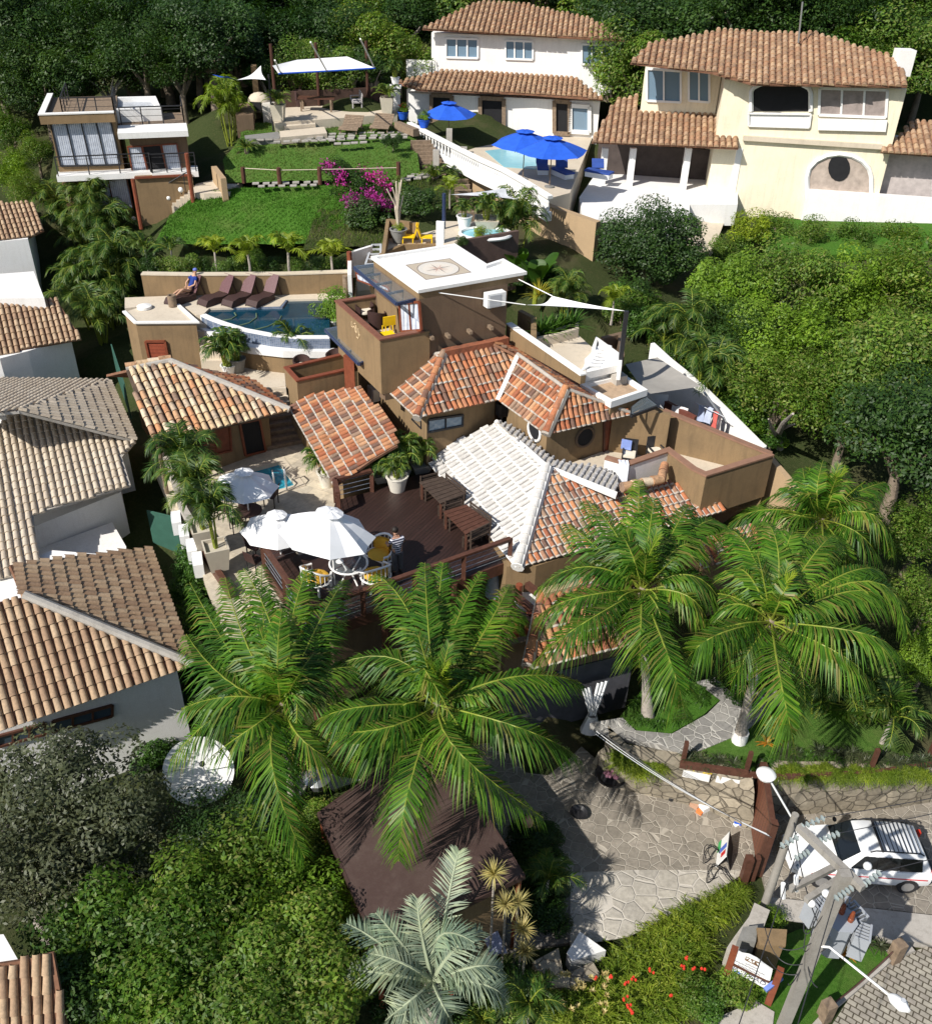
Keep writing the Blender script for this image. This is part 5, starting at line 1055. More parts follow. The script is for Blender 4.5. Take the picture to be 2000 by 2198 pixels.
# ---------------------------------------------------------------- people
def skin_mesh(name, joints, edges, m, parent, sub=2):
    me = bpy.data.meshes.new(name); me.from_pydata([V(j[:3]) - parent.location for j in joints], edges, []); me.materials.append(m)
    o = bpy.data.objects.new(name, me); COL.objects.link(o); o.parent = parent
    md = o.modifiers.new('skin', 'SKIN'); md.use_smooth_shade = True
    for v, j in zip(me.skin_vertices[0].data, joints):
        v.radius = (j[3], j[4] if len(j) > 4 else j[3]); v.use_root = False
    me.skin_vertices[0].data[0].use_root = True
    s = o.modifiers.new('sub', 'SUBSURF'); s.levels = s.render_levels = sub; return o
def face(par, c, f, up, m=SKIN, s=1.0):
    """eyes, nose and mouth on a head centred at c looking along f"""
    r = f.cross(up).normalized(); k = MB(); k.ball(c + f * .105 * s - up * .015, .022 * s, 6, 5, (1, 1, 1.3)); link('nose', k, m, par, True)
    for d in (-1, 1):
        k = MB().ball(c + f * .085 * s + r * .036 * d + up * .02, .013, 6, 4); link('eye', k, DARK, par)
        k = MB().ball(c + r * .078 * d, .03, 6, 5, (.5, 1, 1.2)); link('ear', k, m, par, True)
    link('mouth', MB().box(c + f * .088 * s - up * .055, (.05, .012, .012)), M('lips', (.35, .12, .10), .6), par)
def hand(o, wrist, d, side, m, curl=.5):
    """palm and five fingers growing out of the wrist along d"""
    d = d.normalized(); s_ = d.cross(V((0, 0, 1))).normalized() * side; n_ = s_.cross(d); js = [(*wrist, .028, .020), (*(wrist + d * .05), .040, .018), (*(wrist + d * .09), .040, .016)]; ed = [(0, 1), (1, 2)]
    for i, L in enumerate((.070, .080, .075, .058)):
        b = wrist + d * .09 + s_ * (.030 - i * .02); q = b + d * L * .5 - n_ * L * .15 * curl; r_ = q + d * L * .4 - n_ * L * .45 * curl; k = len(js); js += [(*b, .010), (*q, .009), (*r_, .008)]; ed += [(2, k), (k, k + 1), (k + 1, k + 2)]
    k = len(js); b = wrist + d * .035 + s_ * .042; js += [(*b, .013), (*(b + d * .04 + s_ * .02), .010), (*(b + d * .065 + s_ * .02), .008)]; ed += [(1, k), (k, k + 1), (k + 1, k + 2)]
    return skin_mesh('hand', js, ed, m, o, 1)
# man standing on the deck, seen from behind, head bent to the left
f0 = p('C2', 345, 1205, DZ); fA = R(118); fd = V((math.cos(fA), math.sin(fA), 0)); sd_ = V((-fd.y, fd.x, 0))
man = thing('person', 'man in a navy striped shirt and grey trousers standing on the deck', 'person', f0)
L_ = lambda s, f, z: (f0 + sd_ * s + fd * f + V((0, 0, z)))
J = [(*L_(0, 0, .92), .15, .11), (*L_(0, .01, 1.12), .145, .105), (*L_(0, .0, 1.36), .17, .11), (*L_(0, .04, 1.47), .075), (*L_(.01, .09, 1.56), .062), (*L_(.02, .13, 1.66), .10, .105), (*L_(.02, .13, 1.76), .075),
     (*L_(.19, .0, 1.40), .062), (*L_(.30, .08, 1.16), .045), (*L_(.24, .30, 1.06), .036), (*L_(-.19, .0, 1.40), .062), (*L_(-.27, .1, 1.15), .045), (*L_(-.16, .30, 1.08), .036),
     (*L_(.10, 0, .84), .10), (*L_(.11, .02, .48), .068), (*L_(.12, -.02, .09), .045), (*L_(.12, .14, .04), .042, .03), (*L_(-.10, 0, .84), .10), (*L_(-.11, .03, .48), .068), (*L_(-.12, .0, .09), .045), (*L_(-.12, .16, .04), .042, .03)]
E_ = [(0, 1), (1, 2), (2, 3), (3, 4), (4, 5), (5, 6), (2, 7), (7, 8), (8, 9), (2, 10), (10, 11), (11, 12), (0, 13), (13, 14), (14, 15), (15, 16), (0, 17), (17, 18), (18, 19), (19, 20)]
skin_mesh('body', J, E_, SKIN, man)
hand(man, L_(.24, .30, 1.06), fd - sd_ * .3, -1, SKIN); hand(man, L_(-.16, .30, 1.08), fd + sd_ * .2, 1, SKIN)
hc = L_(.02, .13, 1.68); hk = MB().ball(hc - fd * .012 + V((0, 0, .035)), .118, 12, 8, (1, 1, .98)); link('hair', hk, HAIR, man, True); face(man, hc, fd, V((0, 0, 1)))
mS = bpy.data.materials.new('striped_shirt'); mS.use_nodes = True; nt_ = mS.node_tree; b_s = nt_.nodes['Principled BSDF']; tc_ = _n(nt_, 'ShaderNodeTexCoord'); wv_ = _n(nt_, 'ShaderNodeTexWave', bands_direction='Z'); wv_.inputs['Scale'].default_value = 3.6; wv_.inputs['Distortion'].default_value = .6
nt_.links.new(tc_.outputs['Object'], wv_.inputs[0]); nt_.links.new(ramp(nt_, wv_.outputs['Fac'], [(.55, (.02, .025, .06)), (.65, (.6, .6, .66))]), b_s.inputs['Base Color']); b_s.inputs['Roughness'].default_value = .9
g = lambda j, k: (j[0], j[1], j[2], j[3] + k, (j[4] if len(j) > 4 else j[3]) + k)
up_ = lambda a, b, f: tuple(V(a[:3]).lerp(V(b[:3]), f)) + (a[3] * (1 - f) + b[3] * f + .022,)
skin_mesh('shirt', [(*L_(0, 0, .82), .165, .13), g(J[1], .025), g(J[2], .02), (*L_(0, .02, 1.43), .095), g(J[7], .022), up_(J[7], J[8], .6), g(J[10], .022), up_(J[10], J[11], .6)], [(0, 1), (1, 2), (2, 3), (2, 4), (4, 5), (2, 6), (6, 7)], mS, man)
skin_mesh('trousers', [(*L_(0, 0, 1.0), .16, .12), g(J[13], .022), g(J[14], .026), g(J[15], .03), g(J[17], .022), g(J[18], .026), g(J[19], .03)], [(0, 1), (1, 2), (2, 3), (0, 4), (4, 5), (5, 6)], M('grey_trousers', (.10, .10, .11), .9), man)
for s in (1, -1): link('shoe', MB().ball(L_(.12 * s, .09, .05), .14, 8, 5, (.42, .9, .42)), BLACK, man, True)
# ---------------------------------------------------------------- upper pool loungers
def lounger(m1, m2):
    t = proto('sun_lounger', '', 'sun lounger', 'wicker sun loungers beside the infinity pool')
    s = [(-1.25, .10), (-1.1, .30), (-.7, .36), (-.2, .27), (.15, .30)]
    mb = MB(); mb.grid([[V((y, x, z)) for y in (-.33, -.15, .15, .33)] for x, z in s]); mb.grid([[V((y, x, z - .04)) for y in (.33, 0, -.33)] for x, z in s]); part('seat', mb, m1, t, True)
    bk = [(.15, .32), (.35, .62), (.55, .95), (.62, 1.08)]; mb = MB(); mb.grid([[V((y, x, z)) for y in (-.33, -.2, .2, .33)] for x, z in bk]); mb.grid([[V((y, x + .04, z - .03)) for y in (.33, 0, -.33)] for x, z in bk]); part('backrest', mb, m2, t, True)
    for d in (-1, 1):
        part('runner', MB().grid([[V((d * .34, x, z)), V((d * .34, x, 0))] for x, z in s]), WICK, t); part('brace', MB().bar((d * .28, .5, .85), (d * .28, .75, .05), .04), WICK, t)
    return t
lz = lounger(WICK, WICKP); rzl = R(-36)
put(lz, [(p('B1', 835, 572, PZ), rzl, 'wicker sun lounger with a plum back, nearest the person by the pool'), (p('B1', 1005, 572, PZ), R(-30), 'wicker sun lounger, left of the white round side table'),
         (p('B1', 1180, 572, PZ), R(-28), 'wicker sun lounger, right of the white round side table'), (p('B1', 590, 568, PZ), rzl, 'wicker sun lounger in shade with a person lying on it')])
def side_table(c, label):
    t = thing('side_table', label, 'side table', c, 'round side tables between the loungers'); link('tabletop', MB().lathe([(.3, .46), (.3, .5)], c, 20), GLOSSW, t); link('leg', MB().lathe([(.2, 0), (.05, .05), (.05, .46)], c, 10), WICK, t, True); return c
side_table(p('B1', 1155, 515, PZ), 'white round side table between the two loungers in the sun'); q = side_table(p('B1', 800, 512, PZ), 'white round side table in shade with towels on it')
solo('folded_towel', MB().box(q + V((-.08, 0, .57)), (.3, .2, .13), .4), FABW, 'folded white towels on the shaded side table by the pool', 'towel')
lo = p('B1', 590, 568, PZ); Mz = Matrix.Rotation(rzl, 3, 'Z'); LL = lambda x, y, z: lo + Mz @ V((x, y, z))
sw = thing('person', 'person in a blue top and cap reclining on the shaded pool lounger', 'person', lo)
J = [(*LL(0, .08, .45), .14, .11), (*LL(0, .28, .68), .14, .11), (*LL(0, .44, .95), .15, .10), (*LL(0, .52, 1.10), .06), (*LL(0, .55, 1.20), .1), (*LL(0, .57, 1.30), .075), (*LL(.19, .42, .98), .055), (*LL(.30, .2, .72), .042), (*LL(.12, .02, .62), .034), (*LL(-.19, .42, .98), .055), (*LL(-.28, .15, .70), .042), (*LL(-.1, .0, .60), .034),
     (*LL(.10, -.02, .42), .095), (*LL(.14, -.42, .62), .07), (*LL(.12, -.85, .42), .045), (*LL(.12, -.95, .46), .035), (*LL(-.10, -.02, .42), .095), (*LL(-.12, -.45, .52), .07), (*LL(-.13, -.92, .38), .045), (*LL(-.13, -1.02, .44), .035)]
E2_ = [(0, 1), (1, 2), (2, 3), (3, 4), (4, 5), (2, 6), (6, 7), (7, 8), (2, 9), (9, 10), (10, 11), (0, 12), (12, 13), (13, 14), (14, 15), (0, 16), (16, 17), (17, 18), (18, 19)]
skin_mesh('body', J, E2_, SKIND, sw); fy = (Mz @ V((0, -1, .25))).normalized()
hand(sw, LL(.12, .02, .62), Mz @ V((-.4, -1, 0)), -1, SKIND); hand(sw, LL(-.1, .0, .60), Mz @ V((.3, -1, 0)), 1, SKIND)
skin_mesh('top', [g(J[0], .015), g(J[1], .02), g(J[2], .02), g(J[6], .02), up_(J[6], J[7], .5), g(J[9], .02), up_(J[9], J[10], .5)], [(0, 1), (1, 2), (2, 3), (3, 4), (2, 5), (5, 6)], M('navy_top', (.012, .035, .20), .8), sw)
link('cap', MB().ball(LL(0, .57, 1.30), .115, 12, 7, (1, 1, .7)), M('blue_cap', (.12, .16, .45), .8), sw, True); face(sw, LL(0, .55, 1.23), fy, V((0, 0, 1)), SKIND)
# ---------------------------------------------------------------- air conditioners
def aircon(loc, rz, label, m=WHITEC, s=(.82, .34, .56)):
    t = thing('air_conditioner', label, 'air conditioner', loc, 'outdoor air conditioner units', rz); x, y, z = s
    part('casing', MB().box((0, 0, z / 2), s), m, t); part('grille', MB().box((-.08, -y / 2 - .006, z / 2), (x * .62, .02, z * .8)), GREYM if m is not BLACK else DARK, t)
    part('feet', MB().box((-x * .35, 0, -.03), (.06, y, .06)).box((x * .35, 0, -.03), (.06, y, .06)), BLACK, t)
wu = R(27)
for x, y, lab in ((140, 640, 'farthest of the white condenser units on the terrace edge wall'), (195, 735, 'white condenser unit, second along the terrace edge wall'), (248, 838, 'white condenser unit nearest the hedge on the terrace edge wall'), (290, 935, 'white condenser unit lowest on the wall by the hedge top')):
    aircon(p('C1', x, y, TZ - .1), R(-72), lab)
qa = pw('B2', 1445, 650, tp[5], tp[4]); aircon(qa + V((.05, -.28, 0)), math.atan2(uv_.y, uv_.x), 'white condenser unit hung high on the front of the flat roofed tower')
qa = pw('B3', 125, 1350, ub, ue); aircon(qa + V((.1, -.3, 0)), wu, 'dark grey condenser unit tucked under the valley of the main roof', BLACK)
aircon(pw('B2', 515, 1420, ua, ub) + V((-.25, -.1, 0)), R(-62), 'white condenser unit on the wall left of the main roof corner')
aircon(p('B4', 200, 70, 5.6), R(-75), 'white condenser unit in the alley beside the pump house')
# ---------------------------------------------------------------- balcony furniture
def barrel():
    t = proto('tub_chair', '', 'tub chair', 'dark wicker tub chairs on the balconies'); a_s = [R(-50 + 280 * k / 14) for k in range(15)]
    part('shell', MB().grid([[V((r * math.cos(a), r * math.sin(a), z + (.12 * max(0, math.sin(a)) if z > .3 else 0))) for a in a_s] for r, z in ((.30, 0), (.36, .3), (.39, .66), (.34, .66), (.31, .35))]), WICK, t, True)
    part('cushion', MB().lathe([(.30, .34), (.31, .40), (.28, .45)], (0, 0, 0), 14), FABC, t, True); return t
put(barrel(), [(p('B4', 1445, 222, 7.0), R(10), 'dark tub chair at the left end of the small low balcony'), (p('B4', 1690, 175, 7.0), R(-20), 'dark tub chair at the right end of the small low balcony'),
    (p('B2', 395, 790, BZ), R(20), 'dark tub chair with a plum back at the far end of the tower balcony'), (p('B2', 495, 850, BZ), R(160), 'dark tub chair with a grey cloth, near the corner of the tower balcony')])
st_ = MB().box(p('B2', 582, 905, BZ + .42), (.5, .45, .06), R(27)); qs = p('B2', 582, 905, BZ)
t = thing('yellow_chair', 'bright yellow chair in the front corner of the tower balcony', 'chair', qs); link('seat', st_, YEL, t); link('backrest', MB().slab([qs + V((-.15, -.28, .45)), qs + V((.32, -.05, .45)), qs + V((.33, -.08, .85)), qs + V((-.14, -.31, .85))], .04), YEL, t)
for dx, dy in ((-.2, -.1), (.2, .1), (-.1, .2), (.1, -.2)): link('leg', MB().bar(qs + V((dx, dy, 0)), qs + V((dx, dy, .4)), .04), YEL, t)
def cush_chair():
    t = proto('balcony_chair', '', 'chair', 'dark armchairs with cream cushions on the right terrace')
    part('frame', MB().box((0, 0, .34), (.56, .54, .08)).box((-.26, 0, .58), (.05, .5, .05)).box((.26, 0, .58), (.05, .5, .05)).box((0, .27, .7), (.56, .05, .5)), BLACK, t)
    for x, y in ((-.25, -.24), (.25, -.24), (-.25, .25), (.25, .25)): part('leg', MB().bar((x, y, 0), (x, y, .6), .04), BLACK, t)
    part('cushion', MB().box((0, -.02, .43), (.46, .46, .1)), FABC, t); return t
put(cush_chair(), [(p('C3', 695, 300, TF + .5) - V((0, .1, .5)), R(-12), 'dark chair with a cream cushion and a blue cloth on its back'), (p('C3', 862, 245, TF + .5) - V((.15, .6, .5)), R(18), 'dark chair with a cream cushion below the glass canopy, nearest the terrace corner')])
solo('blue_towel', MB().box(p('C3', 678, 262, TF + .75), (.4, .06, .4), R(-20)), M('pale_blue_cloth', (.22, .30, .62), .85), 'small blue towel over the back of a dark terrace chair', 'towel')
tw_ = MB(); A, B = p('C3', 632, 368, 7.24), p('C3', 690, 372, 7.24); tw_.grid([[A.lerp(B, f) + V((0, o, h + (.02 * math.sin(f * 14)))) for f in (0, .2, .4, .6, .8, 1)] for o, h in ((.2, 0), (-.02, .02), (-.16, 0), (-.20, -.5), (-.22, -.95))])
solo('white_towel', tw_, M('striped_towel', (.72, .75, .82), .9, .1, 8), 'white towel hanging over the low white parapet of the right terrace', 'towel')
# ---------------------------------------------------------------- sails, posts and the laundry yard
pb = p('B3', 872, 1165, 8.8); pt = V((pb.x, pb.y, ztop('B3', 912, 695, pb).z))
t = thing('sail_post', 'tall dark steel post on a pale block holding the white sail by the hot tub', 'post', pb)
link('shaft', MB().bar(pb + V((0, 0, .3)), pt, .16), BLACK, t); link('block', MB().box(pb + V((0, 0, .18)), (.5, .5, .36), wu), CONC, t)
S1, S2 = p('B3', 443, 597, 11.75), p('B3', 268, 655, 11.55)
def sail(T, C1, C2, label, m=FABW, sag=.18, name='shade_sail'):
    mb = MB(); n = 8; cc = (T + C1 + C2) / 3
    def edge(a, b, f): q = a.lerp(b, f); return q + (cc - q) * sag * math.sin(math.pi * f)
    rows = []
    for i in range(n + 1):
        f = i / n; a, b = edge(T, C1, f), edge(T, C2, f)
        rows.append([(a.lerp(b, j / n) + (T - cc) * 0 + ((cc - a.lerp(b, j / n)) * sag * math.sin(math.pi * j / n) * (f ** 3)) + V((0, 0, -.10 * math.sin(math.pi * j / n) * f))) for j in range(n + 1)])
    return solo(name, mb.grid(rows), m, label, 'shade sail', None, True)
sail(pt, S1, S2, 'white triangular shade sail stretched between the tower and the dark post')
ta, tb2 = pw('B2', 1650, 455, tp[5], tp[4]), pw('B2', 1000, 567, tp[5], tp[4])
solo('sail_rope', MB().tube([ta, S1], .022, 5), WHITEC, 'white rope from the tower roof corner to the upper sail tip', 'rope'); solo('sail_rope', MB().tube([tb2, S2], .022, 5), WHITEC, 'long white rope across the front of the tower to the sail', 'rope')
gq = ps('B3', [(922, 1045), (1132, 1000), (1422, 1190), (1060, 1242)], 8.5); rows = []
for i in range(7): rows.append([gq[0].lerp(gq[3], i / 6).lerp(gq[1].lerp(gq[2], i / 6), j / 6) + V((0, 0, -.16 * math.sin(math.pi * i / 6) * math.sin(math.pi * j / 6))) for j in range(7)])
solo('grey_awning', MB().grid(rows), FABG, 'flat grey shade cloth over the laundry yard at the right', 'awning', None, True)
YZ = 5.4
ground('laundry_yard', MB().prism(ps('B3', [(1050, 1240), (1340, 1100), (1480, 1260), (1850, 1580), (1700, 1620), (1180, 1400)], YZ), 3, YZ), WHITE)
bwl = pz('B3', [(1100, 905, 8.2), (1215, 1010, 8.0), (1310, 1085, 7.8), (1460, 1215, 7.4), (1620, 1370, 6.8), (1770, 1520, 6.3), (1835, 1590, 6.1)])
solo('boundary_wall', MB().wall(bwl, 3.5, [q.z for q in bwl], .2), WHITE, 'white boundary wall along the green bank right of the laundry yard', 'wall')
lsA = ps('B3', [(1195, 1225), (1395, 1330)], YZ + 2.3); solo('store_shed', MB().wall(lsA, YZ - .5, YZ + 1.9, .15), M('shed_brown', (.15, .05, .035), .7, .2, 3), 'brown door panel of the store under the grey shade cloth', 'shed')
def cloth(c, pts, z, drop, m, label, name='laundry', grp=None):
    A, B = p(c, *pts[0], z), p(c, *pts[1], z); k = MB(); k.grid([[A.lerp(B, f) + V((ru(-.03, .03), ru(-.03, .03), -drop * h + (.0))) for f in (0, .25, .5, .75, 1)] for h in (0, .35, .7, 1)]); return solo(name, k, m, label, 'laundry', grp, True)
cloth('B3', [(1062, 1240), (1205, 1243)], 7.6, .9, FABW, 'white sheet hanging under the edge of the grey shade cloth'); cloth('B3', [(1225, 1310), (1335, 1335)], 7.4, 1.0, FABW, 'white sheet hanging in front of the brown store')
for (x0, y0, x1, y1, m, lab) in ((1408, 1310, 1450, 1318, M('pale_blue_a', (.45, .52, .70), .9), 'pale blue shirt, first on the clothesline'), (1455, 1318, 1500, 1335, M('pale_blue_b', (.50, .56, .72), .9), 'pale blue cloth, second on the clothesline'), (1505, 1350, 1535, 1362, M('red_cloth', (.60, .13, .11), .9), 'red shirt on the clothesline'), (1538, 1366, 1556, 1380, M('dark_cloth', (.10, .08, .09), .9), 'dark trousers at the right end of the clothesline')):
    cloth('B3', [(x0, y0), (x1, y1)], 7.1, .75, m, lab, 'hanging_clothes', 'clothes on the clothesline')
solo('clothesline', MB().tube([p('B3', 1385, 1300, 7.12), p('B3', 1570, 1390, 7.12)], .02, 4), GREYM, 'thin line carrying blue and red clothes in the laundry yard', 'clothesline')
solo('pole', MB().tube([p('B3', 1440, 1230, 8.0), p('B3', 1615, 1470, 6.0)], .05, 6), GREYM, 'grey pole slanting along the white boundary wall', 'pole')
# jacuzzi terrace above the tower
JZ = 10.7
jq = ps('A3', [(418, 1500), (470, 1610), (560, 1605), (945, 1540), (820, 1455), (420, 1450)], JZ)
ground('jacuzzi_terrace', MB().prism(jq, 8.0, JZ), STONEC)
solo('terrace_front_wall', MB().wall(ps('A3', [(560, 1612), (950, 1545)], JZ), 8.0, JZ + .25, .2), M('chocolate_stucco', (.115, .075, .062), .85, .2), 'chocolate brown wall below the hot tub terrace behind the tower', 'wall')
solo('side_wall', MB().wall(ps('A3', [(418, 1450), (470, 1455)], JZ + 1.0), JZ - .5, JZ + 1.0, .15), WHITE, 'short white wall at the left of the hot tub terrace', 'wall')
t = thing('hot_tub', 'round white sunken hot tub on the pale terrace behind the tower', 'hot tub', p('A3', 740, 1540, JZ)); q = t.location.copy()
link('rim', MB().tube([q + V((1.25 * math.cos(a), .95 * math.sin(a), .05)) for a in [R(15 * i) for i in range(25)]], .09, 6), GLOSSW, t, True); link('water', MB().poly([q + V((1.2 * math.cos(a), .9 * math.sin(a), .02)) for a in [R(15 * i) for i in range(24)]]), WAT3, t)
lt = ps('A3', [(100, 1450), (300, 1475), (295, 1580), (55, 1650)], 10.6); solo('terrace_wall', MB().wall([lt[0], lt[1]], 8.6, 10.7, .18).wall([lt[0], lt[3]], 8.6, [10.7, 10.0], .18), STUCCO, 'angled tan wall around the potted dracaena terrace', 'wall')
ground('lower_terrace', MB().prism(ps('A3', [(100, 1560), (300, 1530), (420, 1500), (470, 1610), (200, 1610), (60, 1670)], 9.9), 8, 9.85), STONEC)
solo('terrace_front_wall', MB().wall(ps('A3', [(50, 1675), (200, 1608), (470, 1608)], 9.9), 7.5, 9.95, .2), STUCCO, 'tan wall directly behind the tower below the yellow chairs', 'wall')
ygc = p('A3', 232, 1590, 9.88)
for dx, lab, rz in ((0, 'yellow deck chair seen from the side on the terrace behind the tower, left one', 0), (.95, 'yellow deck chair on the terrace behind the tower, right one', R(180))):
    t = thing('deck_chair', lab, 'deck chair', ygc + V((dx, 0, 0)), 'yellow deck chairs behind the tower', rz); part('seat', MB().box((0, 0, .32), (.55, .5, .06)), YEL, t); part('backrest', MB().slab([(.28, -.25, .3), (.28, .25, .3), (.5, .25, .95), (.5, -.25, .95)], .05), YEL, t)
    for x, y in ((-.25, -.2), (-.25, .2), (.25, -.2), (.25, .2)): part('leg', MB().bar((x, y, 0), (x, y, .3), .05), YEL, t)
pb2 = p('A3', 465, 1605, 9.9); pt2 = V((pb2.x, pb2.y, ztop('A3', 445, 1268, pb2).z)); solo('sail_post', MB().tube([pb2, pt2], .09, 8), NAVY, 'navy steel post holding the small white sail on the slope', 'post', None, True)
sail(pt2 + V((.3, 0, -.05)), p('A3', 872, 1232, 12.3), p('A3', 960, 1308, 11.9), 'small white shade sail above the slope behind the tower', M('grey_white_sail', (.62, .63, .66), .8), .22)
sail(p('I', 345, 92, 15.1), p('I', 300, -40, 15.6), p('I', 80, 92, 15.2), 'small white shade sail at the left of the pavilion roof', FABW, .2)
sail(p('I', 80, 90, 15.2), p('I', -10, 55, 15.6), p('I', -150, 40, 15.6), 'blue shade sail tip left of the pavilion', BLUEF, .2)
ib = p('I', 415, 560, 12.0); solo('sail_post', MB().tube([ib, V((ib.x, ib.y, 15.2))], .06, 7), BLACK, 'thin black post in front of the barbecue oven', 'post')
gx = MB(); ga = ps('B2', [(400, 335), (455, 175), (525, 172), (520, 330)], 9.4)
for k in range(5): gx.bar(ga[0].lerp(ga[1], k / 4), ga[3].lerp(ga[2], k / 4), .08, .08)
gx.bar(ga[0], ga[1], .1); gx.bar(ga[3], ga[2], .1); solo('glass_roof_frame', gx, GREYM, 'grey steel frame stepping up behind the left of the tower', 'roof frame')
stairs('garden_steps', p('B2', 310, 600, 8.0), p('B2', 480, 590, 8.0), p('B2', 330, 440, 9.3), p('B2', 430, 430, 9.3), 7, STONEC, 'pale stone steps between the pool wall and the tower balcony')
solo('white_stair_wall', MB().wall(ps('B2', [(268, 420), (270, 235), (445, 180)], 9.7), 8.2, 9.7, .18), WHITE, 'white topped wall along the upper steps left of the tower', 'wall')
for x, y, h, lab in ((283, 590, 2.2, 'tall red brown timber post by the stone steps'), (240, 605, 1.1, 'short timber post by the stone steps')): q = p('B2', x, y, PZ); solo('timber_post', MB().tube([q, q + V((0, 0, h))], .13, 9), WOODR if h > 2 else WOODG, lab, 'post', None, True)
# ================================================================ pavilion furniture and upper garden
F = 12.57
tq_ = ps('I', [(655, 248), (958, 240), (945, 262), (668, 268)], F + .76); t = thing('dining_table', 'long dark wooden table in the shade of the hilltop pavilion', 'table', sum(tq_, V((0, 0, 0))) / 4 - V((0, 0, .76)))
ce = sum(tq_, V((0, 0, 0))) / 4; link('tabletop', MB().box(ce, (2.3, .95, .06), R(4)), WOOD, t)
for x, y in ((-.95, -.35), (.95, -.35), (-.95, .35), (.95, .35)): link('leg', MB().bar(ce + V((x, y, -.76)), ce + V((x, y, 0)), .1), WOODG, t)
t = thing('wicker_chair', 'dark wicker armchair at the left end of the pavilion table', 'chair', p('I', 650, 330, F)); q = t.location.copy()
link('seat', MB().lathe([(.3, 0), (.34, .4), (.30, .42)], q, 12), WICK, t, True); link('backrest', MB().grid([[q + V((.36 * math.cos(a), .36 * math.sin(a), z)) for a in [R(60 + 200 * k / 8) for k in range(9)]] for z in (.38, .95)]), WICK, t, True)
bq = p('I', 1170, 350, F); t = thing('garden_bench', 'pale weathered wooden bench turned sideways on the pavilion floor', 'bench', bq)
Mb = Matrix.Rotation(R(-78), 3, 'Z'); B_l = lambda x, y, z: bq + Mb @ V((x, y, z)); WB_ = M('silver_wood', (.42, .40, .40), .8, .25, 5)
s = MB()
for k in range(5): s.box(B_l(0, -.24 + k * .12, .45), (1.5, .1, .04), R(-78))
link('seat', s, WB_, t); s = MB()
for k in range(4): s.box(B_l(0, .32 + .02 * k, .55 + k * .12), (1.5, .03, .08), R(-78))
link('backrest', s, WB_, t)
for x in (-.7, .7):
    for y, h in ((-.26, .65), (.3, .98)): link('leg', MB().bar(B_l(x, y, 0), B_l(x, y + (.05 if h > .9 else 0), h), .07), WB_, t)
    link('armrest', MB().bar(B_l(x, -.28, .65), B_l(x, .32, .66), .07, .04), WB_, t)
def wave_lounger():
    t = proto('garden_lounger', '', 'garden lounger', 'low wooden loungers below the pavilion'); pr = [(-.95, .25), (-.6, .38), (-.2, .30), (.2, .36), (.55, .55), (.9, .78)]
    mb = MB()
    for k in range(len(pr) - 1):
        for h in range(3):
            a = V((0, pr[k][0], pr[k][1])).lerp(V((0, pr[k + 1][0], pr[k + 1][1])), h / 3 + .03); b = V((0, pr[k][0], pr[k][1])).lerp(V((0, pr[k + 1][0], pr[k + 1][1])), (h + 1) / 3 - .03); mb.slab([a + V((-.6, 0, 0)), a + V((.6, 0, 0)), b + V((.6, 0, 0)), b + V((-.6, 0, 0))], .04)
    part('slats', mb, WOODG, t)
    for x, y, h in ((-.5, -.8, .3), (.5, -.8, .3), (-.5, .6, .55), (.5, .6, .55)): part('leg', MB().bar((x, y, 0), (x, y, h), .07), WOODG, t)
    return t
put(wave_lounger(), [(p('I', 1130, 560, 12.05), R(-8), 'low wooden lounger below the pavilion platform, left of the two'), (p('I', 1410, 545, 12.05), R(-8), 'low wooden lounger below the pavilion platform, right of the two by the log seat')])
solo('log_seat', MB().bar(p('I', 1545, 505, 12.3), p('I', 1720, 575, 12.25), .42, .42), WOODG, 'thick weathered timber log seat by the white balustrade', 'log seat')
oq = p('I', 290, 345, 12.6); t = thing('barbecue', 'tan masonry barbecue and domed oven at the left of the pavilion', 'barbecue', V((oq.x, oq.y, 11.8)))
link('counter', MB().prism(ps('I', [(85, 560), (240, 555), (250, 430), (100, 450)], 12.0), 11.6, 12.9), STUCCO_D, t); link('dome', MB().ball(V((oq.x, oq.y, 12.9)), .75, 14, 8, (1, .9, .85)), STONEC, t, True)
link('chimney', MB().prism(ps('I', [(235, 250), (285, 245), (285, 225), (235, 225)], 13.2), 11.6, 15.0), STUCCO, t); link('firebox', MB().box(V((oq.x - .1, oq.y - .65, 12.8)), (.7, .2, .5)), DARK, t)
link('pedestal', MB().prism([oq + V((.35, -.9, 0)), oq + V((1.15, -.9, 0)), oq + V((1.15, -.2, 0)), oq + V((.35, -.2, 0))], 11.6, 13.0), ROSEP, t)
solo('stone_kerb', MB().prism(ps('I', [(150, 600), (460, 565), (480, 600), (470, 625), (160, 625)], 12.1), 11.6, 12.1), CONCD, 'pale rough stone kerb in front of the barbecue', 'kerb')
for i, (x, y, h, lab) in enumerate(((355, 1130, 1.0, 'farthest left timber fence post on the path between the lawns'), (615, 1145, 1.1, 'timber fence post second from the left between the lawns'), (908, 1140, 1.1, 'timber fence post just left of the purple bougainvillea'), (1480, 1125, 1.3, 'timber fence post just right of the purple bougainvillea'))):
    q = p('A2', x, y, 10.75); solo('fence_post', MB().tube([q, q + V((0, 0, h * .85))], .125, 9), WOOD, lab, 'post', 'round posts of the rope fence', True)
for x, y, h, lab in ((500, 1060, 1.9, 'grey square post at the lower end of the balustrade stairs'), (415, 1160, 1.5, 'grey square post between the two sleeper stairs'), (595, 1140, 1.5, 'grey square post beside the tan retaining wall top')): q = p('A3', x, y, 10.7); solo('concrete_post', MB().box(q + V((0, 0, h / 2)), (.35, .35, h)), CONC, lab, 'post', 'grey posts by the sleeper stairs')
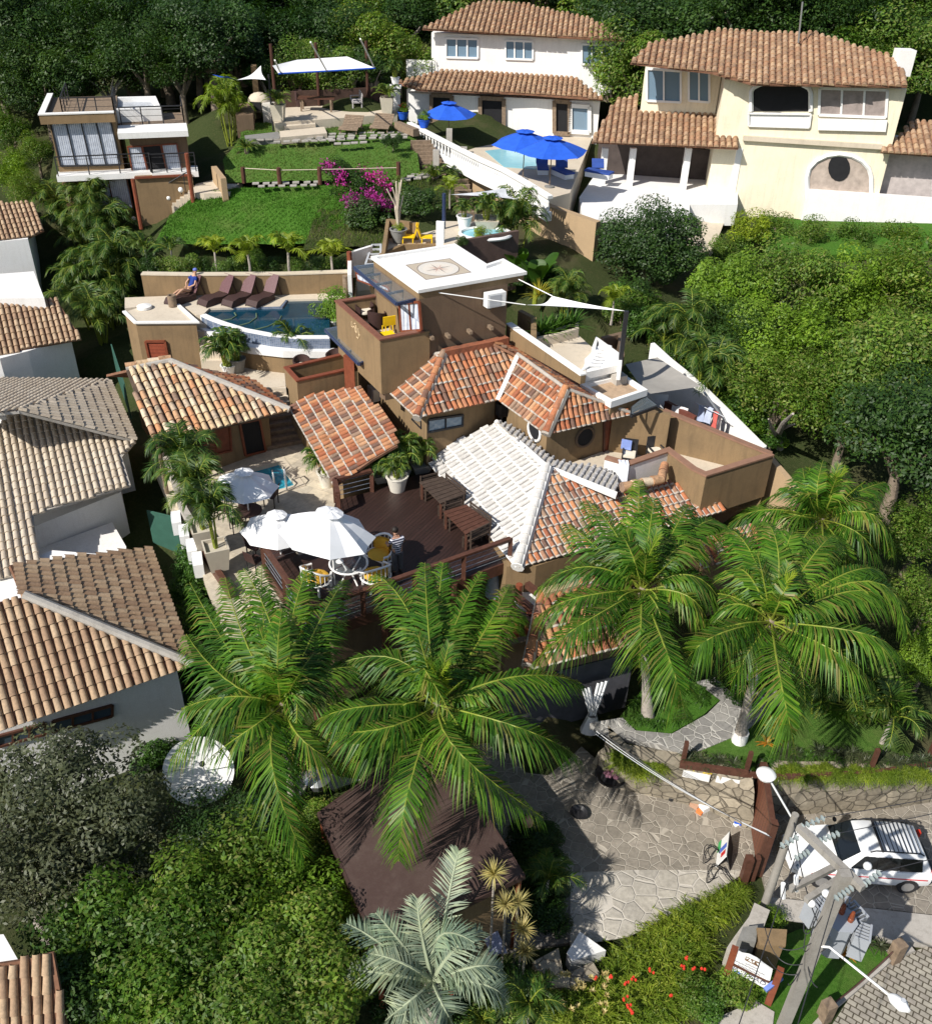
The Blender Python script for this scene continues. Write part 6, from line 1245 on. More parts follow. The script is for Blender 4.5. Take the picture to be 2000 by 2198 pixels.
rp = [p('A2', x, y, 10.75) + V((0, 0, .8)) for x, y in ((355, 1130), (615, 1145), (908, 1140), (1480, 1125))]; solo('fence_rope', MB().tube(rp, .025, 5), STONEC, 'pale rope strung between the posts above the lower lawn', 'rope')
solo('path_wall', MB().wall(ps('A2', [(135, 1020), (205, 1110)], 11.2), 10.0, 11.3, .3), OCHRE, 'short tan wall end beside the annex passage', 'wall'); ground('annex_path', MB().prism(ps('A2', [(0, 1130), (140, 1100), (340, 1110), (290, 1150), (250, 1195), (60, 1200), (-20, 1195)], 10.5), 9.5, 10.45), STONEC)
a0, a1 = p('H', 1450, 1345, 8.8), p('H', 1850, 1080, 10.4); sm_ = MB()
for i in range(11): q = a0.lerp(a1, i / 10); sm_.box(q + V((0, .1, -.25)), (.55, 1.0, .5), R(10))
solo('garden_steps', sm_, STONEC, 'pale stone steps climbing beside the annex garden wall', 'steps')
t = thing('stair_rail', 'dark handrail with white globe lamps on the annex stairs', 'railing', a0); o_ = V((-.45, -.3, 0)); link('handrail', MB().tube([a0 + o_ + V((-.5, 0, .75)), a1 + o_ + V((.3, 0, 1.05))], .035, 6), BLACK, t)
for f in (.05, .5, .95): q = a0.lerp(a1, f) + o_; link('post', MB().tube([q, q + V((0, 0, .95))], .025, 5), BLACK, t)
for i, (x, y, lab) in enumerate(((1312, 1335, 'lowest but one'), (1430, 1268, 'middle one'), (1555, 1180, 'second from the top'), (1682, 1098, 'topmost'), (1195, 1400, 'lowest'))):
    q = pw('H', x, y, a0 + o_, a1 + o_); t = thing('globe_lamp', 'small white globe lamp on the annex stair rail, ' + lab, 'lamp', q, 'globe lamps on the stair rail'); link('globe', MB().ball(q, .15, 10, 7), GLOSSW, t, True); link('stem', MB().tube([q, q + V((.03, .02, -.25))], .03, 5), BLACK, t)
# pillar and pots by the villa
q = p('I', 1535, 400, 12.3); solo('pillar', MB().box(q + V((0, 0, .75)), (.55, .55, 1.7)).box(q + V((0, 0, 1.65)), (.75, .75, .14)), WHITE, 'white square pillar with a cap at the end of the pavilion', 'pillar'); PIL = q + V((0, 0, 1.72))
# blue things on the villa terrace
for i, (x, y, lab) in enumerate(((1110, 1130, 'blue sun bed on the villa terrace, left of three'), (1240, 1160, 'blue sun bed on the villa terrace, middle of three'), (1480, 1165, 'blue sun bed on the villa terrace, right of three'))):
    q = p('A3', x, y, VT - .3); t = thing('sun_bed', lab, 'sun bed', q, 'blue sun beds by the villa pool'); link('mattress', MB().box(q + V((0, 0, .35)), (.65, 1.6, .1), R(30 * i)).slab([q + V((-.35, .6, .4)), q + V((.35, .6, .4)), q + V((.35, 1.1, .8)), q + V((-.35, 1.1, .8))], .08), M('navy_mattress', (.03, .07, .28), .7), t); link('frame', MB().box(q + V((0, 0, .15)), (.6, 1.5, .26), R(30 * i)), WHITEC, t)
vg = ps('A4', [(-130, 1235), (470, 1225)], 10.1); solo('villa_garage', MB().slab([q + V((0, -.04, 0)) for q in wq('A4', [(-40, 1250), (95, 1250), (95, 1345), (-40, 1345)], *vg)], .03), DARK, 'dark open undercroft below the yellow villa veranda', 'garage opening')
ground('veranda_floor', MB().prism([yP(-80, 1190, .2), yP(470, 1190, .2), yP(470, 1190, -1.2), yP(-80, 1165, -3.0)], 8.8, yP(300, 1060, .3).z - .6), WHITE)
# ================================================================ court objects
gA_, gB_ = p('E1', 528, 892, 0), p('E1', 572, 1178, 0); gu = (gB_ - gA_).normalized(); gn = V((-gu.y, gu.x, 0))
gt = thing('driveway_gate', 'tall brown timber driveway gate standing edge on beside the car', 'gate', gA_); WOODGT = woodm('gate_wood', (.20, .075, .040), (.16, .058, .032), .22, 0, .6)
link('leaf', MB().wall([gA_, gB_], .05, [2.3, 2.15], .09), WOODGT, gt); fr = MB()
for h in (.35, 1.1, 1.9): fr.bar(gA_ + gn * .09 + V((0, 0, h)), gB_ + gn * .09 + V((0, 0, h)), .05, .14)
fr.bar(gA_ + V((0, 0, 2.36)), gB_ + V((0, 0, 2.21)), .16, .1); link('rails', fr, WOOD, gt)
for A in (gA_, gB_): link('post', MB().box(A + V((0, 0, 1.15)) - gu * .1 * (1 if A is gA_ else -1), (.2, .2, 2.5)), WOOD, gt)
q = p('E1', 490, 1240, 0); solo('timber_post', MB().box(q + V((0, 0, .55)), (.22, .22, 1.2)).box(q + V((.28, .1, .5)), (.16, .16, 1.1)), WOOD, 'pair of brown timber posts closing the lower end of the gate', 'post')
def lampost(bx, bz, tx, lab, head, arm=None):
    A = p(*bx, bz); z = ztop(*tx, A).z; t = thing('street_lamp', lab, 'street lamp', A); link('pole', MB().tube([A, V((A.x, A.y, z))], [.13, .10], 9), WOODP, t, True); T = V((A.x, A.y, z))
    H_ = p(*head); link('arm', MB().tube([T - V((0, 0, .25)), H_], .028, 6), WHITEC, t); return t, T, H_
t, GT, H_ = lampost(('E1', 602, 1385), .2, ('E1', 655, 830), 'round white street lamp on a thin grey pole by the gate', ('E1', 616, 660, 5.6))
link('head', MB().lathe([(.03, -.12), (.22, -.1), (.26, 0), (.2, .06), (.1, .08)], H_, 18), GLOSSW, t, True)
bx_ = p('E1', 384, 1110, .0); t = thing('carton', 'open white and green printed carton standing on the stone court', 'box', bx_); Mx = Matrix.Rotation(R(252), 3, 'Z')
qv = lambda x, y, z: bx_ + Mx @ V((x * .75, y, z * .8)); link('panel', MB().slab([qv(-.62, -.2, .02), qv(.62, -.2, .02), qv(.62, .02, .85), qv(-.62, .02, .85)], .02), GLOSSW, t)
link('back_panel', MB().slab([qv(-.62, .25, .02), qv(.62, .25, .02), qv(.62, .04, .86), qv(-.62, .04, .86)], .02), M('card_shadow_side', (.05, .05, .05), .9), t)  # near-black colour paints the card's shadow side onto this panel
nq = (qv(.6, -.2, .02) - qv(-.6, -.2, .02)).cross(qv(.6, .02, .85) - qv(.6, -.2, .02)).normalized() * .012
nq = nq if nq.z > 0 else -nq
def pan(x0, x1, f0, f1): return [qv(x, -.2 + .22 * f, .02 + .83 * f) + nq for x, f in ((x0, f0), (x1, f0), (x1, f1), (x0, f1))]
link('green_band', MB().poly(pan(-.60, -.05, .02, .3)), M('print_green', (.05, .35, .10), .6), t); link('red_mark', MB().poly(pan(.2, .42, .45, .85)), M('print_red', (.6, .03, .03), .6), t); link('blue_mark', MB().poly(pan(-.12, .12, .3, .9)), M('print_blue', (.08, .15, .55), .6), t)
for c, x, y, s, m, lab, nm in (('Q', 100, 890, (.34, .26, .2), FABW, 'white and navy carton at the foot of the stone wall', 'carton'), ('Q', 30, 940, (.28, .2, .1), M('orange_bag', (.7, .2, .06), .7), 'crumpled orange bag beside the white and navy carton', 'bag'), ('E1', 232, 828, (.36, .28, .16), M('cardboard', (.45, .27, .18), .8), 'brown cardboard tray at the foot of the stone wall', 'tray'),
    ('Q', 750, 1130, (.3, .22, .06), BLUEF, 'blue packet on the stone paving near the gate', 'packet'), ('Q', 740, 1190, (.22, .14, .05), FABW, 'white packet just below the blue packet', 'packet'), ('Q', 530, 985, (.3, .16, .06), FABW, 'white paper bag on the paving, between the carton and the blue packet', 'bag'), ('Q', 425, 975, (.2, .16, .08), FABC, 'cream cup lid left of the white paper bag', 'lid'), ('E1', 100, 798, (.22, .18, .12), BLACK, 'small black pot against the stone wall', 'pot'), ('E1', 143, 800, (.26, .22, .16), GREYM, 'small grey tin beside the black pot', 'tin')):
    q = p(c, x, y, .0); k = MB(); k.lathe([(s[0] * .45, 0), (s[0] * .5, s[2]), (s[0] * .42, s[2] + .01)], q, 10) if nm in ('pot', 'tin', 'lid') else k.box(q + V((0, 0, s[2] / 2)), s, R(ru(0, 90))); solo(nm, k, m, lab, nm)
for i, (x, y) in enumerate(((330, 1110), (350, 1215))):
    q = p('E1', x, y, .03); solo('coiled_cable', MB().tube([q + V((.42 * math.cos(a) * (1 - .05 * k % .3), .3 * math.sin(a + .3 * k), .01 * k)) for k, a in [(k, R(24 * k)) for k in range(26)]], .014, 5), BLACK, ('dark cable coiled on the paving left of the printed carton', 'loop of dark cable on the paving below the printed carton')[i], 'cable')
def bowl(c, x, y, z, r, m, lab, nm='bowl'): q = p(c, x, y, z); return solo(nm, MB().lathe([(r * .5, 0), (r, r * .6), (r * .9, r * .6), (r * .6, r * .3)], q, 16), m, lab, 'bowl', None, True), q
bowl('E2', 690, 545, 0, .3, BLACK, 'black bowl on the sunny court beside the kiosk shadow'); _, FQ = bowl('E2', 885, 335, .1, .55, BLACK, 'black bowl planted with pink flowers under the palm shadow')
q = p('E2', 380, 590, 1.2); solo('hanging_lantern', MB().lathe([(.04, -.2), (.16, -.05), (.18, .12), (.05, .3)], q, 12), M('clay_lantern', (.55, .28, .20), .8, .3, 8), 'small clay lantern figure beside the kiosk roof edge', 'lantern', None, True)
# garden fence along the terrace edge
gf = ps('E1', [(150, 595), (520, 648), (720, 660), (1200, 640), (1520, 590)], GZ + .12)
solo('edge_beam', MB().wall(gf[:2], GZ - .1, GZ + .14, .12).wall(gf[1:], GZ - .1, GZ + .08, .1), WOOD, 'long red brown timber beam along the garden wall top', 'beam')
for x, y, lab in ((165, 585, 'red brown fence post at the left end of the garden wall'), (508, 640, 'red brown fence post just left of the round street lamp'), (1185, 625, 'red brown fence post above the car roof rack'), (1500, 560, 'red brown fence post at the far right of the garden wall')): q = p('E1', x, y, GZ); solo('fence_post', MB().box(q + V((0, 0, .4)), (.12, .12, .85)), WOOD, lab, 'post', 'red brown posts on the garden wall')
for x0, y0, x1, y1, lab in ((165, 635, 310, 665, 'long white planter trough with yellow flowers, left one on the stone wall'), (345, 665, 470, 692, 'long white planter trough with orange soil, right one on the stone wall')):
    a, b = p('E1', x0, y0, GZ - .4), p('E1', x1, y1, GZ - .4); t = thing('planter', lab, 'planter', a, 'white troughs on the stone wall'); link('trough', MB().bar(a, b, .34, .3), WHITE, t); link('soil', MB().bar(a + V((0, 0, .13)), b + V((0, 0, .13)), .26, .08), TERRAP, t)
    fl = MB()
    for k in range(60): q = a.lerp(b, rnd()) + V((ru(-.15, .15), ru(-.15, .15), .2)); fl.ball(q, .035, 5, 3)
    tag(link('flowers', fl, L_BROM, t), None, None, None, 'stuff')
# white cloth knotted at the entrance
t = thing('white_curtain', 'white curtain tied in a bundle, two strips rising to the entrance eave', 'curtain', p('C4', 790, 1290, GZ + .15)); CA = F0 + fn * .45; q0_ = pw('C4', 775, 1230, CA, CA + fu)
for (x0, x1, y_), z in (((690, 760, 1010), 4.4), ((810, 905, 960), 4.5)):
    k = MB(); A, B = pw('C4', x0, y_ + 15, CA, CA + fu), pw('C4', x1, y_ - 10, CA, CA + fu); k.grid([[A.lerp(B, j / 6).lerp(q0_ + V((ru(-.02, .02) + (j - 3) * .04, 0, 0)), i / 6) + V((0, -.05 * (j % 2), 0)) for j in range(7)] for i in range(7)]); link('strip', k, FABW, t, True)
k = MB(); k.grid([[q0_ + V(((.16 + .20 * i / 5) * math.cos(a) * (1 + .12 * (j % 2)), (.14 + .12 * i / 5) * math.sin(a), -.75 * i / 5)) for j, a in [(j, R(30 * j)) for j in range(13)]] for i in range(6)]); link('bundle', k, FABW, t, True)
t = thing('rolled_umbrella', 'closed pale blue parasol leaning below the deck railing', 'parasol', p('C2', 1090, 1420, 3.4)); q = t.location.copy(); link('canopy', MB().lathe([(.10, .0), (.30, .25), (.27, .7), (.10, 1.5)], q, 12), M('pale_blue_canvas', (.40, .48, .60), .8, .25, 6), t, True); link('pole', MB().tube([q - V((0, 0, .8)), q + V((0, 0, 1.7))], .025, 6), WHITEC, t)
# pergola beams between the deck and the entrance roof
t = thing('pergola', 'dark timber pergola over pale slabs between deck and entrance roof', 'pergola', p('C4', 290, 600, GZ))
for (x0, y0, x1, y1) in ((110, 240, 400, 480), (260, 200, 420, 330), (60, 330, 310, 520)): link('beam', MB().bar(p('C4', x0, y0, 4.9), p('C4', x1, y1, 4.9), .2, .22), WOOD, t)
for x, y in ((280, 420), (200, 200)): q = p('C4', x, y, 4.9); link('post', MB().tube([V((q.x, q.y, 1.8)), q], .12, 8), WOODR, t)
sheet('pergola_slab', ps('C4', [(150, 260), (380, 190), (430, 330), (350, 420), (180, 380)], 4.3), WHITE, .1)
# ================================================================ the car
cA, cB = p('J', 1775, 585, .75), p('J', 285, 490, .75); cx = (cB - cA).normalized(); cx.z = 0; cx.normalize(); cy = V((-cx.y, cx.x, 0)); CL = (cB - cA).length
c0_ = V((cA.x, cA.y, 0)); car = thing('parked_car', 'white estate car with black roof rack and red side stripe parked behind the gate', 'car', c0_ + cx * CL / 2)
kx = CL / 4.2; cl = lambda x, y, z: c0_ + cx * (x * kx) + cy * y + V((0, 0, z))
st = [(0, .66, .35, .62, .70), (.10, .80, .28, .80, .95), (.5, .84, .25, .86, 1.0), (1.2, .85, .25, .88, 1.0), (2.2, .85, .25, .88, .98), (2.9, .85, .25, .88, .95), (3.55, .82, .25, .80, .84), (4.05, .74, .28, .68, .70), (4.2, .60, .35, .55, .58)]
rows = [[cl(x, s * w_ * k, z) for s, k, z in ((-1, .93, z0), (-1, 1, .5), (-1, 1, z1 - .08), (-1, .93, z1), (-.5, 1, z2 * .0 + z1 + .03), (.5, 1, z1 + .03), (1, .93, z1), (1, 1, z1 - .08), (1, 1, .5), (1, .93, z0))] for x, w_, z0, z1, z2 in st]
mb = MB(); mb.grid(rows); mb.poly(rows[0]); mb.poly(rows[-1][::-1]); CARW = M('car_white', (.78, .79, .80), .22, .03, spec=.6); link('body', mb, CARW, car, True)
gh = [(.18, .72, .98, .70), (.42, .74, 1.38, .60), (.9, .76, 1.46, .62), (2.0, .77, 1.47, .62), (2.3, .77, 1.44, .60), (2.98, .78, .93, .70)]
rows = [[cl(x, -w_, .84), cl(x, -wt, z - .05), cl(x, -wt * .9, z), cl(x, wt * .9, z), cl(x, wt, z - .05), cl(x, w_, .84)] for x, w_, z, wt in gh]
mb = MB(); mb.grid(rows); link('cabin', mb, CARW, car, True); CGL = glassm('car_glass', (.012, .015, .018), .06, 1)
def gquad(pts, nm='window', m=CGL, out=.012):
    n_ = (pts[1] - pts[0]).cross(pts[2] - pts[0]).normalized(); cc = sum(pts, V((0, 0, 0))) / len(pts)
    if n_.dot(cc - cl(1.7, 0, .9)) < 0: n_ = -n_
    return link(nm, MB().poly([q + n_ * out for q in pts]), m, car)
gquad([cl(2.93, -.66, .98), cl(2.93, .66, .98), cl(2.36, .56, 1.41), cl(2.36, -.56, 1.41)], 'windshield'); gquad([cl(.20, -.64, 1.02), cl(.20, .64, 1.02), cl(.40, .56, 1.35), cl(.40, -.56, 1.35)], 'rear_window')
for s in (-1, 1):
    for a, b in ((.48, 1.15), (1.2, 1.85), (1.9, 2.6)): gquad([cl(a, s * .765, .93), cl(b, s * .775, .93), cl(min(b, 2.25), s * .655, 1.37), cl(a + .05, s * .645, 1.36)], out=.02)
    gquad([cl(.46, s * .76, .94), cl(2.62, s * .77, .94), cl(2.27, s * .66, 1.36), cl(.53, s * .65, 1.35)], 'window_band', out=.013)
    link('stripe', MB().box(cl(2.0, s * .856, .66), (3.5 * kx, .012, .035), math.atan2(cx.y, cx.x)), M('red_stripe', (.55, .03, .04), .5) if s < 0 else bpy.data.materials['red_stripe'], car)
    for a in (.75, 3.35):
        w_ = link('wheel', MB().tube([cl(a, s * .70, .30), cl(a, s * .86, .30)], .31, 16), BLACK, car, True); h = link('hubcap', MB().tube([cl(a, s * .86, .30), cl(a, s * .872, .30)], .19, 12), STEEL, car); h.parent = w_
    link('headlight', MB().ball(cl(4.02, s * .58, .58), .13, 8, 5, (1, 1, .8)), GLASSL, car, True); link('tail_light', MB().box(cl(.06, s * .70, .80), (.1, .14, .3), math.atan2(cx.y, cx.x)), FLOWR, car); link('mirror', MB().ball(cl(2.65, s * .93, .98), .09, 8, 5, (.7, 1, .8)), BLACK, car, True)
    link('roof_bar', MB().tube([cl(.5, s * .58, 1.45), cl(.6, s * .58, 1.53), cl(1.95, s * .58, 1.54), cl(2.1, s * .58, 1.46)], .022, 6), BLACK, car, True)
k = MB()
for i in range(9): x = .62 + i * .13; k.tube([cl(x, -.57, 1.55), cl(x, .57, 1.55)], .014, 5)
k.tube([cl(1.75, -.6, 1.55), cl(1.75, .6, 1.55)], .045, 6); link('roof_rack', k, BLACK, car)
link('bumper', MB().tube([cl(-.02, -.62, .45), cl(-.06, 0, .45), cl(-.02, .62, .45)], .13, 8), BLACK, car, True); link('bumper', MB().tube([cl(4.16, -.6, .42), cl(4.24, 0, .42), cl(4.16, .6, .42)], .12, 8), CARW, car, True); link('grille', MB().box(cl(4.21, 0, .52), (.03, .7, .1), math.atan2(cx.y, cx.x)), BLACK, car)
for x in (.95, 2.0): link('door_handle', MB().box(cl(x, -.865, .80), (.2, .02, .035), math.atan2(cx.y, cx.x)), BLACK, car)
link('hood_line', MB().tube([cl(2.95, -.6, .925), cl(3.9, -.5, .80)], .006, 4), GREYM, car)
# ================================================================ utility pole, transformer and wires
pA_ = p('E1', 672, 2110, .1); zp = ztop('E1', 955, 1150, pA_).z; pT = V((pA_.x, pA_.y, zp))
up = thing('utility_pole', 'weathered grey utility pole with timber crossarms in the street verge', 'utility pole', pA_); link('pole', MB().bar(pA_ - V((0, 0, .3)), pT, .25, .21), WOODP, up)
def uarm(c, x0, y0, x1, y1, z, w_, nm='crossarm'): a, b = p(c, x0, y0, z), p(c, x1, y1, z); link(nm, MB().bar(a, b, w_, w_ * 1.1), WOODP, up); return a, b
ua0, ua1 = uarm('E1', 790, 945, 1142, 1282, zp - .15, .16); ub0, ub1 = uarm('E1', 745, 1285, 985, 1165, zp - 1.0, .13); uc0, uc1 = uarm('E1', 830, 1345, 1060, 1195, zp - 1.7, .13)
INS = M('insulator_glass', (.25, .29, .29), .2, .1); INSW = M('insulator_white', (.80, .80, .80), .3, .05)
def string(c, x0, y0, x1, y1, z, n=5, lab=''):
    a, b = p(c, x0, y0, z), p(c, x1, y1, z); k = MB()
    for i in range(n): q = a.lerp(b, (i + .5) / n); d = (b - a).normalized(); k.tube([q - d * .03, q - d * .005, q + d * .02], [.04, .078, .025], 9)
    k.tube([a, b], .018, 5); link('insulator_string', k, INS, up, True); return b
wa = [string('E1', 800, 950, 935, 895, zp - .1), string('E1', 900, 1025, 1015, 980, zp - .1), string('E1', 1140, 1265, 1235, 1190, zp - .1), string('E1', 790, 1000, 690, 1055, zp - .1, 4), string('E1', 850, 1080, 770, 1120, zp - .2, 4), string('E1', 1085, 1275, 985, 1340, zp - .15, 5)]
for x, y, z in ((940, 1308, zp - 1.2), (862, 1362, zp - 1.8), (1165, 1160, zp - .5)): link('insulator', MB().ball(p('E1', x, y, z), .10, 9, 6), INSW, up, True)
for x, y in ((708, 1255), (778, 1215)): q = p('E1', x, y, zp - .7); link('fuse_cutout', MB().tube([q, q + V((.08, -.05, -.45))], .055, 7), INSW, up, True)
# transformer
tzt = zp - 3.0; tc0 = p('E1', 1005, 1440, tzt); tf_ = thing('transformer', 'pale grey pole transformer with radiator fins and three brown bushings', 'transformer', tc0 - V((0, 0, 1.2)))
lean = V((pA_.x - tc0.x, pA_.y - tc0.y, 0)).normalized(); lx = V((-lean.y, lean.x, 0)); TT = lambda a, b, h: tc0 + lx * a + lean * b + V((0, 0, h))
GT_ = M('transformer_grey', (.34, .36, .39), .4, .06); link('tank', MB().prism([TT(.42 * math.cos(R(45 * k + 22)), .36 * math.sin(R(45 * k + 22)), 0) for k in range(8)], tc0.z - 1.15, tc0.z), GT_, tf_); link('lid', MB().prism([TT(.47 * math.cos(R(45 * k + 22)), .41 * math.sin(R(45 * k + 22)), 0) for k in range(8)], tc0.z, tc0.z + .05), GT_, tf_)
for a, b in ((-.25, -.12), (0, -.14), (.25, -.1)): link('bushing', MB().lathe([(.07, 0), (.075, .1), (.05, .12), (.07, .2), (.04, .34)], TT(a, b, .05), 10), M('bushing_brown', (.22, .06, .025), .3) if 'bushing_brown' not in bpy.data.materials else bpy.data.materials['bushing_brown'], tf_, True)
for ang in (200, 250, 290, 340):
    k = MB(); d = lx * math.cos(R(ang)) + lean * math.sin(R(ang)); e = V((-d.y, d.x, 0))
    for j in range(6): q = TT(0, 0, 0) + d * .62 + e * (-.22 + j * .09); k.box(q + V((0, 0, -.55)), (.36, .028, .85), math.atan2(d.y, d.x))
    k.box(TT(0, 0, 0) + d * .78 + V((0, 0, -.12)), (.05, .5, .05), math.atan2(d.y, d.x)); link('radiator', k, GT_, tf_)
link('bracket', MB().bar(TT(0, .3, -.4), V((pA_.x, pA_.y, tc0.z - .4)), .1), STEEL, tf_)
# lamp arm
la, lb = p('E1', 960, 1600, 4.8), p('E1', 1285, 1862, 5.4); t = thing('street_lamp', 'silver street lamp head on a long arm over the cobbled street', 'street lamp', la); link('arm', MB().tube([V((pA_.x, pA_.y, 4.5)), la, lb], .03, 7), WHITEC, t, True)
d = (lb - la).normalized(); hd_ = MB(); hd_.tube([lb - d * .02, lb + d * .12, lb + d * .35, lb + d * .5], [.05, .13, .14, .04], 10); link('head', hd_, GLOSSW, t, True); link('sensor', MB().lathe([(.05, 0), (.05, .07)], lb + d * .3 + V((0, 0, .12)), 8), GREYM, t)
# wires
WIRE = M('cable_black', (.04, .04, .045), .6); WIRES_ = M('cable_silver', (.40, .41, .42), .4)
def wire(a, b, sag, m, lab, r=.013, nm='overhead_wire', g='overhead wires at the utility pole'):
    k = MB(); k.tube([a.lerp(b, i / 14) - V((0, 0, sag * 4 * (i / 14) * (1 - i / 14))) for i in range(15)], r, 4); solo(nm, k, m, lab, 'wire', g)
hook = p('C4', 790, 1370, 3.6)
for i in range(3): wire(p('E1', 620 + i * 12, 985 + i * 10, 4.2), hook + V((i * .05, 0, i * .08)), .25, (WIRES_, WIRES_, WIRE)[i], ('bright silver service wire from the gate lamp pole to the entrance', 'second silver service wire beside the bright one', 'black service wire running with the two silver ones')[i], .014)
for i, q in enumerate(wa):
    e = (V((14, -2, 10)), V((15, 0, 10)), V((16, 6, 10)), V((0, -9, 9)), V((-1, -10, 9)), V((3, -12, 9)))[i]
    far = q + V((18, 5.5 + i * .4, -.3)) if i < 3 else V((GT.x + .1 * i, GT.y, GT.z - .1)) if i == 3 else q + V((-9, -16, -.6))
    wire(q, far, .5, WIRE, 'thin black overhead wire at the utility pole, ' + ('upper one going right', 'middle one going right', 'lower one going right', 'short one to the gate lamp pole', 'one going down left past the sign', 'one leaving from the lowest insulators')[i], .011)
wire(GT - V((0, 0, .2)), pT - V((0, 0, 2.2)), .35, WIRE, 'looped black cable between the gate lamp pole and the utility pole', .016)
for i in range(12): a = V((pA_.x, pA_.y, zp - 1.6 - i * .22)); wire(a + V((-.12, 0, 0)), a + V((ru(-1.1, .5), ru(-.5, .7), ru(-.9, .5))), ru(.2, .6), WIRE, 'slack black loops hanging at the utility pole', .013, 'cable_loop', 'slack cable loops on the utility pole')
# ================================================================ the sign by the street
sA, sB = p('K', 170, 1060, .3), p('K', 1235, 1620, .15); sp = thing('roadside_sign', 'white hotel sign board on two red brown posts in the verge', 'sign', sA)
zsA, zsB = ztop('K', 330, 250, sA).z, ztop('K', 1470, 780, sB).z; sd2 = (sB - sA); sd2.z = 0; SL = sd2.length; sd2.normalize(); sn = V((sd2.y, -sd2.x, 0)); sn = sn if sn.dot(CP - sA) > 0 else -sn
for A, z in ((sA, zsA), (sB, zsB)): link('post', MB().box((A.x, A.y, (z + A.z - .3) / 2), (.17, .17, z - A.z + .3), math.atan2(sd2.y, sd2.x)), WOODR, sp)
sw_ = lambda x, y, o=.0: pn('K', x, y, sA + sn * (.05 + o), sn); SWH = M('sign_white', (.80, .80, .78), .5, .03)
b1 = link('upper_board', MB().add(*(lambda pts: ([q for q in pts] + [q - sn * .06 for q in pts], [tuple(range(len(pts)))] + [tuple(range(2 * len(pts) - 1, len(pts) - 1, -1))] + [(i, (i + 1) % len(pts), len(pts) + (i + 1) % len(pts), len(pts) + i) for i in range(len(pts))]))([sw_(*q) for q in ((310, 615), (345, 390), (470, 375), (580, 440), (760, 470), (960, 570), (1120, 700), (1340, 850), (1280, 1095), (1160, 1060))])), SWH, sp)
b2 = link('lower_board', MB().add(*(lambda pts: (pts + [q - sn * .06 for q in pts], [tuple(range(4)), (7, 6, 5, 4)] + [(i, (i + 1) % 4, 4 + (i + 1) % 4, 4 + i) for i in range(4)]))([sw_(*q) for q in ((275, 690), (1255, 1195), (1195, 1300), (260, 800))])), SWH, sp)
link('divider', MB().bar(sw_(300, 650), sw_(1270, 1125), .05, .06), WOOD, sp)
BRN = M('sign_brown', (.16, .09, .05), .7); LET = M('sign_letters', (.12, .12, .17), .7); ex = (sw_(1160, 1060) - sw_(310, 615)).normalized(); ey = sn.cross(ex); ey = ey if ey.z > 0 else -ey
def text(s, org, size, m, par, nm):
    cu = bpy.data.curves.new(nm, 'FONT'); cu.body = s; cu.size = size; cu.extrude = .003; cu.align_y = 'BOTTOM'; o = bpy.data.objects.new('tmp', cu); COL.objects.link(o); bpy.context.view_layer.update()
    me = bpy.data.meshes.new_from_object(o.evaluated_get(bpy.context.evaluated_depsgraph_get())); bpy.data.objects.remove(o); mm = Matrix((ex, ey, sn)).transposed().to_4x4(); mm.translation = org + sn * .006 - par.location
    me.transform(mm); me.materials.clear(); me.materials.append(m); q = bpy.data.objects.new(nm, me); COL.objects.link(q); q.parent = par; return q
hB = (sw_(275, 690) - sw_(260, 800)).length; k = text('P   USADA', sw_(330, 810), hB * 1.15, LET, sp, 'lettering'); k.parent = b2; k.matrix_parent_inverse = Matrix.Identity(4)
wv = MB(); wv.grid([[sw_(400 + i * 24, 845 + i * 11 - 32 * math.sin(i / 7 * 3.14), .012), sw_(400 + i * 24, 858 + i * 11 + (4 if i % 2 else 0), .012)] for i in range(8)]); k = link('wave_logo', wv, M('sign_blue', (.05, .15, .45), .6), sp); k.parent = b2
lg = MB(); fq = [(690, 490), (1040, 650), (1010, 760), (660, 580)]; lg.poly([sw_(*q, .004) for q in fq]); k = link('logo', lg, BRN, sp); k.parent = b1
lg = MB()
for t3 in (((700, 510), (770, 545), (700, 565)), ((740, 590), (800, 540), (850, 660)), ((850, 600), (920, 600), (880, 670)), ((940, 640), (1010, 670), (990, 725))): lg.poly([sw_(*q, .009) for q in t3])
k = link('logo_shapes', lg, SWH, sp); k.parent = b1
lg = MB()
for (x0, y0, x1, y1, n_) in ((680, 655, 960, 790, 9), (430, 590, 1150, 945, 26), (500, 690, 1030, 950, 16)):
    pts = []
    for i in range(n_ * 2 + 1): f = i / (n_ * 2); pts.append(sw_(x0 + (x1 - x0) * f, y0 + (y1 - y0) * f + (22 if i % 2 else -8) * (1 + .4 * math.sin(i * 2.1)), .006))
    lg.tube(pts, .0075, 4)
k = link('script_lettering', lg, LET, sp); k.parent = b1
solo('blue_tube_light', MB().bar(p('K', 1160, 1320, 1.0), p('K', 1570, 1010, 1.15), .12, .1), M('blue_panel', (.15, .22, .55), .5), 'long blue and white bar leaning on the right sign post', 'bar')
pl = ps('E1', [(455, 1560), (500, 1480), (560, 1460), (720, 1570), (710, 1625), (590, 1590)], 1.3)
solo('stone_pier', MB().prism(ps('E1', [(460, 1560), (490, 1490), (570, 1480), (560, 1570)], 1.3), -.2, 1.3), CONCD, 'grey concrete wall pier behind the sign', 'pier'); solo('meter_cabinet', MB().prism(ps('E1', [(575, 1500), (720, 1510), (715, 1580), (585, 1575)], 1.45), -.2, 1.4).prism(ps('E1', [(565, 1490), (730, 1500), (722, 1590), (580, 1585)], 1.5), 1.4, 1.47), STUCCO, 'small tan roofed cabinet behind the sign', 'cabinet')
solo('low_wall', MB().wall(ps('E1', [(590, 1390), (560, 1470), (480, 1580), (440, 1640)], .8), -.2, .9, .45), CONC, 'low weathered concrete wall running from the gate pole towards the sign', 'wall')
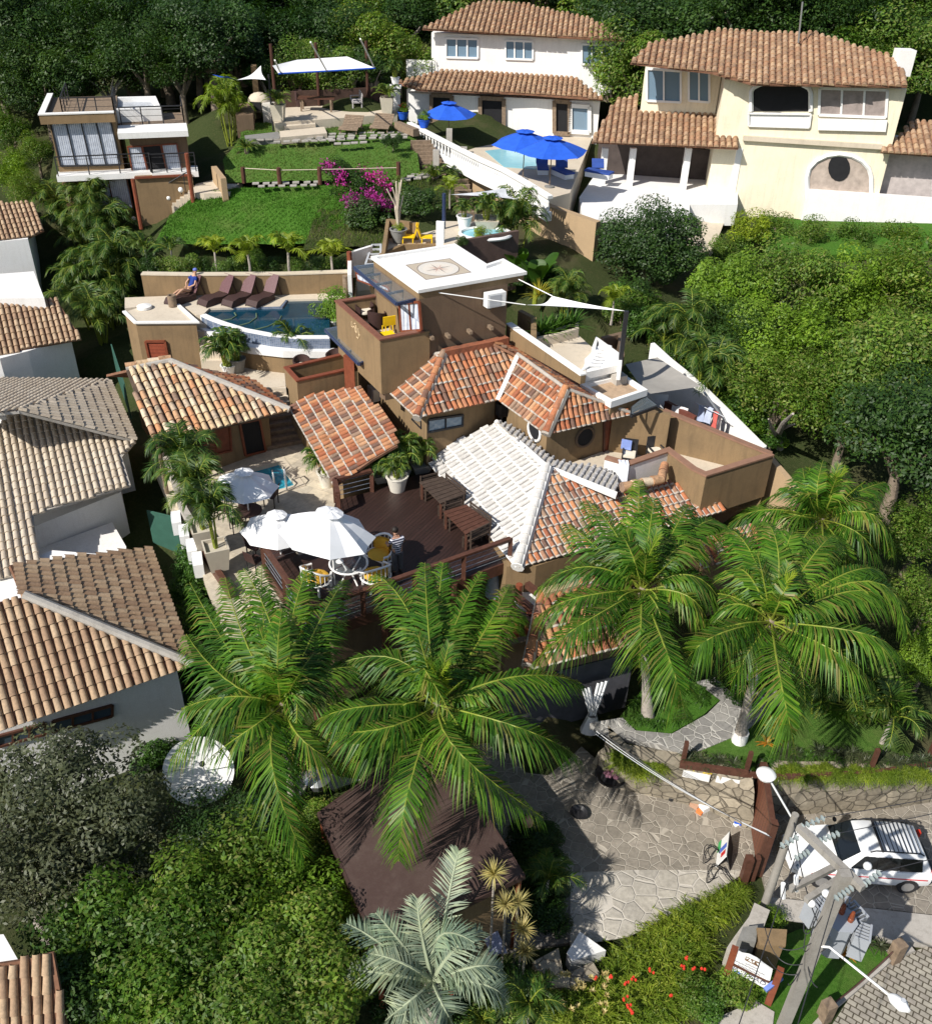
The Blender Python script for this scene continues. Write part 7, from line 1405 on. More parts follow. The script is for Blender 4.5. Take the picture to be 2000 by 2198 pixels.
for x, y, lab in ((1305, 1660, 'stout brown bollard at the far end of the chain by the kerb'), (925, 1985, 'stout brown bollard at the near end of the chain by the kerb')): q = p('E1', x, y, 0); solo('bollard', MB().box(q + V((0, 0, .35)), (.30, .30, .8), .4), WOODG, lab, 'bollard', 'brown bollards by the kerb')
wire(p('E1', 1300, 1625, .5), p('E1', 935, 1935, .5), .25, M('rust_chain', (.10, .05, .04), .8), 'rusty chain slung between the two brown bollards', .022, 'chain', None)
q = p('E3', 1080, 1580, .1); t = thing('red_hydrant', 'small red hydrant shaped post below the silver palm', 'hydrant', q); link('body', MB().lathe([(.13, 0), (.12, .5), (.17, .55), (.16, .7), (.05, .82)], q, 12), FLOWR, t, True); solo('timber_post', MB().box(p('E3', 1062, 1500, .1) + V((0, 0, .5)), (.2, .2, 1.1)), WOODG, 'pale timber post behind the small red hydrant', 'post')
solo('white_bench', MB().prism(ps('E2', [(620, 1390), (700, 1260), (860, 1375), (650, 1440)], .5), -.1, .5), WHITE, 'pale slab bench at the lower end of the court', 'bench'); solo('blue_tarp', MB().slab([p('E2', *q) for q in ((70, 1210, .8), (170, 1200, .9), (255, 1390, .75), (150, 1400, .7))], .04), M('tarp_lilac', (.33, .36, .50), .7), 'lilac tarp in shade behind the spiky yuccas', 'tarp')
solo('rubble_wall', MB().wall(ps('E2', [(430, 1480), (540, 1420), (560, 1530), (650, 1550), (800, 1480)], .6), -.2, .6, .35), STWALL, 'low rubble wall around the foot of the court', 'wall')
# ================================================================ left edge: dish, fences
dq = p('F2', 1130, 1740, 3.3); dish = thing('satellite_dish', 'large white satellite dish tilted up at the left of the palms', 'satellite dish', V((dq.x, dq.y, .8))); ax = V((.35, -.35, .85)).normalized(); a1_ = ax.cross(V((0, 1, 0))).normalized(); a2_ = ax.cross(a1_)
k = MB(); k.grid([[dq + (a1_ * math.cos(a) + a2_ * math.sin(a)) * r + ax * (r * r * .28 - .2) for a in [R(12 * i) for i in range(31)]] for r in (.02, .3, .6, .85, 1.02)]); link('reflector', k, WHITE, dish, True); k = MB()
for i in range(3): a = R(120 * i + 20); k.tube([dq + (a1_ * math.cos(a) + a2_ * math.sin(a)) * .95 + ax * .05, dq + ax * .75], .018, 5)
link('feed_arm', k, STEEL, dish); link('feed', MB().ball(dq + ax * .75, .09, 8, 5), BLACK, dish, True); link('mast', MB().tube([V((dq.x, dq.y, .3)), dq - ax * .2], .08, 7), STEEL, dish)
def fence(c, pts, z0, z1, lab, m=GREEN, th=.05): q = ps(c, pts, z0); solo('fence', MB().wall(q, z0, z1, th), m, lab, 'fence')
fence('F1', [(800, 1420), (890, 1700)], 4.2, 6.0, 'dark green fence panel left of the pool house roof'); fence('B4', [(335, 1000), (420, 1130), (480, 1250)], 3.2, 5.0, 'dark green fence panel along the terrace edge'); fence('F2', [(880, 460), (1040, 500)], 2.2, 4.0, 'dark green fence panel between the sandy roof and the condenser units')
fence('F2', [(1060, 1480), (1180, 1430), (1379, 1640)], .8, 2.4, 'dark green sheet fence behind the satellite dish'); solo('green_sheet_roof', MB().slab([p('E4', *q) for q in ((1150, 600, 2.0), (1290, 530, 2.0), (1390, 490, 2.0), (1395, 790, 1.8), (1220, 840, 1.8))], .06), M('sea_green_sheet', (.14, .27, .22), .5, .1), 'sea green sheet roof at the left of the kiosk', 'sheet roof')
solo('terrace_edge_wall', MB().wall(ps('B4', [(335, 760), (480, 1050), (560, 1330), (700, 1560)], TZ), 3.0, TZ + .55, .28), CONC, 'grey topped edge wall along the left side of the pool terrace', 'wall')
solo('edge_board', MB().wall(ps('C1', [(215, 640), (300, 800), (420, 980), (520, 1130)], TZ), 3.5, TZ + .4, .2), WOOD, 'brown timber edge board below the tall potted palms', 'edge board')
ce_ = p('E4', 1650, 470, 1.2); solo('stone_urn', MB().lathe([(.1, 0), (.35, .3), (.45, .6), (.3, .75)], ce_, 14), STEEL, 'crumpled silver covered thing at the corner of the kiosk roof', 'cover')
ct_ = p('B4', 1040, 790, TZ); t = thing('potted_plant', 'orange bucket with a blue cloth standing in the pool house doorway', 'bucket', ct_); link('bucket', MB().lathe([(.13, 0), (.2, .42)], ct_, 12), M('orange_plastic', (.6, .16, .05), .5), t, True); link('cloth', MB().ball(ct_ + V((0, 0, .55)), .22, 8, 6), M('royal_blue', (.02, .05, .35), .8), t, True)
qf = p('D', 512, 70, 13.5); solo('green_pole', MB().tube([qf - V((0, 0, 1)), V((qf.x, qf.y, ztop('D', 510, -60, qf).z))], .22, 8), M('teal_pole', (.06, .22, .16), .6), 'tall teal green pole rising out of the wood behind the pavilion', 'pole', None, True)
# ================================================================ plants
UP = V((0, 0, 1))
def frond(mb, a, m, b, n=48, ll=.75, droop=.5, w=.05, rr=.035, fwd_=.55):
    dd = (b - a).length * .10; b = b + UP * dd * .8; c = m * 2 - (a + b) * .5
    q = lambda t: a * (1 - t) ** 2 + c * 2 * t * (1 - t) + b * t * t - UP * dd * t ** 4
    mb.k = 1; mb.tube([q(i / 8) for i in range(9)], [rr * (1 - .85 * i / 8) + .004 for i in range(9)], 5); mb.k = 0
    for i in range(n):
        t = .10 + .89 * (i + .5) / n; P = q(t); T = (q(min(1, t + .03)) - q(t - .03)).normalized(); sd_ = T.cross(UP)
        sd_ = sd_.normalized() if sd_.length > .15 else V((1, 0, 0)); up_ = sd_.cross(T)
        L = ll * (math.sin(math.pi * (.14 + .80 * t)) ** .7) * ru(.85, 1.1)
        for s in (-1, 1):
            d = (sd_ * s * ru(.7, 1.0) + T * (fwd_ + .5 * t * t + ru(-.18, .18)) + up_ * ru(-.1, .3)).normalized(); p1 = P + d * L * .5 - UP * L * droop * .14; p2 = P + d * L - UP * L * droop * ru(.4, .9); e = T * w * .5
            mb.add([P - e * .6, P + e * .6, p1 + e, p1 - e, p2], [(0, 1, 2, 3), (3, 2, 4)])
    return mb
def big_palm(label, base, cr, crop, fr, lean=None, tr=.16, ll=1.0):
    t = thing('coconut_palm', label, 'palm tree', base, 'tall coconut palms in front of the guest house'); B0 = V(base)
    cr = V(cr); md = B0.lerp(cr, .5) + V((0, 0, 0)) + ((lean or V((0, 0, 0)))); k = MB(); P = []
    for i in range(13): f = i / 12; P.append(B0 * (1 - f) ** 2 + md * 2 * f * (1 - f) + cr * f * f + V((ru(-.012, .012), ru(-.012, .012), 0)))
    k.tube(P, [tr * (1.45 - .55 * min(1, i / 3)) * (1 + .05 * (i % 2)) if i < 3 else tr * (.95 - .25 * i / 12) * (1 + .06 * (i % 2)) for i in range(13)], 10); link('trunk', k, BARKG, t, True)
    k = MB(); k.ball(cr + V((0, 0, -.1)), .20, 10, 7, (1, 1, 1.6)); link('crown_heart', k, BARK, t, True); k = MB()
    for i in range(7): a = i * .9; k.ball(cr + V((.26 * math.cos(a), .26 * math.sin(a), -.22 - .05 * (i % 3))), .095, 8, 6)
    link('coconuts', k, M('coconut', (.16, .17, .03), .6) if 'coconut' not in bpy.data.materials else bpy.data.materials['coconut'], t, True)
    for (mx, my), (tx, ty), dm, dt in fr:
        m_ = p(crop, mx, my, cr.z + dm + ru(-.1, .35)); b_2 = p(crop, tx, ty, cr.z + dt); a_2 = cr + (m_ - cr).normalized() * .12 + V((0, 0, .1))
        L = (b_2 - a_2).length; nl = int(max(34, min(96, L * 28)))
        link('frond', frond(MB(), a_2, m_, b_2, nl, ll * min(1, .45 + L / 5), 1.1, .058, .03), [L_PALM, L_RACH], t)
    for i in range(6):
        a = i * 1.1; d = V((math.cos(a), math.sin(a), 0)); L = ru(1.5, 2.3); link('frond', frond(MB(), cr + V((0, 0, .1)), cr + d * .25 * (i % 3) + UP * L * .55, cr + d * (.3 + .35 * (i % 3)) + UP * L, 34, .55, .3, .05, .03, .9), [L_PALM if i % 3 else L_YEL, L_RACH], t)
    for i in range(3):
        a = ru(0, 6.28); d = V((math.cos(a), math.sin(a), 0)); link('dead_frond', frond(MB(), cr + d * .15, cr + d * 1.0 - UP * .1, cr + d * 1.3 - UP * 1.7, 30, .55, 1.2, .03, .028), [L_YUC, BARK], t)
    for i in range(7):
        a = i * 2.4 + ru(0, .5); d = V((math.cos(a), math.sin(a), 0)); L = ru(2.0, 2.8); a_2 = cr + d * .1; m_ = cr + d * L * .5 + UP * ru(.2, .7); b_2 = cr + d * L - UP * ru(.5, 1.3)
        link('frond', frond(MB(), a_2, m_, b_2, 52, .7, .95, .044, .028), [L_PALM, L_RACH], t)
    return t
c1 = p('F3', 505, 690, 6.0); big_palm('leftmost coconut palm, its crown covering the lower left corner of the deck', (c1.x - .2, c1.y + .6, .9), c1, 'F3',
    [((300, 480), (95, 130), .9, .9), ((430, 400), (410, 55), 1.2, 1.8), ((350, 420), (250, 110), 1.2, 1.6), ((470, 380), (330, 70), 1.3, 1.9), ((540, 330), (610, 80), 1.2, 1.7), ((620, 400), (775, 120), .9, 1.0), ((640, 540), (915, 512), .7, .2),
     ((560, 560), (760, 300), .9, .8), ((600, 840), (785, 945), .5, -.8), ((455, 930), (600, 1340), .7, -1.2), ((260, 700), (10, 920), .7, -.9), ((300, 640), (60, 690), .7, .2), ((250, 560), (80, 360), .9, .6), ((420, 560), (350, 690), .8, .0), ((560, 600), (560, 810), .9, .2), ((350, 790), (190, 900), .5, -.6), ((480, 500), (500, 250), 1.5, 2.2)])
c2 = p('F3', 1180, 690, 5.7); kb = p('G', 989, -260, .8); big_palm('coconut palm whose fronds hang over the brown kiosk roof', (kb.x + .2, kb.y + .7, .6), c2, 'F3',
    [((1070, 300), (905, 95), 1.1, 1.4), ((1140, 350), (1125, 45), 1.3, 1.9), ((1180, 330), (1205, 45), 1.4, 2.0), ((1230, 400), (1375, 85), 1.2, 1.7), ((1185, 400), (1340, 235), 1.3, 1.3), ((1350, 390), (1545, 272), .9, .7), ((1400, 330), (1500, 140), .9, .9), ((1500, 555), (1810, 575), .8, -.1), ((1520, 770), (1795, 898), .6, -.7),
     ((1290, 900), (1645, 1165), .7, -1.2), ((1060, 1020), (1010, 1355), .5, -1.2), ((920, 785), (640, 790), .7, -.3), ((850, 685), (620, 760), .8, .1), ((1010, 480), (730, 500), 1.0, .6), ((1120, 520), (1240, 720), 1.2, .8), ((1000, 800), (760, 930), .5, -.6), ((1240, 820), (1330, 1020), .5, -.9)], lean=V((0, .6, 0)))
b3 = p('C4', 1210, 1265, GZ - .2); c3 = V((b3.x, b3.y, ztop('F4', 490, 585, b3).z)); c3 = p('F4', 490, 585, c3.z); big_palm('coconut palm standing in the garden bed in front of the entrance roof', b3, c3, 'F4',
    [((475, 300), (480, 55), 1.2, 1.8), ((520, 330), (550, 140), 1.3, 1.9), ((380, 330), (235, 150), 1.1, 1.3), ((330, 420), (145, 260), .9, .9), ((250, 465), (10, 560), .7, -.4), ((230, 600), (20, 680), .6, -.3), ((230, 720), (-10, 900), .5, -.7), ((620, 900), (695, 1165), .6, -1.2), ((485, 740), (480, 930), .7, -.6), ((720, 505), (870, 660), .8, -.3),
     ((670, 370), (770, 420), .9, .5), ((730, 290), (870, 270), .9, .7), ((620, 330), (710, 170), 1.2, 1.4), ((440, 400), (370, 280), 1.2, 1.0), ((700, 600), (800, 740), .6, -.5), ((560, 650), (600, 800), .6, -.4), ((380, 620), (360, 740), .6, -.4)])
b4 = p('E1', 465, 490, GZ - .1); c4 = V((b4.x, b4.y, ztop('F4', 1085, 735, b4).z)); c4 = p('F4', 1085, 735, c4.z); t4 = big_palm('coconut palm with a leaning trunk and white painted foot by the garden path', b4, c4, 'F4',
    [((1125, 440), (1070, 250), 1.3, 1.7), ((1150, 420), (1185, 310), 1.4, 1.8), ((1270, 430), (1390, 310), 1.1, 1.2), ((980, 500), (880, 500), .9, .4), ((1010, 430), (890, 280), 1.1, 1.2), ((800, 800), (670, 970), .7, -.8), ((1500, 770), (1670, 870), .8, -.2), ((1390, 860), (1550, 995), .7, -.6), ((1140, 1030), (1205, 1330), .6, -1.2), ((1440, 580), (1620, 630), .9, .3),
     ((1540, 530), (1725, 770), .9, -.4), ((1380, 520), (1590, 470), 1.0, .9), ((1140, 600), (1210, 470), 1.4, 1.6), ((950, 640), (830, 680), .8, .1), ((900, 740), (720, 830), .7, -.3), ((1010, 820), (900, 1010), .5, -.8), ((1250, 640), (1420, 740), .9, 0)], lean=V((-.1, 0, 0)))
link('white_foot', MB().tube([b4 + V((0, 0, -.1)), b4 + V((.005, 0, .5))], .25, 10), WHITE, t4, True)
solo('trunk_lamp', MB().box(b4.lerp(c4, .62) + V((-.2, -.2, 0)), (.3, .1, .22)), GREYM, 'small grey floodlight on the leaning palm trunk', 'floodlight')
c5 = p('F4', 1320, 260, 7.0); big_palm('coconut palm behind the others, beside the ochre end wall at the right', (c5.x - .2, c5.y + .4, 2.6), c5, 'F4',
    [((1260, 130), (1235, 5), 1.2, 1.7), ((1380, 110), (1430, -10), 1.2, 1.8), ((1240, 150), (1150, 95), 1.0, 1.0), ((1220, 230), (1130, 210), .8, .5), ((1090, 200), (895, 260), .8, -.1), ((1450, 140), (1620, 70), .9, .9), ((1470, 150), (1570, 175), .9, .4), ((1560, 225), (1650, 420), .8, -.7), ((1420, 380), (1450, 490), .5, -.6), ((1240, 330), (1200, 460), .5, -.6), ((1330, 350), (1340, 480), .5, -.7), ((1490, 310), (1590, 440), .6, -.5), ((1300, 120), (1330, -30), 1.4, 2.0)])
# silver palm
cs = p('E3', 965, 1435, 3.1); t = thing('silver_palm', 'silvery blue feather palm at the bottom beside the kiosk', 'palm tree', (cs.x, cs.y, 0)); link('trunk', MB().tube([V((cs.x, cs.y, -.1)), cs], [.3, .22], 9), BARKG, t, True)
for (mx, my), (tx, ty), dm, dt in [((1060, 930), (1115, 690), 1.3, 1.9), ((800, 1230), (645, 1040), .9, 1.1), ((690, 1230), (480, 1100), .8, .9), ((1080, 1260), (1245, 1140), .9, .9), ((1180, 1350), (1360, 1360), .8, .5), ((1230, 1440), (1395, 1550), .7, .0), ((720, 1390), (480, 1370), .7, .3), ((800, 1330), (600, 1270), .9, .8), ((840, 1540), (700, 1650), .6, -.2), ((1020, 1560), (1090, 1690), .6, -.3), ((900, 1150), (880, 960), 1.2, 1.7), ((1000, 1180), (1200, 1210), 1.0, 1.2), ((880, 1600), (860, 1720), .5, -.4)]:
    m_, b_2 = p('E3', mx, my, 3.1 + dm), p('E3', tx, ty, 3.1 + dt); link('frond', frond(MB(), cs, m_, b_2, 46, .62, .25, .05, .05, .45), [L_SILV, M('silver_rachis', (.30, .34, .22), .6) if 'silver_rachis' not in bpy.data.materials else bpy.data.materials['silver_rachis']], t)
# ---------------------------------------------------------------- prototypes (placed, then copied)
def rosette(mb, c, n, L, up, droop, w, nseg=3):
    for i in range(n):
        a = 6.283 * i / n + ru(-.2, .2); e = ru(.15, 1) * up; d = V((math.cos(a) * math.cos(e), math.sin(a) * math.cos(e), math.sin(e))); s = V((-math.sin(a), math.cos(a), 0)) * w * .5; l = L * ru(.75, 1.1); vs = []
        for k in range(nseg + 1): f = k / nseg; q = c + d * l * f - UP * droop * l * f * f; ww = (1 - f) ** .7 if f > .3 else .7 + f; vs += [q - s * ww, q + s * ww]
        mb.add(vs, [(2 * k, 2 * k + 1, 2 * k + 3, 2 * k + 2) for k in range(nseg)])
    return mb
def feather(mb, c, n, L, ll, el=(.2, 1.2), nl=20, w=.05, droop=.4, dz=.0):
    for i in range(n):
        a = 6.283 * i / n + ru(-.3, .3); e = ru(*el); d = V((math.cos(a), math.sin(a), 0)); l = L * ru(.8, 1.1); m_ = c + d * l * .5 * math.cos(e) + UP * l * (.5 * math.sin(e) + .12); b = c + d * l * math.cos(e) * .98 + UP * l * (math.sin(e) * .8 - droop * .35)
        frond(mb, c, m_, b, nl, ll, droop, w, .018)
    return mb
def proto_parts(*L):
    out = []
    for nm, mb, m, sm in L: o = link(nm, mb, m, None, sm); COL.objects.unlink(o); out.append(o)
    return out
def place(pp, name, loc, sc, rz, label, cat, grp=None, pot=None):
    t = thing(name, label, cat, loc, grp); 
    for o in pp: c = o.copy(); COL.objects.link(c); c.parent = t; c.name = o.name.split('.')[0]
    t.rotation_euler = (0, 0, rz); t.scale = sc if isinstance(sc, tuple) else (sc, sc, sc); return t
def trunk_mb(h, r, limbs=5, spread=1.2, lh=1.2):
    k = MB(); k.tube([V((0, 0, -.6)), V((.08, .03, h * .5)), V((0, .1, h))], [r * 1.25, r, r * .75], 9)
    for i in range(limbs): a = i * 6.283 / limbs + ru(-.4, .4); d = V((math.cos(a), math.sin(a), 0)); k.tube([V((0, .1, h * .85)), V((0, .1, h)) + d * spread * .5 + UP * lh * .55, V((0, .1, h)) + d * spread + UP * lh], [r * .6, r * .4, r * .12], 6)
    return k
def crown_mb(r, rz_, nc, nl, leaf, cz, cr=(.28, .45), flat=.0):
    k = MB()
    for i in range(nc):
        while True:
            q = V((ru(-1, 1), ru(-1, 1), ru(-.75, 1)))
            if .35 < q.length < 1: break
        q = q * (.62 + .25 * rnd()) if q.length < .7 else q * .85; c = V((q.x * r, q.y * r, cz + q.z * rz_)); R_ = r * ru(*cr)
        for j in range(nl):
            while True:
                d = V((ru(-1, 1), ru(-1, 1), ru(-1, 1)))
                if .05 < d.length < 1: break
            f = d.length; d = d.normalized() * (f ** .4); x = c + V((d.x * R_, d.y * R_, d.z * R_ * .72)); n_ = (d * .8 + V((ru(-.6, .6) - .25, ru(-.6, .6) - .25, ru(.1, 1.3)))).normalized(); u = n_.cross(V((ru(-1, 1), ru(-1, 1), ru(-1, 1))))
            u = u.normalized() if u.length > .01 else V((1, 0, 0)); v_ = n_.cross(u); l = leaf * ru(.6, 1.3)
            k.add([x - u * l, x - v_ * l * .45, x + u * l, x + v_ * l * .45], [(0, 1, 2, 3)])
    return k
TR = [proto_parts(('trunk', trunk_mb(2.2, .22, 5, 1.6, 1.7), BARK, True), ('crown', crown_mb(2.6, 2.0, 36, 340, .085, 4.2), L_DARK, False)),
      proto_parts(('trunk', trunk_mb(2.0, .18, 5, 1.3, 1.5), BARK, True), ('crown', crown_mb(2.4, 1.9, 34, 330, .085, 3.8), L_TREE, False)),
      proto_parts(('trunk', trunk_mb(2.2, .2, 6, 1.5, 1.6), BARKG, True), ('crown', crown_mb(2.5, 1.7, 30, 340, .09, 4.0, (.25, .38)), L_DARK, False)),
      proto_parts(('trunk', trunk_mb(1.6, .15, 5, 1.2, 1.2), BARK, True), ('crown', crown_mb(2.2, 1.7, 34, 320, .085, 3.0), L_LIME, False)),
      proto_parts(('trunk', trunk_mb(2.6, .2, 6, 1.6, 1.5), BARKG, True), ('crown', crown_mb(2.6, 1.6, 34, 320, .07, 4.2, (.22, .34)), L_GREY, False))]
BU = [proto_parts(('stem', MB().tube([(0, 0, -.3), (0, 0, .6)], .06, 6), BARK, True), ('foliage', crown_mb(.95, .75, 18, 230, .055, .65, (.34, .5)), m, False)) for m in (L_BUSH, L_TREE, L_DARK, L_LIME, L_YEL)]
DOME = proto_parts(('stem', MB().tube([(0, 0, -.5), (0, 0, 1.2)], .2, 6), BARK, True), ('foliage', crown_mb(2.0, 1.5, 110, 200, .055, 1.5, (.2, .3)), L_DARK, False))
# small palms
YP = [proto_parts(('trunk', MB().tube([(0, 0, -.2), (.03, 0, .5), (0, 0, 1.0)], [.07, .05, .045], 7), BARKG, True), ('crown', feather(MB(), V((0, 0, .95)), 9, 1.15, .42, (.3, 1.2), 16, .06, .5), [L_YEL, L_RACH], False)),
      proto_parts(('trunk', MB().tube([(0, 0, -.2), (.03, 0, .5), (0, 0, 1.0)], [.07, .05, .045], 7), BARKG, True), ('crown', feather(MB(), V((0, 0, .95)), 10, 1.25, .42, (.3, 1.25), 16, .06, .5), [L_ARECA, L_RACH], False))]
def clump(n, L, nf, h, spread, m, nl=18, ll=.45):
    s, k = MB(), MB()
    for i in range(n):
        a = 6.283 * i / n; d = V((math.cos(a), math.sin(a), 0)) * spread * (rnd() ** .5); hh = h * ru(.6, 1.15); s.tube([d * .4 - UP * .2, d * .8 + UP * hh * .5, d + UP * hh], [.05, .04, .035], 6); feather(k, d + UP * hh, nf, L, ll, (.35, 1.35), nl, .05, .6)
    return proto_parts(('stems', s, L_RACH, True), ('crown', k, [m, L_RACH], False))
AR = clump(6, 1.7, 7, 1.6, .7, L_ARECA, 22, .5); PT = clump(4, .85, 6, .45, .16, L_ARECA, 14, .28); TP_ = clump(3, 1.7, 7, 1.5, .2, L_ARECA, 26, .55); KY = clump(5, 1.5, 6, 1.4, .5, L_YEL, 20, .42)
CY = proto_parts(('crown', feather(MB(), V((0, 0, .15)), 20, .85, .22, (.15, 1.2), 22, .03, .25), [L_ARECA, L_RACH], False), ('trunk', MB().lathe([(.14, -.1), (.13, .18)], (0, 0, 0), 10), BARK, True))
def cpz(c, x, y, h):
    z = 6.0
    for _ in range(16): q = p(c, x, y, z + h); z = z * .5 + gz(q.x, q.y) * .5
    q = p(c, x, y, z + h); return V((q.x, q.y, z))
def tree(k, c, x, y, sc, label, grp=None, hc=(4.2, 3.8, 4.0, 3.0, 4.2), name='broadleaf_tree'): return place(TR[k], name, cpz(c, x, y, hc[k] * sc), (sc * ru(.92, 1.1), sc * ru(.92, 1.1), sc), ru(0, 6.28), label, 'tree', grp)
def bush(k, c, x, y, sc, label, grp=None, z=None, name='bush', cat='bush'):
    L = cpz(c, x, y, .5 * (sc if not isinstance(sc, tuple) else sc[2])) if z is None else p(c, x, y, z + .5 * (sc if not isinstance(sc, tuple) else sc[2])) - V((0, 0, .5 * (sc if not isinstance(sc, tuple) else sc[2])))
    return place(BU[k], name, L, sc, ru(0, 6.28), label, cat, grp)
# the wood at the top
def treeY(k, x, Y, s, label, grp): d = ray('D', x, 60); X = d.x / d.y * Y; return place(TR[k], 'broadleaf_tree', (X, Y, gz(X, Y) - .2), (s * ru(.92, 1.1), s * ru(.92, 1.1), s), ru(0, 6.28), label, 'tree', grp)
for Y, xs_, s in ((66, (-20, 50, 120, 195, 270, 340, 410), 1.1), (69.5, (10, 90, 165, 240, 310, 380, 450), 1.3), (74, (-10, 70, 150, 230, 310, 390, 460), 1.45)):
    for x in xs_: treeY(random.choice((0, 0, 2, 0)), x + ru(-12, 12), Y + ru(-.8, .8), s * ru(.85, 1.15), 'dense dark green tree in the wood above the annex house', 'dark trees of the wood behind the annex')
for Y, xs_, s in ((67.5, (520, 575, 635, 690, 745), .8), (71, (490, 550, 610, 670, 730, 790), 1.1), (76, (510, 580, 650, 720, 790), 1.35)):
    for x in xs_: treeY(random.choice((0, 2, 1, 0)), x + ru(-12, 12), Y + ru(-.8, .8), s * ru(.85, 1.15), 'leafy green tree on the slope behind the pavilion', 'green trees behind the pavilion')
for Y, xs_, s in ((67, (1245, 1560, 1640, 1720, 1800), 1.3), (71, (1240, 1300, 1370, 1450, 1530, 1610, 1690, 1770, 1840), 1.5), (79, (820, 900, 980, 1060, 1140, 1220, 1300, 1390, 1480, 1570, 1660, 1750, 1840), 1.7)):
    for x in xs_: treeY(random.choice((0, 2, 0, 1)), x + ru(-15, 15), Y + ru(-.8, .8), s * ru(.85, 1.15), 'tree of the hillside wood behind the two villas', 'trees behind the villas')
for i in range(30):
    x = -52 + 104 * (i + ru(0, .8)) / 30; y = ru(84, 100); place(TR[i % 3], 'broadleaf_tree', (x, y, gz(x, y) - .3), ru(1.8, 2.4), ru(0, 6.28), 'distant tree high on the wooded hill', 'tree', 'distant trees high on the hill')
for x, y, s, k, lab in ((15, 250, .7, 1, 'bushy tree at the left edge beside the annex roof terrace'), (70, 290, .5, 1, 'thin pale branched tree against the left wall of the annex'), (20, 330, .7, 3, 'bright bushy tree at the left edge below the annex'), (50, 370, .5, 1, 'low leafy tree above the small sandy tile roof')): tree(k, 'D', x, y, s, lab)
place(DOME, 'clipped_dome_bush', cpz('B3', 1075, 330, 1.5), (1.45, 1.35, 1.45), 0, 'large dome shaped dark green bush below the villa veranda', 'bush')
for x, y, s, lab in ((1340, 640, 1.2, 'feathery palm in front of the trees on the right bank, upper one'), (1400, 720, 1.1, 'feathery palm in front of the trees on the right bank, lower one')): place(AR, 'areca_palm', cpz('D', x, y, 1.9 * s), s * 1.1, ru(0, 6), lab, 'palm')
for x, y, s, k, lab in ((1440, 560, .95, 3, 'leafy tree just right of the dome shaped bush'), (1560, 540, 1.0, 1, 'pale green tree below the villa lawn, middle one'), (1690, 560, 1.1, 3, 'bright green tree below the villa lawn, right of the pale one'), (1800, 560, 1.1, 1, 'tall green tree at the right edge below the villa lawn'), (1480, 650, .9, 3, 'soft green tree halfway down the right bank'), (1600, 680, 1.1, 3, 'largest bright crown in the trees on the right bank'), (1740, 700, 1.1, 1, 'dark hearted tree near the right edge of the bank'), (1540, 760, .85, 1, 'lime green tree above the end of the boundary wall'), (1680, 800, .9, 1, 'green tree low on the right bank'), (1800, 830, 1.1, 0, 'dark tree at the right edge above the palms'), (1790, 690, 1.0, 1, 'light green tree at the right edge of the bank'), (1420, 640, .7, 0, 'dark tree in the shadow below the dome shaped bush'), (1810, 1040, .7, 1, 'green tree at the right edge level with the rear coconut palm'), (1830, 1180, .55, 1, 'small green tree at the right edge beside the garden'), (1825, 1290, .5, 3, 'bright small tree at the right edge above the stone path')): tree(k, 'D', x, y, s, lab)
solo('bare_tree', MB().tube([p('N', 1480, 1000, 4.6), p('N', 1470, 800, 5.6), p('N', 1560, 620, 7.2), p('N', 1700, 480, 8.6)], [.22, .15, .11, .05], 8).tube([p('N', 1475, 860, 5.3), p('N', 1380, 700, 6.6), p('N', 1330, 560, 7.6)], [.11, .07, .03], 7).tube([p('N', 1510, 720, 6.3), p('N', 1640, 660, 7.0), p('N', 1720, 640, 7.4)], [.1, .06, .03], 7), BARKG, 'pale grey bare trunk at the end of the white boundary wall', 'tree trunk', None, True)
for i, (x, y, s) in enumerate(((1160, 880, .9), (1240, 930, 1.0), (1300, 1010, 1.0), (1370, 1070, .9), (1130, 800, 1.0), (1010, 780, .9), (900, 700, 1.0), (960, 620, 1.0), (860, 620, .9), (1060, 700, 1.1), (1450, 1120, .7), (1200, 850, 1.0))): bush((1, 2, 0)[i % 3], 'B3', x, y, s * 1.15, 'low green bush on the bank outside the boundary wall', 'bushes on the bank by the boundary wall')
for i, (x, y, s) in enumerate(((800, 420, 1.1), (950, 500, 1.2), (1100, 520, 1.1), (1050, 380, 1.2), (900, 330, 1.0), (1250, 460, 1.3), (1150, 640, 1.1), (1230, 760, 1.0), (1350, 860, .8), (700, 300, .9))): bush((3, 0)[i % 2], 'N', x, y, s, 'bright green shrub hanging over the white boundary wall', 'bright shrubs above the boundary wall')
bush(4, 'A4', 790, 1300, (1.5, 1.2, 1.3), 'square yellow green hedge clump in front of the cream wall of the villa')
for x, y, s in ((950, 1290, 1.1), (1150, 1330, 1.2), (1400, 1350, 1.2), (1650, 1360, 1.2), (620, 1420, 1.0), (760, 1400, 1.0)): bush(1, 'A4', x, y, s, 'round green shrub at the foot of the villa lawn', 'shrubs below the villa lawn')
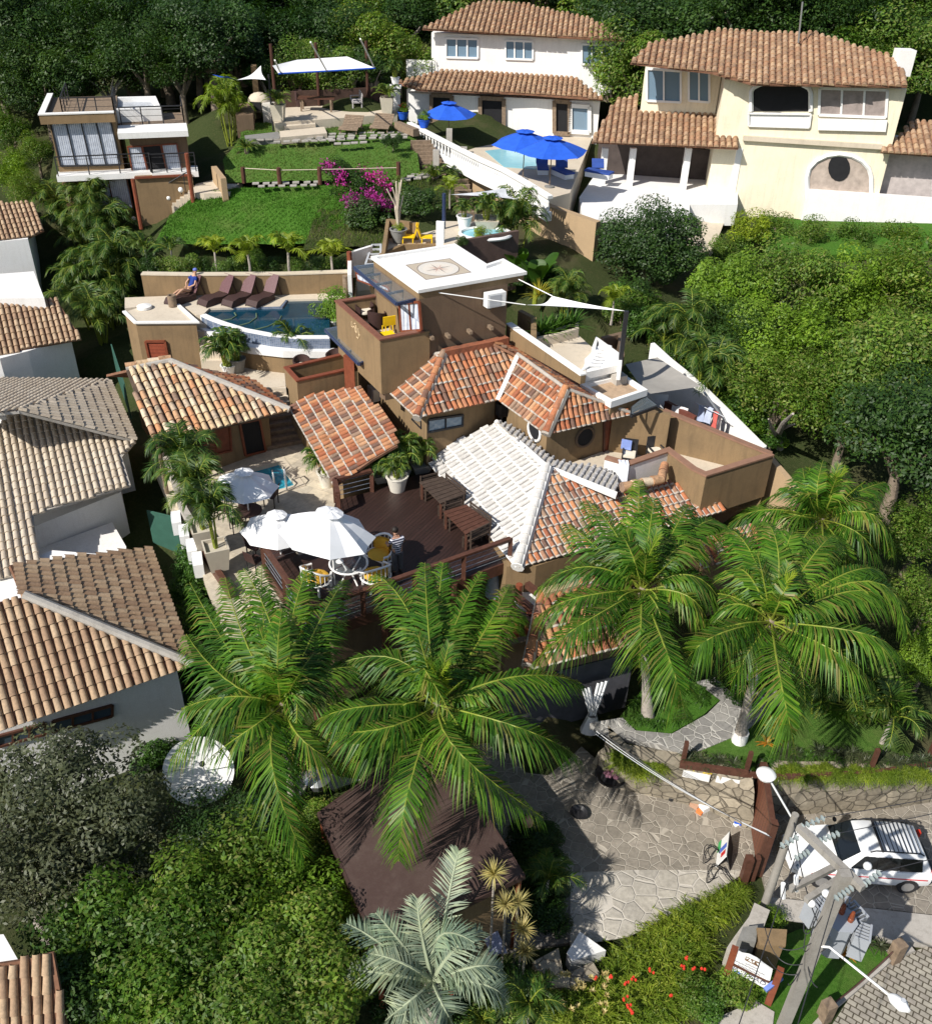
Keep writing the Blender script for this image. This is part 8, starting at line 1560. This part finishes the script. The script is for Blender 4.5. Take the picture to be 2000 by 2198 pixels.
# bottom left garden
for x, y, s, k, lab in ((110, 1590, 1.0, 4, 'large dull olive tree in front of the sandy tile roof'), (200, 1680, .75, 4, 'dull olive tree lower in the bottom left garden'), (30, 1680, .9, 4, 'dull olive tree at the left edge of the bottom left garden'), (240, 1740, .55, 3, 'lime yellow small tree below the olive trees'), (270, 1850, .85, 1, 'rounded green tree in the middle of the bottom left garden'), (450, 1740, .9, 1, 'tall green tree left of the kiosk roof'), (560, 1780, .8, 3, 'bright green tree against the left edge of the kiosk roof'), (600, 1900, .8, 1, 'green tree left of the silver palm'), (380, 1880, .8, 1, 'green tree between the round one and the silver palm'), (300, 1960, .8, 3, 'bright tree at the bottom edge right of the corner house'), (480, 1970, .8, 1, 'green tree at the bottom edge left of the silver palm'), (160, 1880, .7, 0, 'dark tree beside the bottom left corner roof'), (600, 1650, .5, 1, 'small tree squeezed between the dish and the kiosk'), (430, 1640, .6, 0, 'dark tree below the satellite dish')): tree(k, 'D', x, y, s, lab)
for i, (x, y, s, z) in enumerate(((1070, 570, .9, 4.0), (1110, 680, .9, 3.8), (1060, 640, .8, 3.8), (1160, 800, 1.0, 3.6), (1190, 950, 1.0, 3.4), (1220, 1080, 1.1, 3.2), (1240, 1220, 1.1, 3.0), (1270, 1350, 1.0, 2.8), (1150, 720, .8, 3.8))): bush(0, 'F2', x, y, (s, s, s * 1.6), 'clipped green hedge bush along the left boundary, below the condenser units', 'hedge along the left boundary', z - 1.2, 'hedge_bush', 'hedge')
for x, y, s, lab in ((790, 290, .8, 'bright bush in front of the satellite dish'), (930, 40, .6, 'tiny bush by the pale slab above the dish')): bush(0, 'E4', x, y, s, lab)
for i, (x, y, s) in enumerate(((380, 680, .8), (440, 800, .8), (500, 740, .6), (420, 900, .8), (480, 960, .8), (530, 880, .6), (470, 1080, .8), (530, 1040, .6), (500, 1200, .7), (550, 1180, .6), (460, 690, .7))): bush(2, 'E2', x, y, s, 'dark shaded shrub in the bed between kiosk and court', 'dark shrubs beside the kiosk')
# bougainvillea and slope shrubs
def flowering(c, x, y, sc, label, fl=FLOWP, nf=600, k=2):
    t = bush(k, c, x, y, sc, label, None, None, 'bougainvillea' if fl is FLOWP else 'flowering_shrub', 'shrub'); s3 = t.scale; mb = MB()
    for ci in range(6):
        a = ru(0, 6.28); e = ru(.1, 1.3); cc = V((.9 * math.cos(a) * math.cos(e), .9 * math.sin(a) * math.cos(e), .65 + .72 * math.sin(e)))
        for j in range(nf // 6): x_ = cc + V((random.gauss(0, .15), random.gauss(0, .15), random.gauss(0, .13))); u = V((ru(-1, 1), ru(-1, 1), ru(-1, 1))).normalized() * .045; v_ = u.cross(V((ru(-1, 1), ru(-1, 1), ru(-1, 1)))).normalized() * .04; mb.add([x_ - u, x_ - v_, x_ + u, x_ + v_], [(0, 1, 2, 3)])
    o = link('flowers', mb, fl); o.parent = t; o['kind'] = 'stuff'; return t
flowering('A2', 1090, 1110, (2.0, 1.2, 1.3), 'purple flowering bougainvillea at the top of the clump by the path', nf=650); flowering('A2', 1250, 1200, (1.9, 1.3, 1.3), 'purple flowering bougainvillea, middle of the clump on the slope'); flowering('A2', 1240, 1380, (1.5, 1.2, 1.4), 'bougainvillea with the brightest magenta blooms, lowest of the clump', nf=900); flowering('A2', 960, 1280, (1.5, 1.1, 1.0), 'sparse bougainvillea at the left of the clump', nf=90)
bush(2, 'A2', 1620, 1290, (1.5, 1.2, 1.2), 'round dark shrub between the bougainvillea and the small sail post'); bush(1, 'A2', 1420, 1190, 1.0, 'green shrub right of the purple bougainvillea'); bush(2, 'A2', 1340, 1320, 1.2, 'dark shrub in the right of the bougainvillea clump')
for x, y, lab in ((1388, 828, 'small clipped ball bush left of two on the upper lawn edge'), (1470, 822, 'small clipped ball bush right of two on the upper lawn edge'), (1440, 852, 'tiny clipped ball in front of the two ball bushes')): bush(2, 'A2', x, y, .42, lab, None, 12.0)
bush(4, 'A3', 717, 1535, .45, 'small clipped ball plant beside the round hot tub', None, JZ)
bush(2, 'A3', 578, 1590, .35, 'tiny dark ball plant at the corner of the hot tub terrace', None, JZ)
for x, y, s, z, lab in ((250, 190, 1.0, PZ + .2, 'palmlet at the dark left end of the row over the pool wall'), (450, 200, 1.0, PZ + .5, 'second palmlet from the left over the pool wall'), (780, 215, 1.15, PZ + .5, 'yellow green palmlet over the shaded lounger'), (1030, 230, 1.25, PZ + .5, 'yellow green palmlet over the three loungers'), (1335, 215, 1.35, PZ + .5, 'tallest yellow green palmlet over the pool wall'), (1660, 245, 1.2, PZ + .5, 'yellow green palmlet nearest the red timber post')):
    q = p('B1', x, y, z + s); place(YP[0 if x > 500 else 1], 'young_palm', (q.x, q.y, z), s, ru(0, 6), lab, 'palm', 'young palms above the pool wall')
for i, (x, y) in enumerate(((330, 330), (560, 330), (700, 340), (870, 350), (960, 340), (1110, 330), (1220, 345), (1420, 340), (1530, 340), (1610, 345), (1740, 345), (420, 330), (640, 300), (1080, 270))): bush((2, 1)[i % 2], 'B1', x, y, .62 + .15 * rnd(), 'low leafy shrub in the bed along the pool wall', 'shrubs along the pool wall', PZ + .5)
for x, y, s, lab in ((420, 240, 1.3, 'tall areca palm clump between the annex and the left houses'), (600, 180, 1.2, 'areca palm clump in front of the lowest annex window'), (700, 330, 1.2, 'shaded areca palm clump below the annex stairs'), (540, 380, 1.1, 'areca palm clump over the dark gap by the left houses'), (640, 620, 1.4, 'areca palm clump beside the shaded end of the pool deck'), (560, 760, 1.4, 'areca palm clump nearest the rust orange roof'), (720, 800, 1.3, 'areca palm clump hanging over the pump house roof'), (640, 930, 1.1, 'lowest areca palm clump behind the pump house'), (850, 520, 1.0, 'areca palm clump at the lower corner of the big lawn'), (760, 560, 1.2, 'tall areca palm clump over the steps by the pool deck')): place(AR, 'areca_palm', cpz('F1', x, y, 1.9 * s), s, ru(0, 6), lab, 'palm', 'areca palm clumps on the left slope')
place(KY, 'golden_palm', cpz('A2', 240, 640, 1.6), (1.25, 1.25, 1.6), 0, 'tall golden cane palm at the left of the barbecue', 'palm'); place(CY, 'cycad', p('A2', 375, 905, 11.5), 1.1, 0, 'small dark cycad on the upper lawn below the golden cane palm', 'cycad')
place(CY, 'cycad', p('A3', 405, 1190, 10.5), 1.5, 1, 'broad cycad beside the path right of the bougainvillea', 'cycad'); place(YP[1], 'young_palm', p('A3', 500, 1240, 10.0), .8, 1, 'spindly young palm beside the broad cycad', 'palm')
def pot(c, x, y, z, r, h, m, label, pp, sc, name='potted_plant', sq=False, rz=0):
    q = p(c, x, y, z); t = place(pp, name, q + V((0, 0, 0)), 1, rz, label, 'potted plant')
    for ch in [o for o in bpy.data.objects if o.parent == t]: ch.scale = (sc,) * 3; ch.location = (0, 0, h * .9)
    k = MB()
    if sq:
        k.add([V((i * a, j * a, zz)) for zz, a in ((0, r * .72), (h, r), (h, r * .86), (h * .85, r * .84)) for i, j in ((-1, -1), (1, -1), (1, 1), (-1, 1))], [(3, 2, 1, 0)] + [(4 * l + a, 4 * l + (a + 1) % 4, 4 * l + 4 + (a + 1) % 4, 4 * l + 4 + a) for l in range(3) for a in range(4)] + [(12, 13, 14, 15)])
    else: k.lathe([(r * .68, 0), (r, h), (r * 1.08, h), (r * 1.08, h * 1.08), (r * .9, h * 1.08), (r * .85, h * .9)], (0, 0, 0), 16)
    o = link('pot', k, m, t, not sq, world=False); return t
pot('C1', 425, 905, TZ + .3, .42, .95, POTB, 'tall palm in a tapered square beige planter, the nearer of two by the condenser units', TP_, .95, sq=True, rz=.4); pot('C1', 335, 770, TZ + .3, .42, .95, POTB, 'tall palm in a tapered square beige planter, the farther of two by the condenser units', TP_, 1.1, sq=True, rz=.4)
place(TP_, 'palm', p('C1', 230, 430, TZ + .2), 1.2, 2, 'tall feathery palm left of the parasol nearest the pool', 'palm')
pot('C1', 1190, 330, TZ, .40, .62, POTW, 'thin palm in a round cream pot beside the small red roof', PT, 1.4); pot('C2', 340, 555, DZ, .42, .62, POTW, 'broad leaved plant in a round cream pot on the deck', PT, 1.0)
pot('C2', 215, 480, DZ, .35, .35, CONCD, 'feathery palm in a grey trough by the deck rail, left of the cream pot', PT, 1.2, sq=True, rz=.4); pot('C2', 365, 440, DZ, .35, .35, CONCD, 'tallest feathery palm behind the cream pot on the deck', PT, 1.5, sq=True, rz=.4); pot('C2', 520, 400, DZ, .4, .35, CONCD, 'feathery palm in a grey trough against the wall, right end of the deck planters', PT, 1.2, sq=True, rz=.4)
pot('B4', 890, 215, LZ, .34, .4, WHITE, 'bushy bright palm in a white pot on the landing below the infinity pool', PT, 1.7); pot('B4', 960, 200, LZ, .38, .6, CONCD, 'grey green potted palm beside the bushy bright one on the landing', PT, 1.2)
place(YP[1], 'young_palm', p('B1', 1390, 1060, LZ), 1.15, 1, 'slender young palm against the curved tan pool wall', 'palm'); pot('B1', 1680, 790, 7.3, .3, .4, WHITE, 'bright leafy shrub in a white pot beside the tower balcony', BU[3], 1.1)
for x, y, z, lab in ((466, 465, F, 'cycad in a square beige planter at the left front of the pavilion floor'), (1456, 395, F, 'cycad in a square beige planter at the right front of the pavilion floor')): pot('I', x, y, z, .42, .95, POTB, lab, CY, 1.35, sq=True)
t = pot('I', 1515, 205, 14.0, .28, .45, WHITE, 'feathery plant in a white urn on the white pillar', PT, 1.1); t.location = PIL
for x, y, z, lab, fl in ((1600, 450, 12.2, 'blue pot with red tulip like flowers on the balustrade end', 1), (1790, 525, 12.3, 'blue pot with green leaves on the balustrade', 0)):
    t = pot('I', x, y, z, .36, .42, BLUEF, lab, BU[3], .42)
    if fl: k = MB(); [rosette(k, V((ru(-.3, .3), ru(-.3, .3), .8 + ru(-.1, .1))), 6, .12, 1.2, .1, .06, 2) for _ in range(14)]; link('flowers', k, FLOWR, t, False, world=False)
t = pot('A3', 170, 1585, 9.9, .42, .6, CONCD, 'spindly bare dracaena in a grey pot by the angled tan wall', BU[4], .3); k = MB(); [k.tube([(0, 0, .5), (ru(-.15, .15), ru(-.15, .15), 1.6), (ru(-.6, .6), ru(-.3, .3), ru(2.2, 3.0))], .04, 5) for _ in range(7)]; link('branches', k, STONEC, t, False, world=False)
pot('A3', 600, 1500, JZ, .38, .6, WHITE, 'spindly plant in a white pot on the hot tub terrace', PT, .9); pot('A3', 745, 1490, JZ, .6, .45, STONEC, 'bushy areca palm in a pale box planter on the hot tub terrace', PT, 1.3, sq=True)
place(AR, 'areca_palm', cpz('A3', 930, 1450, 2.0), (1.1, 1.1, 1.3), 0, 'dark areca palm between the hot tub terrace and the tan retaining wall', 'palm'); place(YP[0], 'young_palm', p('A3', 505, 1350, 9.9), .9, 2, 'yellow green young palm behind the small white sail', 'palm')
# banana plants and heliconias right of the tower
def banana():
    k = MB()
    for i in range(9):
        a = i * 2.4; e = ru(.9, 1.35); d = V((math.cos(a) * math.cos(e), math.sin(a) * math.cos(e), math.sin(e))); s = V((-math.sin(a), math.cos(a), 0)); L = ru(1.7, 2.5); vs = []
        for j in range(9): f = j / 8; q = V((0, 0, .3)) + d * L * f - UP * .25 * L * f ** 3; w_ = .30 * math.sin(math.pi * min(1, max(.02, (f - .22) / .80))) ** .7 if f > .24 else .03; vs += [q - s * w_ + UP * w_ * .25, q, q + s * w_ + UP * w_ * .25]
        k.add(vs, [(3 * j, 3 * j + 1, 3 * j + 4, 3 * j + 3) for j in range(8)] + [(3 * j + 1, 3 * j + 2, 3 * j + 5, 3 * j + 4) for j in range(8)])
    return proto_parts(('leaves', k, L_BUSH, True), ('stem', MB().tube([(0, 0, -.3), (0, 0, .9)], [.12, .08], 8), L_RACH, True))
BN = banana()
for x, y, s, lab in ((200, 330, 1.1, 'big paddle leaved banana plant nearest the tower roof corner'), (345, 400, 1.15, 'tall paddle leaved banana plant against the tan wall'), (420, 430, .8, 'smaller banana plant right of the tall one')): place(BN, 'banana_plant', cpz('B3', x, y, 1.4 * s), s, ru(0, 6), lab, 'banana plant')
SPK = proto_parts(('leaves', rosette(MB(), V((0, 0, .1)), 44, .8, 1.35, .25, .05), L_BROM, False)); SPG = proto_parts(('leaves', rosette(MB(), V((0, 0, .05)), 40, .55, 1.2, .45, .04), L_GREY, False)); LIR = proto_parts(('leaves', rosette(MB(), V((0, 0, .02)), 46, .42, 1.3, .7, .03), L_BUSH, False)); ORB = proto_parts(('leaves', rosette(MB(), V((0, 0, .05)), 16, .4, 1.2, .3, .09), L_ORNG, False)); HEL = proto_parts(('leaves', rosette(MB(), V((0, 0, 0)), 36, 1.3, 1.45, .25, .13, 4), L_BUSH, False))
place(SPK, 'yellow_bromeliad', p('B3', 355, 610, 9.0), 1.3, 0, 'large yellow spiky plant behind the white sail', 'bromeliad'); place(AR, 'areca_palm', cpz('B3', 540, 520, 1.6), .8, 0, 'feathery palm at the foot of the tan retaining wall behind the sail', 'palm')
t = thing('planter_box', 'long cream planter box full of tall green leaves on the roof terrace', 'planter', p('B3', 330, 880, HZ)); link('box', MB().wall(ps('B3', [(332, 880), (480, 850), (605, 815), (600, 780), (330, 840)], HZ + .35), HZ, HZ + .4, .15, True), STONEC, t); link('soil', MB().prism(ps('B3', [(332, 875), (600, 815), (600, 785), (335, 845)], HZ + .2), HZ, HZ + .25), SOIL, t)
for i in range(6): q = p('B3', 365 + i * 42, 850 - i * 11, HZ + .25); place(HEL, 'strap_leaf_plant', q, ru(.8, 1.0), ru(0, 6), 'tall strap leaved plant in the cream roof terrace planter', 'plant', 'strap leaved plants in the roof planter')
for x, y, s in ((230, 560, 1.0), (260, 620, .9), (450, 480, 1.0), (180, 480, .8)): bush(2, 'B3', x, y, s, 'shaded leafy shrub beside the right wall of the tower', 'shrubs right of the tower')
place(YP[0], 'young_palm', p('B3', 830, 760, 8.2), 1.0, 0, 'pale yellow grassy palm right of the sail corner', 'palm')
# yuccas
for i, (x, y, z, r_, lab) in enumerate(((1310, 830, 4.3, .42, 'straw coloured yucca head on the tallest thin stem by the kiosk'), (1375, 1000, 3.2, .40, 'straw yucca head behind the second bright one'), (1445, 990, 3.2, .42, 'bright straw yucca head right of the tall stem'), (1468, 1140, 2.6, .40, 'straw yucca head, third down the row'), (1482, 1265, 2.0, .36, 'brownish yucca head lowest in the row'))):
    q = p('E3', x, y, z); t = thing('yucca', lab, 'yucca', (q.x, q.y, 0), 'straw coloured yuccas beside the kiosk'); k = rosette(MB(), q, 46, r_ * 1.25, 1.45, .15, .045); rosette(k, q, 24, r_ * 1.1, .4, .5, .045); link('leaves', k, L_YUC, t); link('stem', MB().tube([V((q.x + .05, q.y + .2, -.1)), q], .035, 6), BARKG, t, True)
# feathery hedge at the bottom right
def fern():
    k = MB()
    for i in range(380):
        a = ru(0, 6.28); e = ru(.2, 1.45); d = V((math.cos(a) * math.cos(e), math.sin(a) * math.cos(e), math.sin(e))); L = ru(.7, 1.35); s = d.cross(V((ru(-1, 1), ru(-1, 1), ru(-1, 1)))).normalized() * .022; vs = []
        for j in range(4): f = j / 3; q = d * L * f - UP * .55 * L * f ** 2.2; w_ = 1 - .8 * f; vs += [q - s * w_, q + s * w_]
        k.add(vs, [(2 * j, 2 * j + 1, 2 * j + 3, 2 * j + 2) for j in range(3)])
        for j in range(3): f = ru(.35, 1); q = d * L * f - UP * .55 * L * f ** 2.2; g_ = V((ru(-1, 1), ru(-1, 1), ru(-.8, .4))) * .13; k.add([q - s, q + s, q + g_], [(0, 1, 2)])
    return proto_parts(('foliage', k, L_FERN, False))
FE = fern()
fl_ = [(1690, 985, .6), (1600, 1040, .75), (1500, 1090, .8), (1410, 1140, .9), (1320, 1200, 1.0), (1230, 1260, 1.0), (1140, 1330, 1.0), (1040, 1400, 1.05), (940, 1480, 1.0), (1330, 1330, 1.1), (1230, 1400, 1.1), (1120, 1480, 1.1), (1020, 1560, 1.1), (900, 1580, 1.0), (800, 1620, 1.0), (700, 1660, 1.0), (1250, 1520, 1.0), (1130, 1620, 1.1), (1000, 1690, 1.1), (860, 1720, 1.1), (740, 1760, 1.0), (1400, 1250, .9), (1350, 1450, 1.0), (1450, 1330, .8), (1230, 1680, 1.0), (1100, 1760, 1.0), (620, 1740, .9), (560, 1660, .8), (1330, 1620, .9)]
for i, (x, y, s) in enumerate(fl_): q = p('E2', x, y, .45 * s + .2); place(FE, 'feathery_shrub', (q.x, q.y, .1), (s * .95, s * .95, s * .85), ru(0, 6.28), 'yellow green feathery shrub of the long hedge below the court', 'shrub', 'feathery hedge below the court')
k = MB()
for x, y in ((1395, 1490), (1460, 1500), (1330, 1480), (1140, 1500), (1030, 1545), (895, 1530), (990, 1580), (1260, 1650), (980, 1670), (1010, 1740), (1030, 1760), (800, 1545), (1350, 1420), (1000, 1720)):
    for j in range(3): k.ball(p('E2', x + ru(-14, 14), y + ru(-14, 14), 1.0), .04, 6, 4, (1, 1, 1.5))
tag(link('red_blossoms', k, FLOWR), 'small red blossoms scattered through the feathery hedge', 'flowers', None, 'stuff'); k = MB()
for i in range(26): q = p('E2', ru(560, 900), ru(1520, 1760), .95); rosette(k, q, 7, .14, 1.2, .2, .07, 2)
tag(link('cream_blossoms', k, L_YUC), 'cream blossom tufts in the lower left of the feathery hedge', 'flowers', None, 'stuff')
# garden planting
for i in range(64):
    f = i / 63; x, y = (190 + 1300 * f, 575 + 22 * math.sin(f * 9) + ru(-24, 24)); 
    if 540 < x < 610: continue
    place(SPG if rnd() < .65 else LIR, 'grass_tuft', p('E1', x, y, GZ), ru(.75, 1.15), ru(0, 6), 'striped grassy tuft along the garden wall top', 'plant', 'grassy tufts along the garden wall')
for i in range(34): x, y = ru(430, 780), ru(1030, 1215); place(LIR, 'grass_tuft', p('F4', x, y, GZ), ru(.8, 1.2), ru(0, 6), 'dark grassy tuft in the bed under the entrance palm', 'plant', 'grassy tufts in the garden bed') if inside((x, y), [(400, 1160), (520, 1000), (740, 1000), (850, 1085), (780, 1148), (630, 1230), (470, 1215)]) else None
for i in range(30): x = 690 + 27 * i; q = p('E1', x, 655 + ru(-15, 30), GZ - .1); place(FE, 'trailing_fern', q, (.42, .36, .34 + .2 * rnd()), ru(0, 6), 'yellow green trailing plant spilling over the stone wall by the car', 'plant', 'trailing plants over the stone wall')
for i in range(12): q = p('E2', 930 + ru(0, 260), 170 + ru(0, 70) + i * 5, GZ - .3); place(FE, 'trailing_fern', q, (.5, .5, .45), ru(0, 6), 'green trailing plant on the bank below the garden path', 'plant', 'trailing plants below the garden path')
FANP = MB()
for i in range(26):
    a = 6.283 * i / 26; c_ = V((math.cos(a), math.sin(a), ru(.3, 1.2))).normalized() * ru(.7, 1.0) + UP * .5; FANP.k = 1; FANP.tube([(0, 0, .4), c_], .015, 4); FANP.k = 0
    d = (c_ - UP * .5).normalized(); s = d.cross(UP).normalized(); u_ = s.cross(d)
    for j in range(15): an_ = R(-100 + 200 * j / 14); e = (d * math.cos(an_) + s * math.sin(an_) - UP * .15).normalized(); L = .62; w_ = d.cross(e) if False else (s * math.cos(an_) - d * math.sin(an_)) * .03; FANP.add([c_, c_ + e * L * .5 + w_, c_ + e * L, c_ + e * L * .5 - w_], [(0, 1, 2, 3)])
FP = proto_parts(('crown', FANP, [L_TREE, L_RACH], False)); q = p('E1', 1080, 290, GZ + .6); place(FP, 'fan_palm', (q.x, q.y, GZ), 1.4, 0, 'dark green fan palm with round leaves in the garden right of the leaning trunk', 'palm')
place(YP[1], 'young_palm', p('E1', 1240, 490, GZ), 1.2, 0, 'young palm with a leaning stem at the right end of the garden', 'palm'); place(AR, 'areca_palm', p('E1', 890, 330, GZ), .9, 0, 'leafy palm clump behind the long hanging frond in the garden', 'palm')
place(SPK, 'yellow_bromeliad', p('E1', 655, 405, GZ), .75, 0, 'bright yellow rosette plant on the garden lawn', 'bromeliad'); place(ORB, 'orange_bromeliad', p('E1', 618, 500, GZ), 1.1, 0, 'orange rosette plant below the yellow one on the garden lawn', 'bromeliad'); place(ORB, 'orange_bromeliad', p('E1', 715, 505, GZ), .6, 0, 'tiny orange rosette plant half under the hanging frond', 'bromeliad')
for x, y, s, k, lab in ((1260, 250, .95, 3, 'bright leafy bush right of the fan palm'), (1320, 320, .8, 0, 'leafy bush at the edge of the garden by the stone path'), (820, 180, .9, 2, 'dark bush under the leaning coconut palm'), (450, 200, .9, 2, 'dark bush where the garden paths meet'), (990, 200, 1.0, 2, 'shaded bush between the leaning palm and the fan palm'), (1130, 120, 1.0, 1, 'bush behind the fan palm'), (650, 60, .9, 2, 'shaded shrub behind the leaning trunk')): bush(k, 'E1', x, y, s, lab, None, GZ)
for x, y, s, lab in ((300, 950, .8, 'small palm at the left edge of the kiosk roof, upper one'), (300, 830, .75, 'small palm at the left edge of the kiosk roof, uppermost'), (440, 930, .7, 'small palm tucked under the left kiosk eave'), (1610, 890, .75, 'small palm in the dark bed right of the kiosk'), (1500, 1600, .8, 'small palm at the bottom right of the silver palm'), (1250, 1600, .8, 'small palm just below the red hydrant')): q = p('E3', x, y, .9); place(CY if x < 1500 else YP[1], 'small_palm', (q.x, q.y, .3), s * 1.2, ru(0, 6), lab, 'palm')
for x, y, s in ((330, 470, .6), (250, 620, .7), (300, 740, .8), (400, 1020, .8), (430, 1150, .9), (1300, 1500, .8), (1420, 1460, .7), (1150, 1560, .8), (700, 1560, .9), (560, 1420, .9)): bush(random.choice((0, 1, 2)), 'E3', x, y, s, 'leafy shrub around the foot of the kiosk', 'shrubs around the kiosk', .1)
k = MB(); [k.ball(FQ + V((ru(-.25, .25), ru(-.25, .25), .38 + ru(0, .08))), .07, 6, 4) for _ in range(22)]; solo('pink_flowers', k, M('pink_petal', (.60, .28, .36), .7, .2), 'pink flowers filling the black bowl in the palm shadow', 'flowers')
for x, y, s, k, lab in ((420, 1830, .7, 1, 'leafy plant at the foot of the left sign post'), (520, 1790, .7, 3, 'bright leafy plant under the sign board'), (330, 1900, .6, 0, 'clipped oval bush left of the sign'), (230, 1850, .6, 1, 'leafy plant left of the clipped oval bush'), (650, 1420, .45, 3, 'small bright bush at the foot of the gate lamp pole')): bush(k, 'E1', x, y, s, lab, None, .1)
for x, y, s in ((1160, 1590, .9), (1230, 1600, .8), (1060, 1620, .8), (1000, 1640, .7), (1100, 1570, .8)): place(SPG, 'agave', p('E1', x, y, .15), s, ru(0, 6), 'spiky grey green rosette in the verge behind the transformer', 'plant', 'spiky rosettes in the verge')
place(ORB, 'orange_bromeliad', p('E1', 1040, 1640, .2), 1.2, 0, 'orange rosette plant in the verge just below the transformer', 'bromeliad')
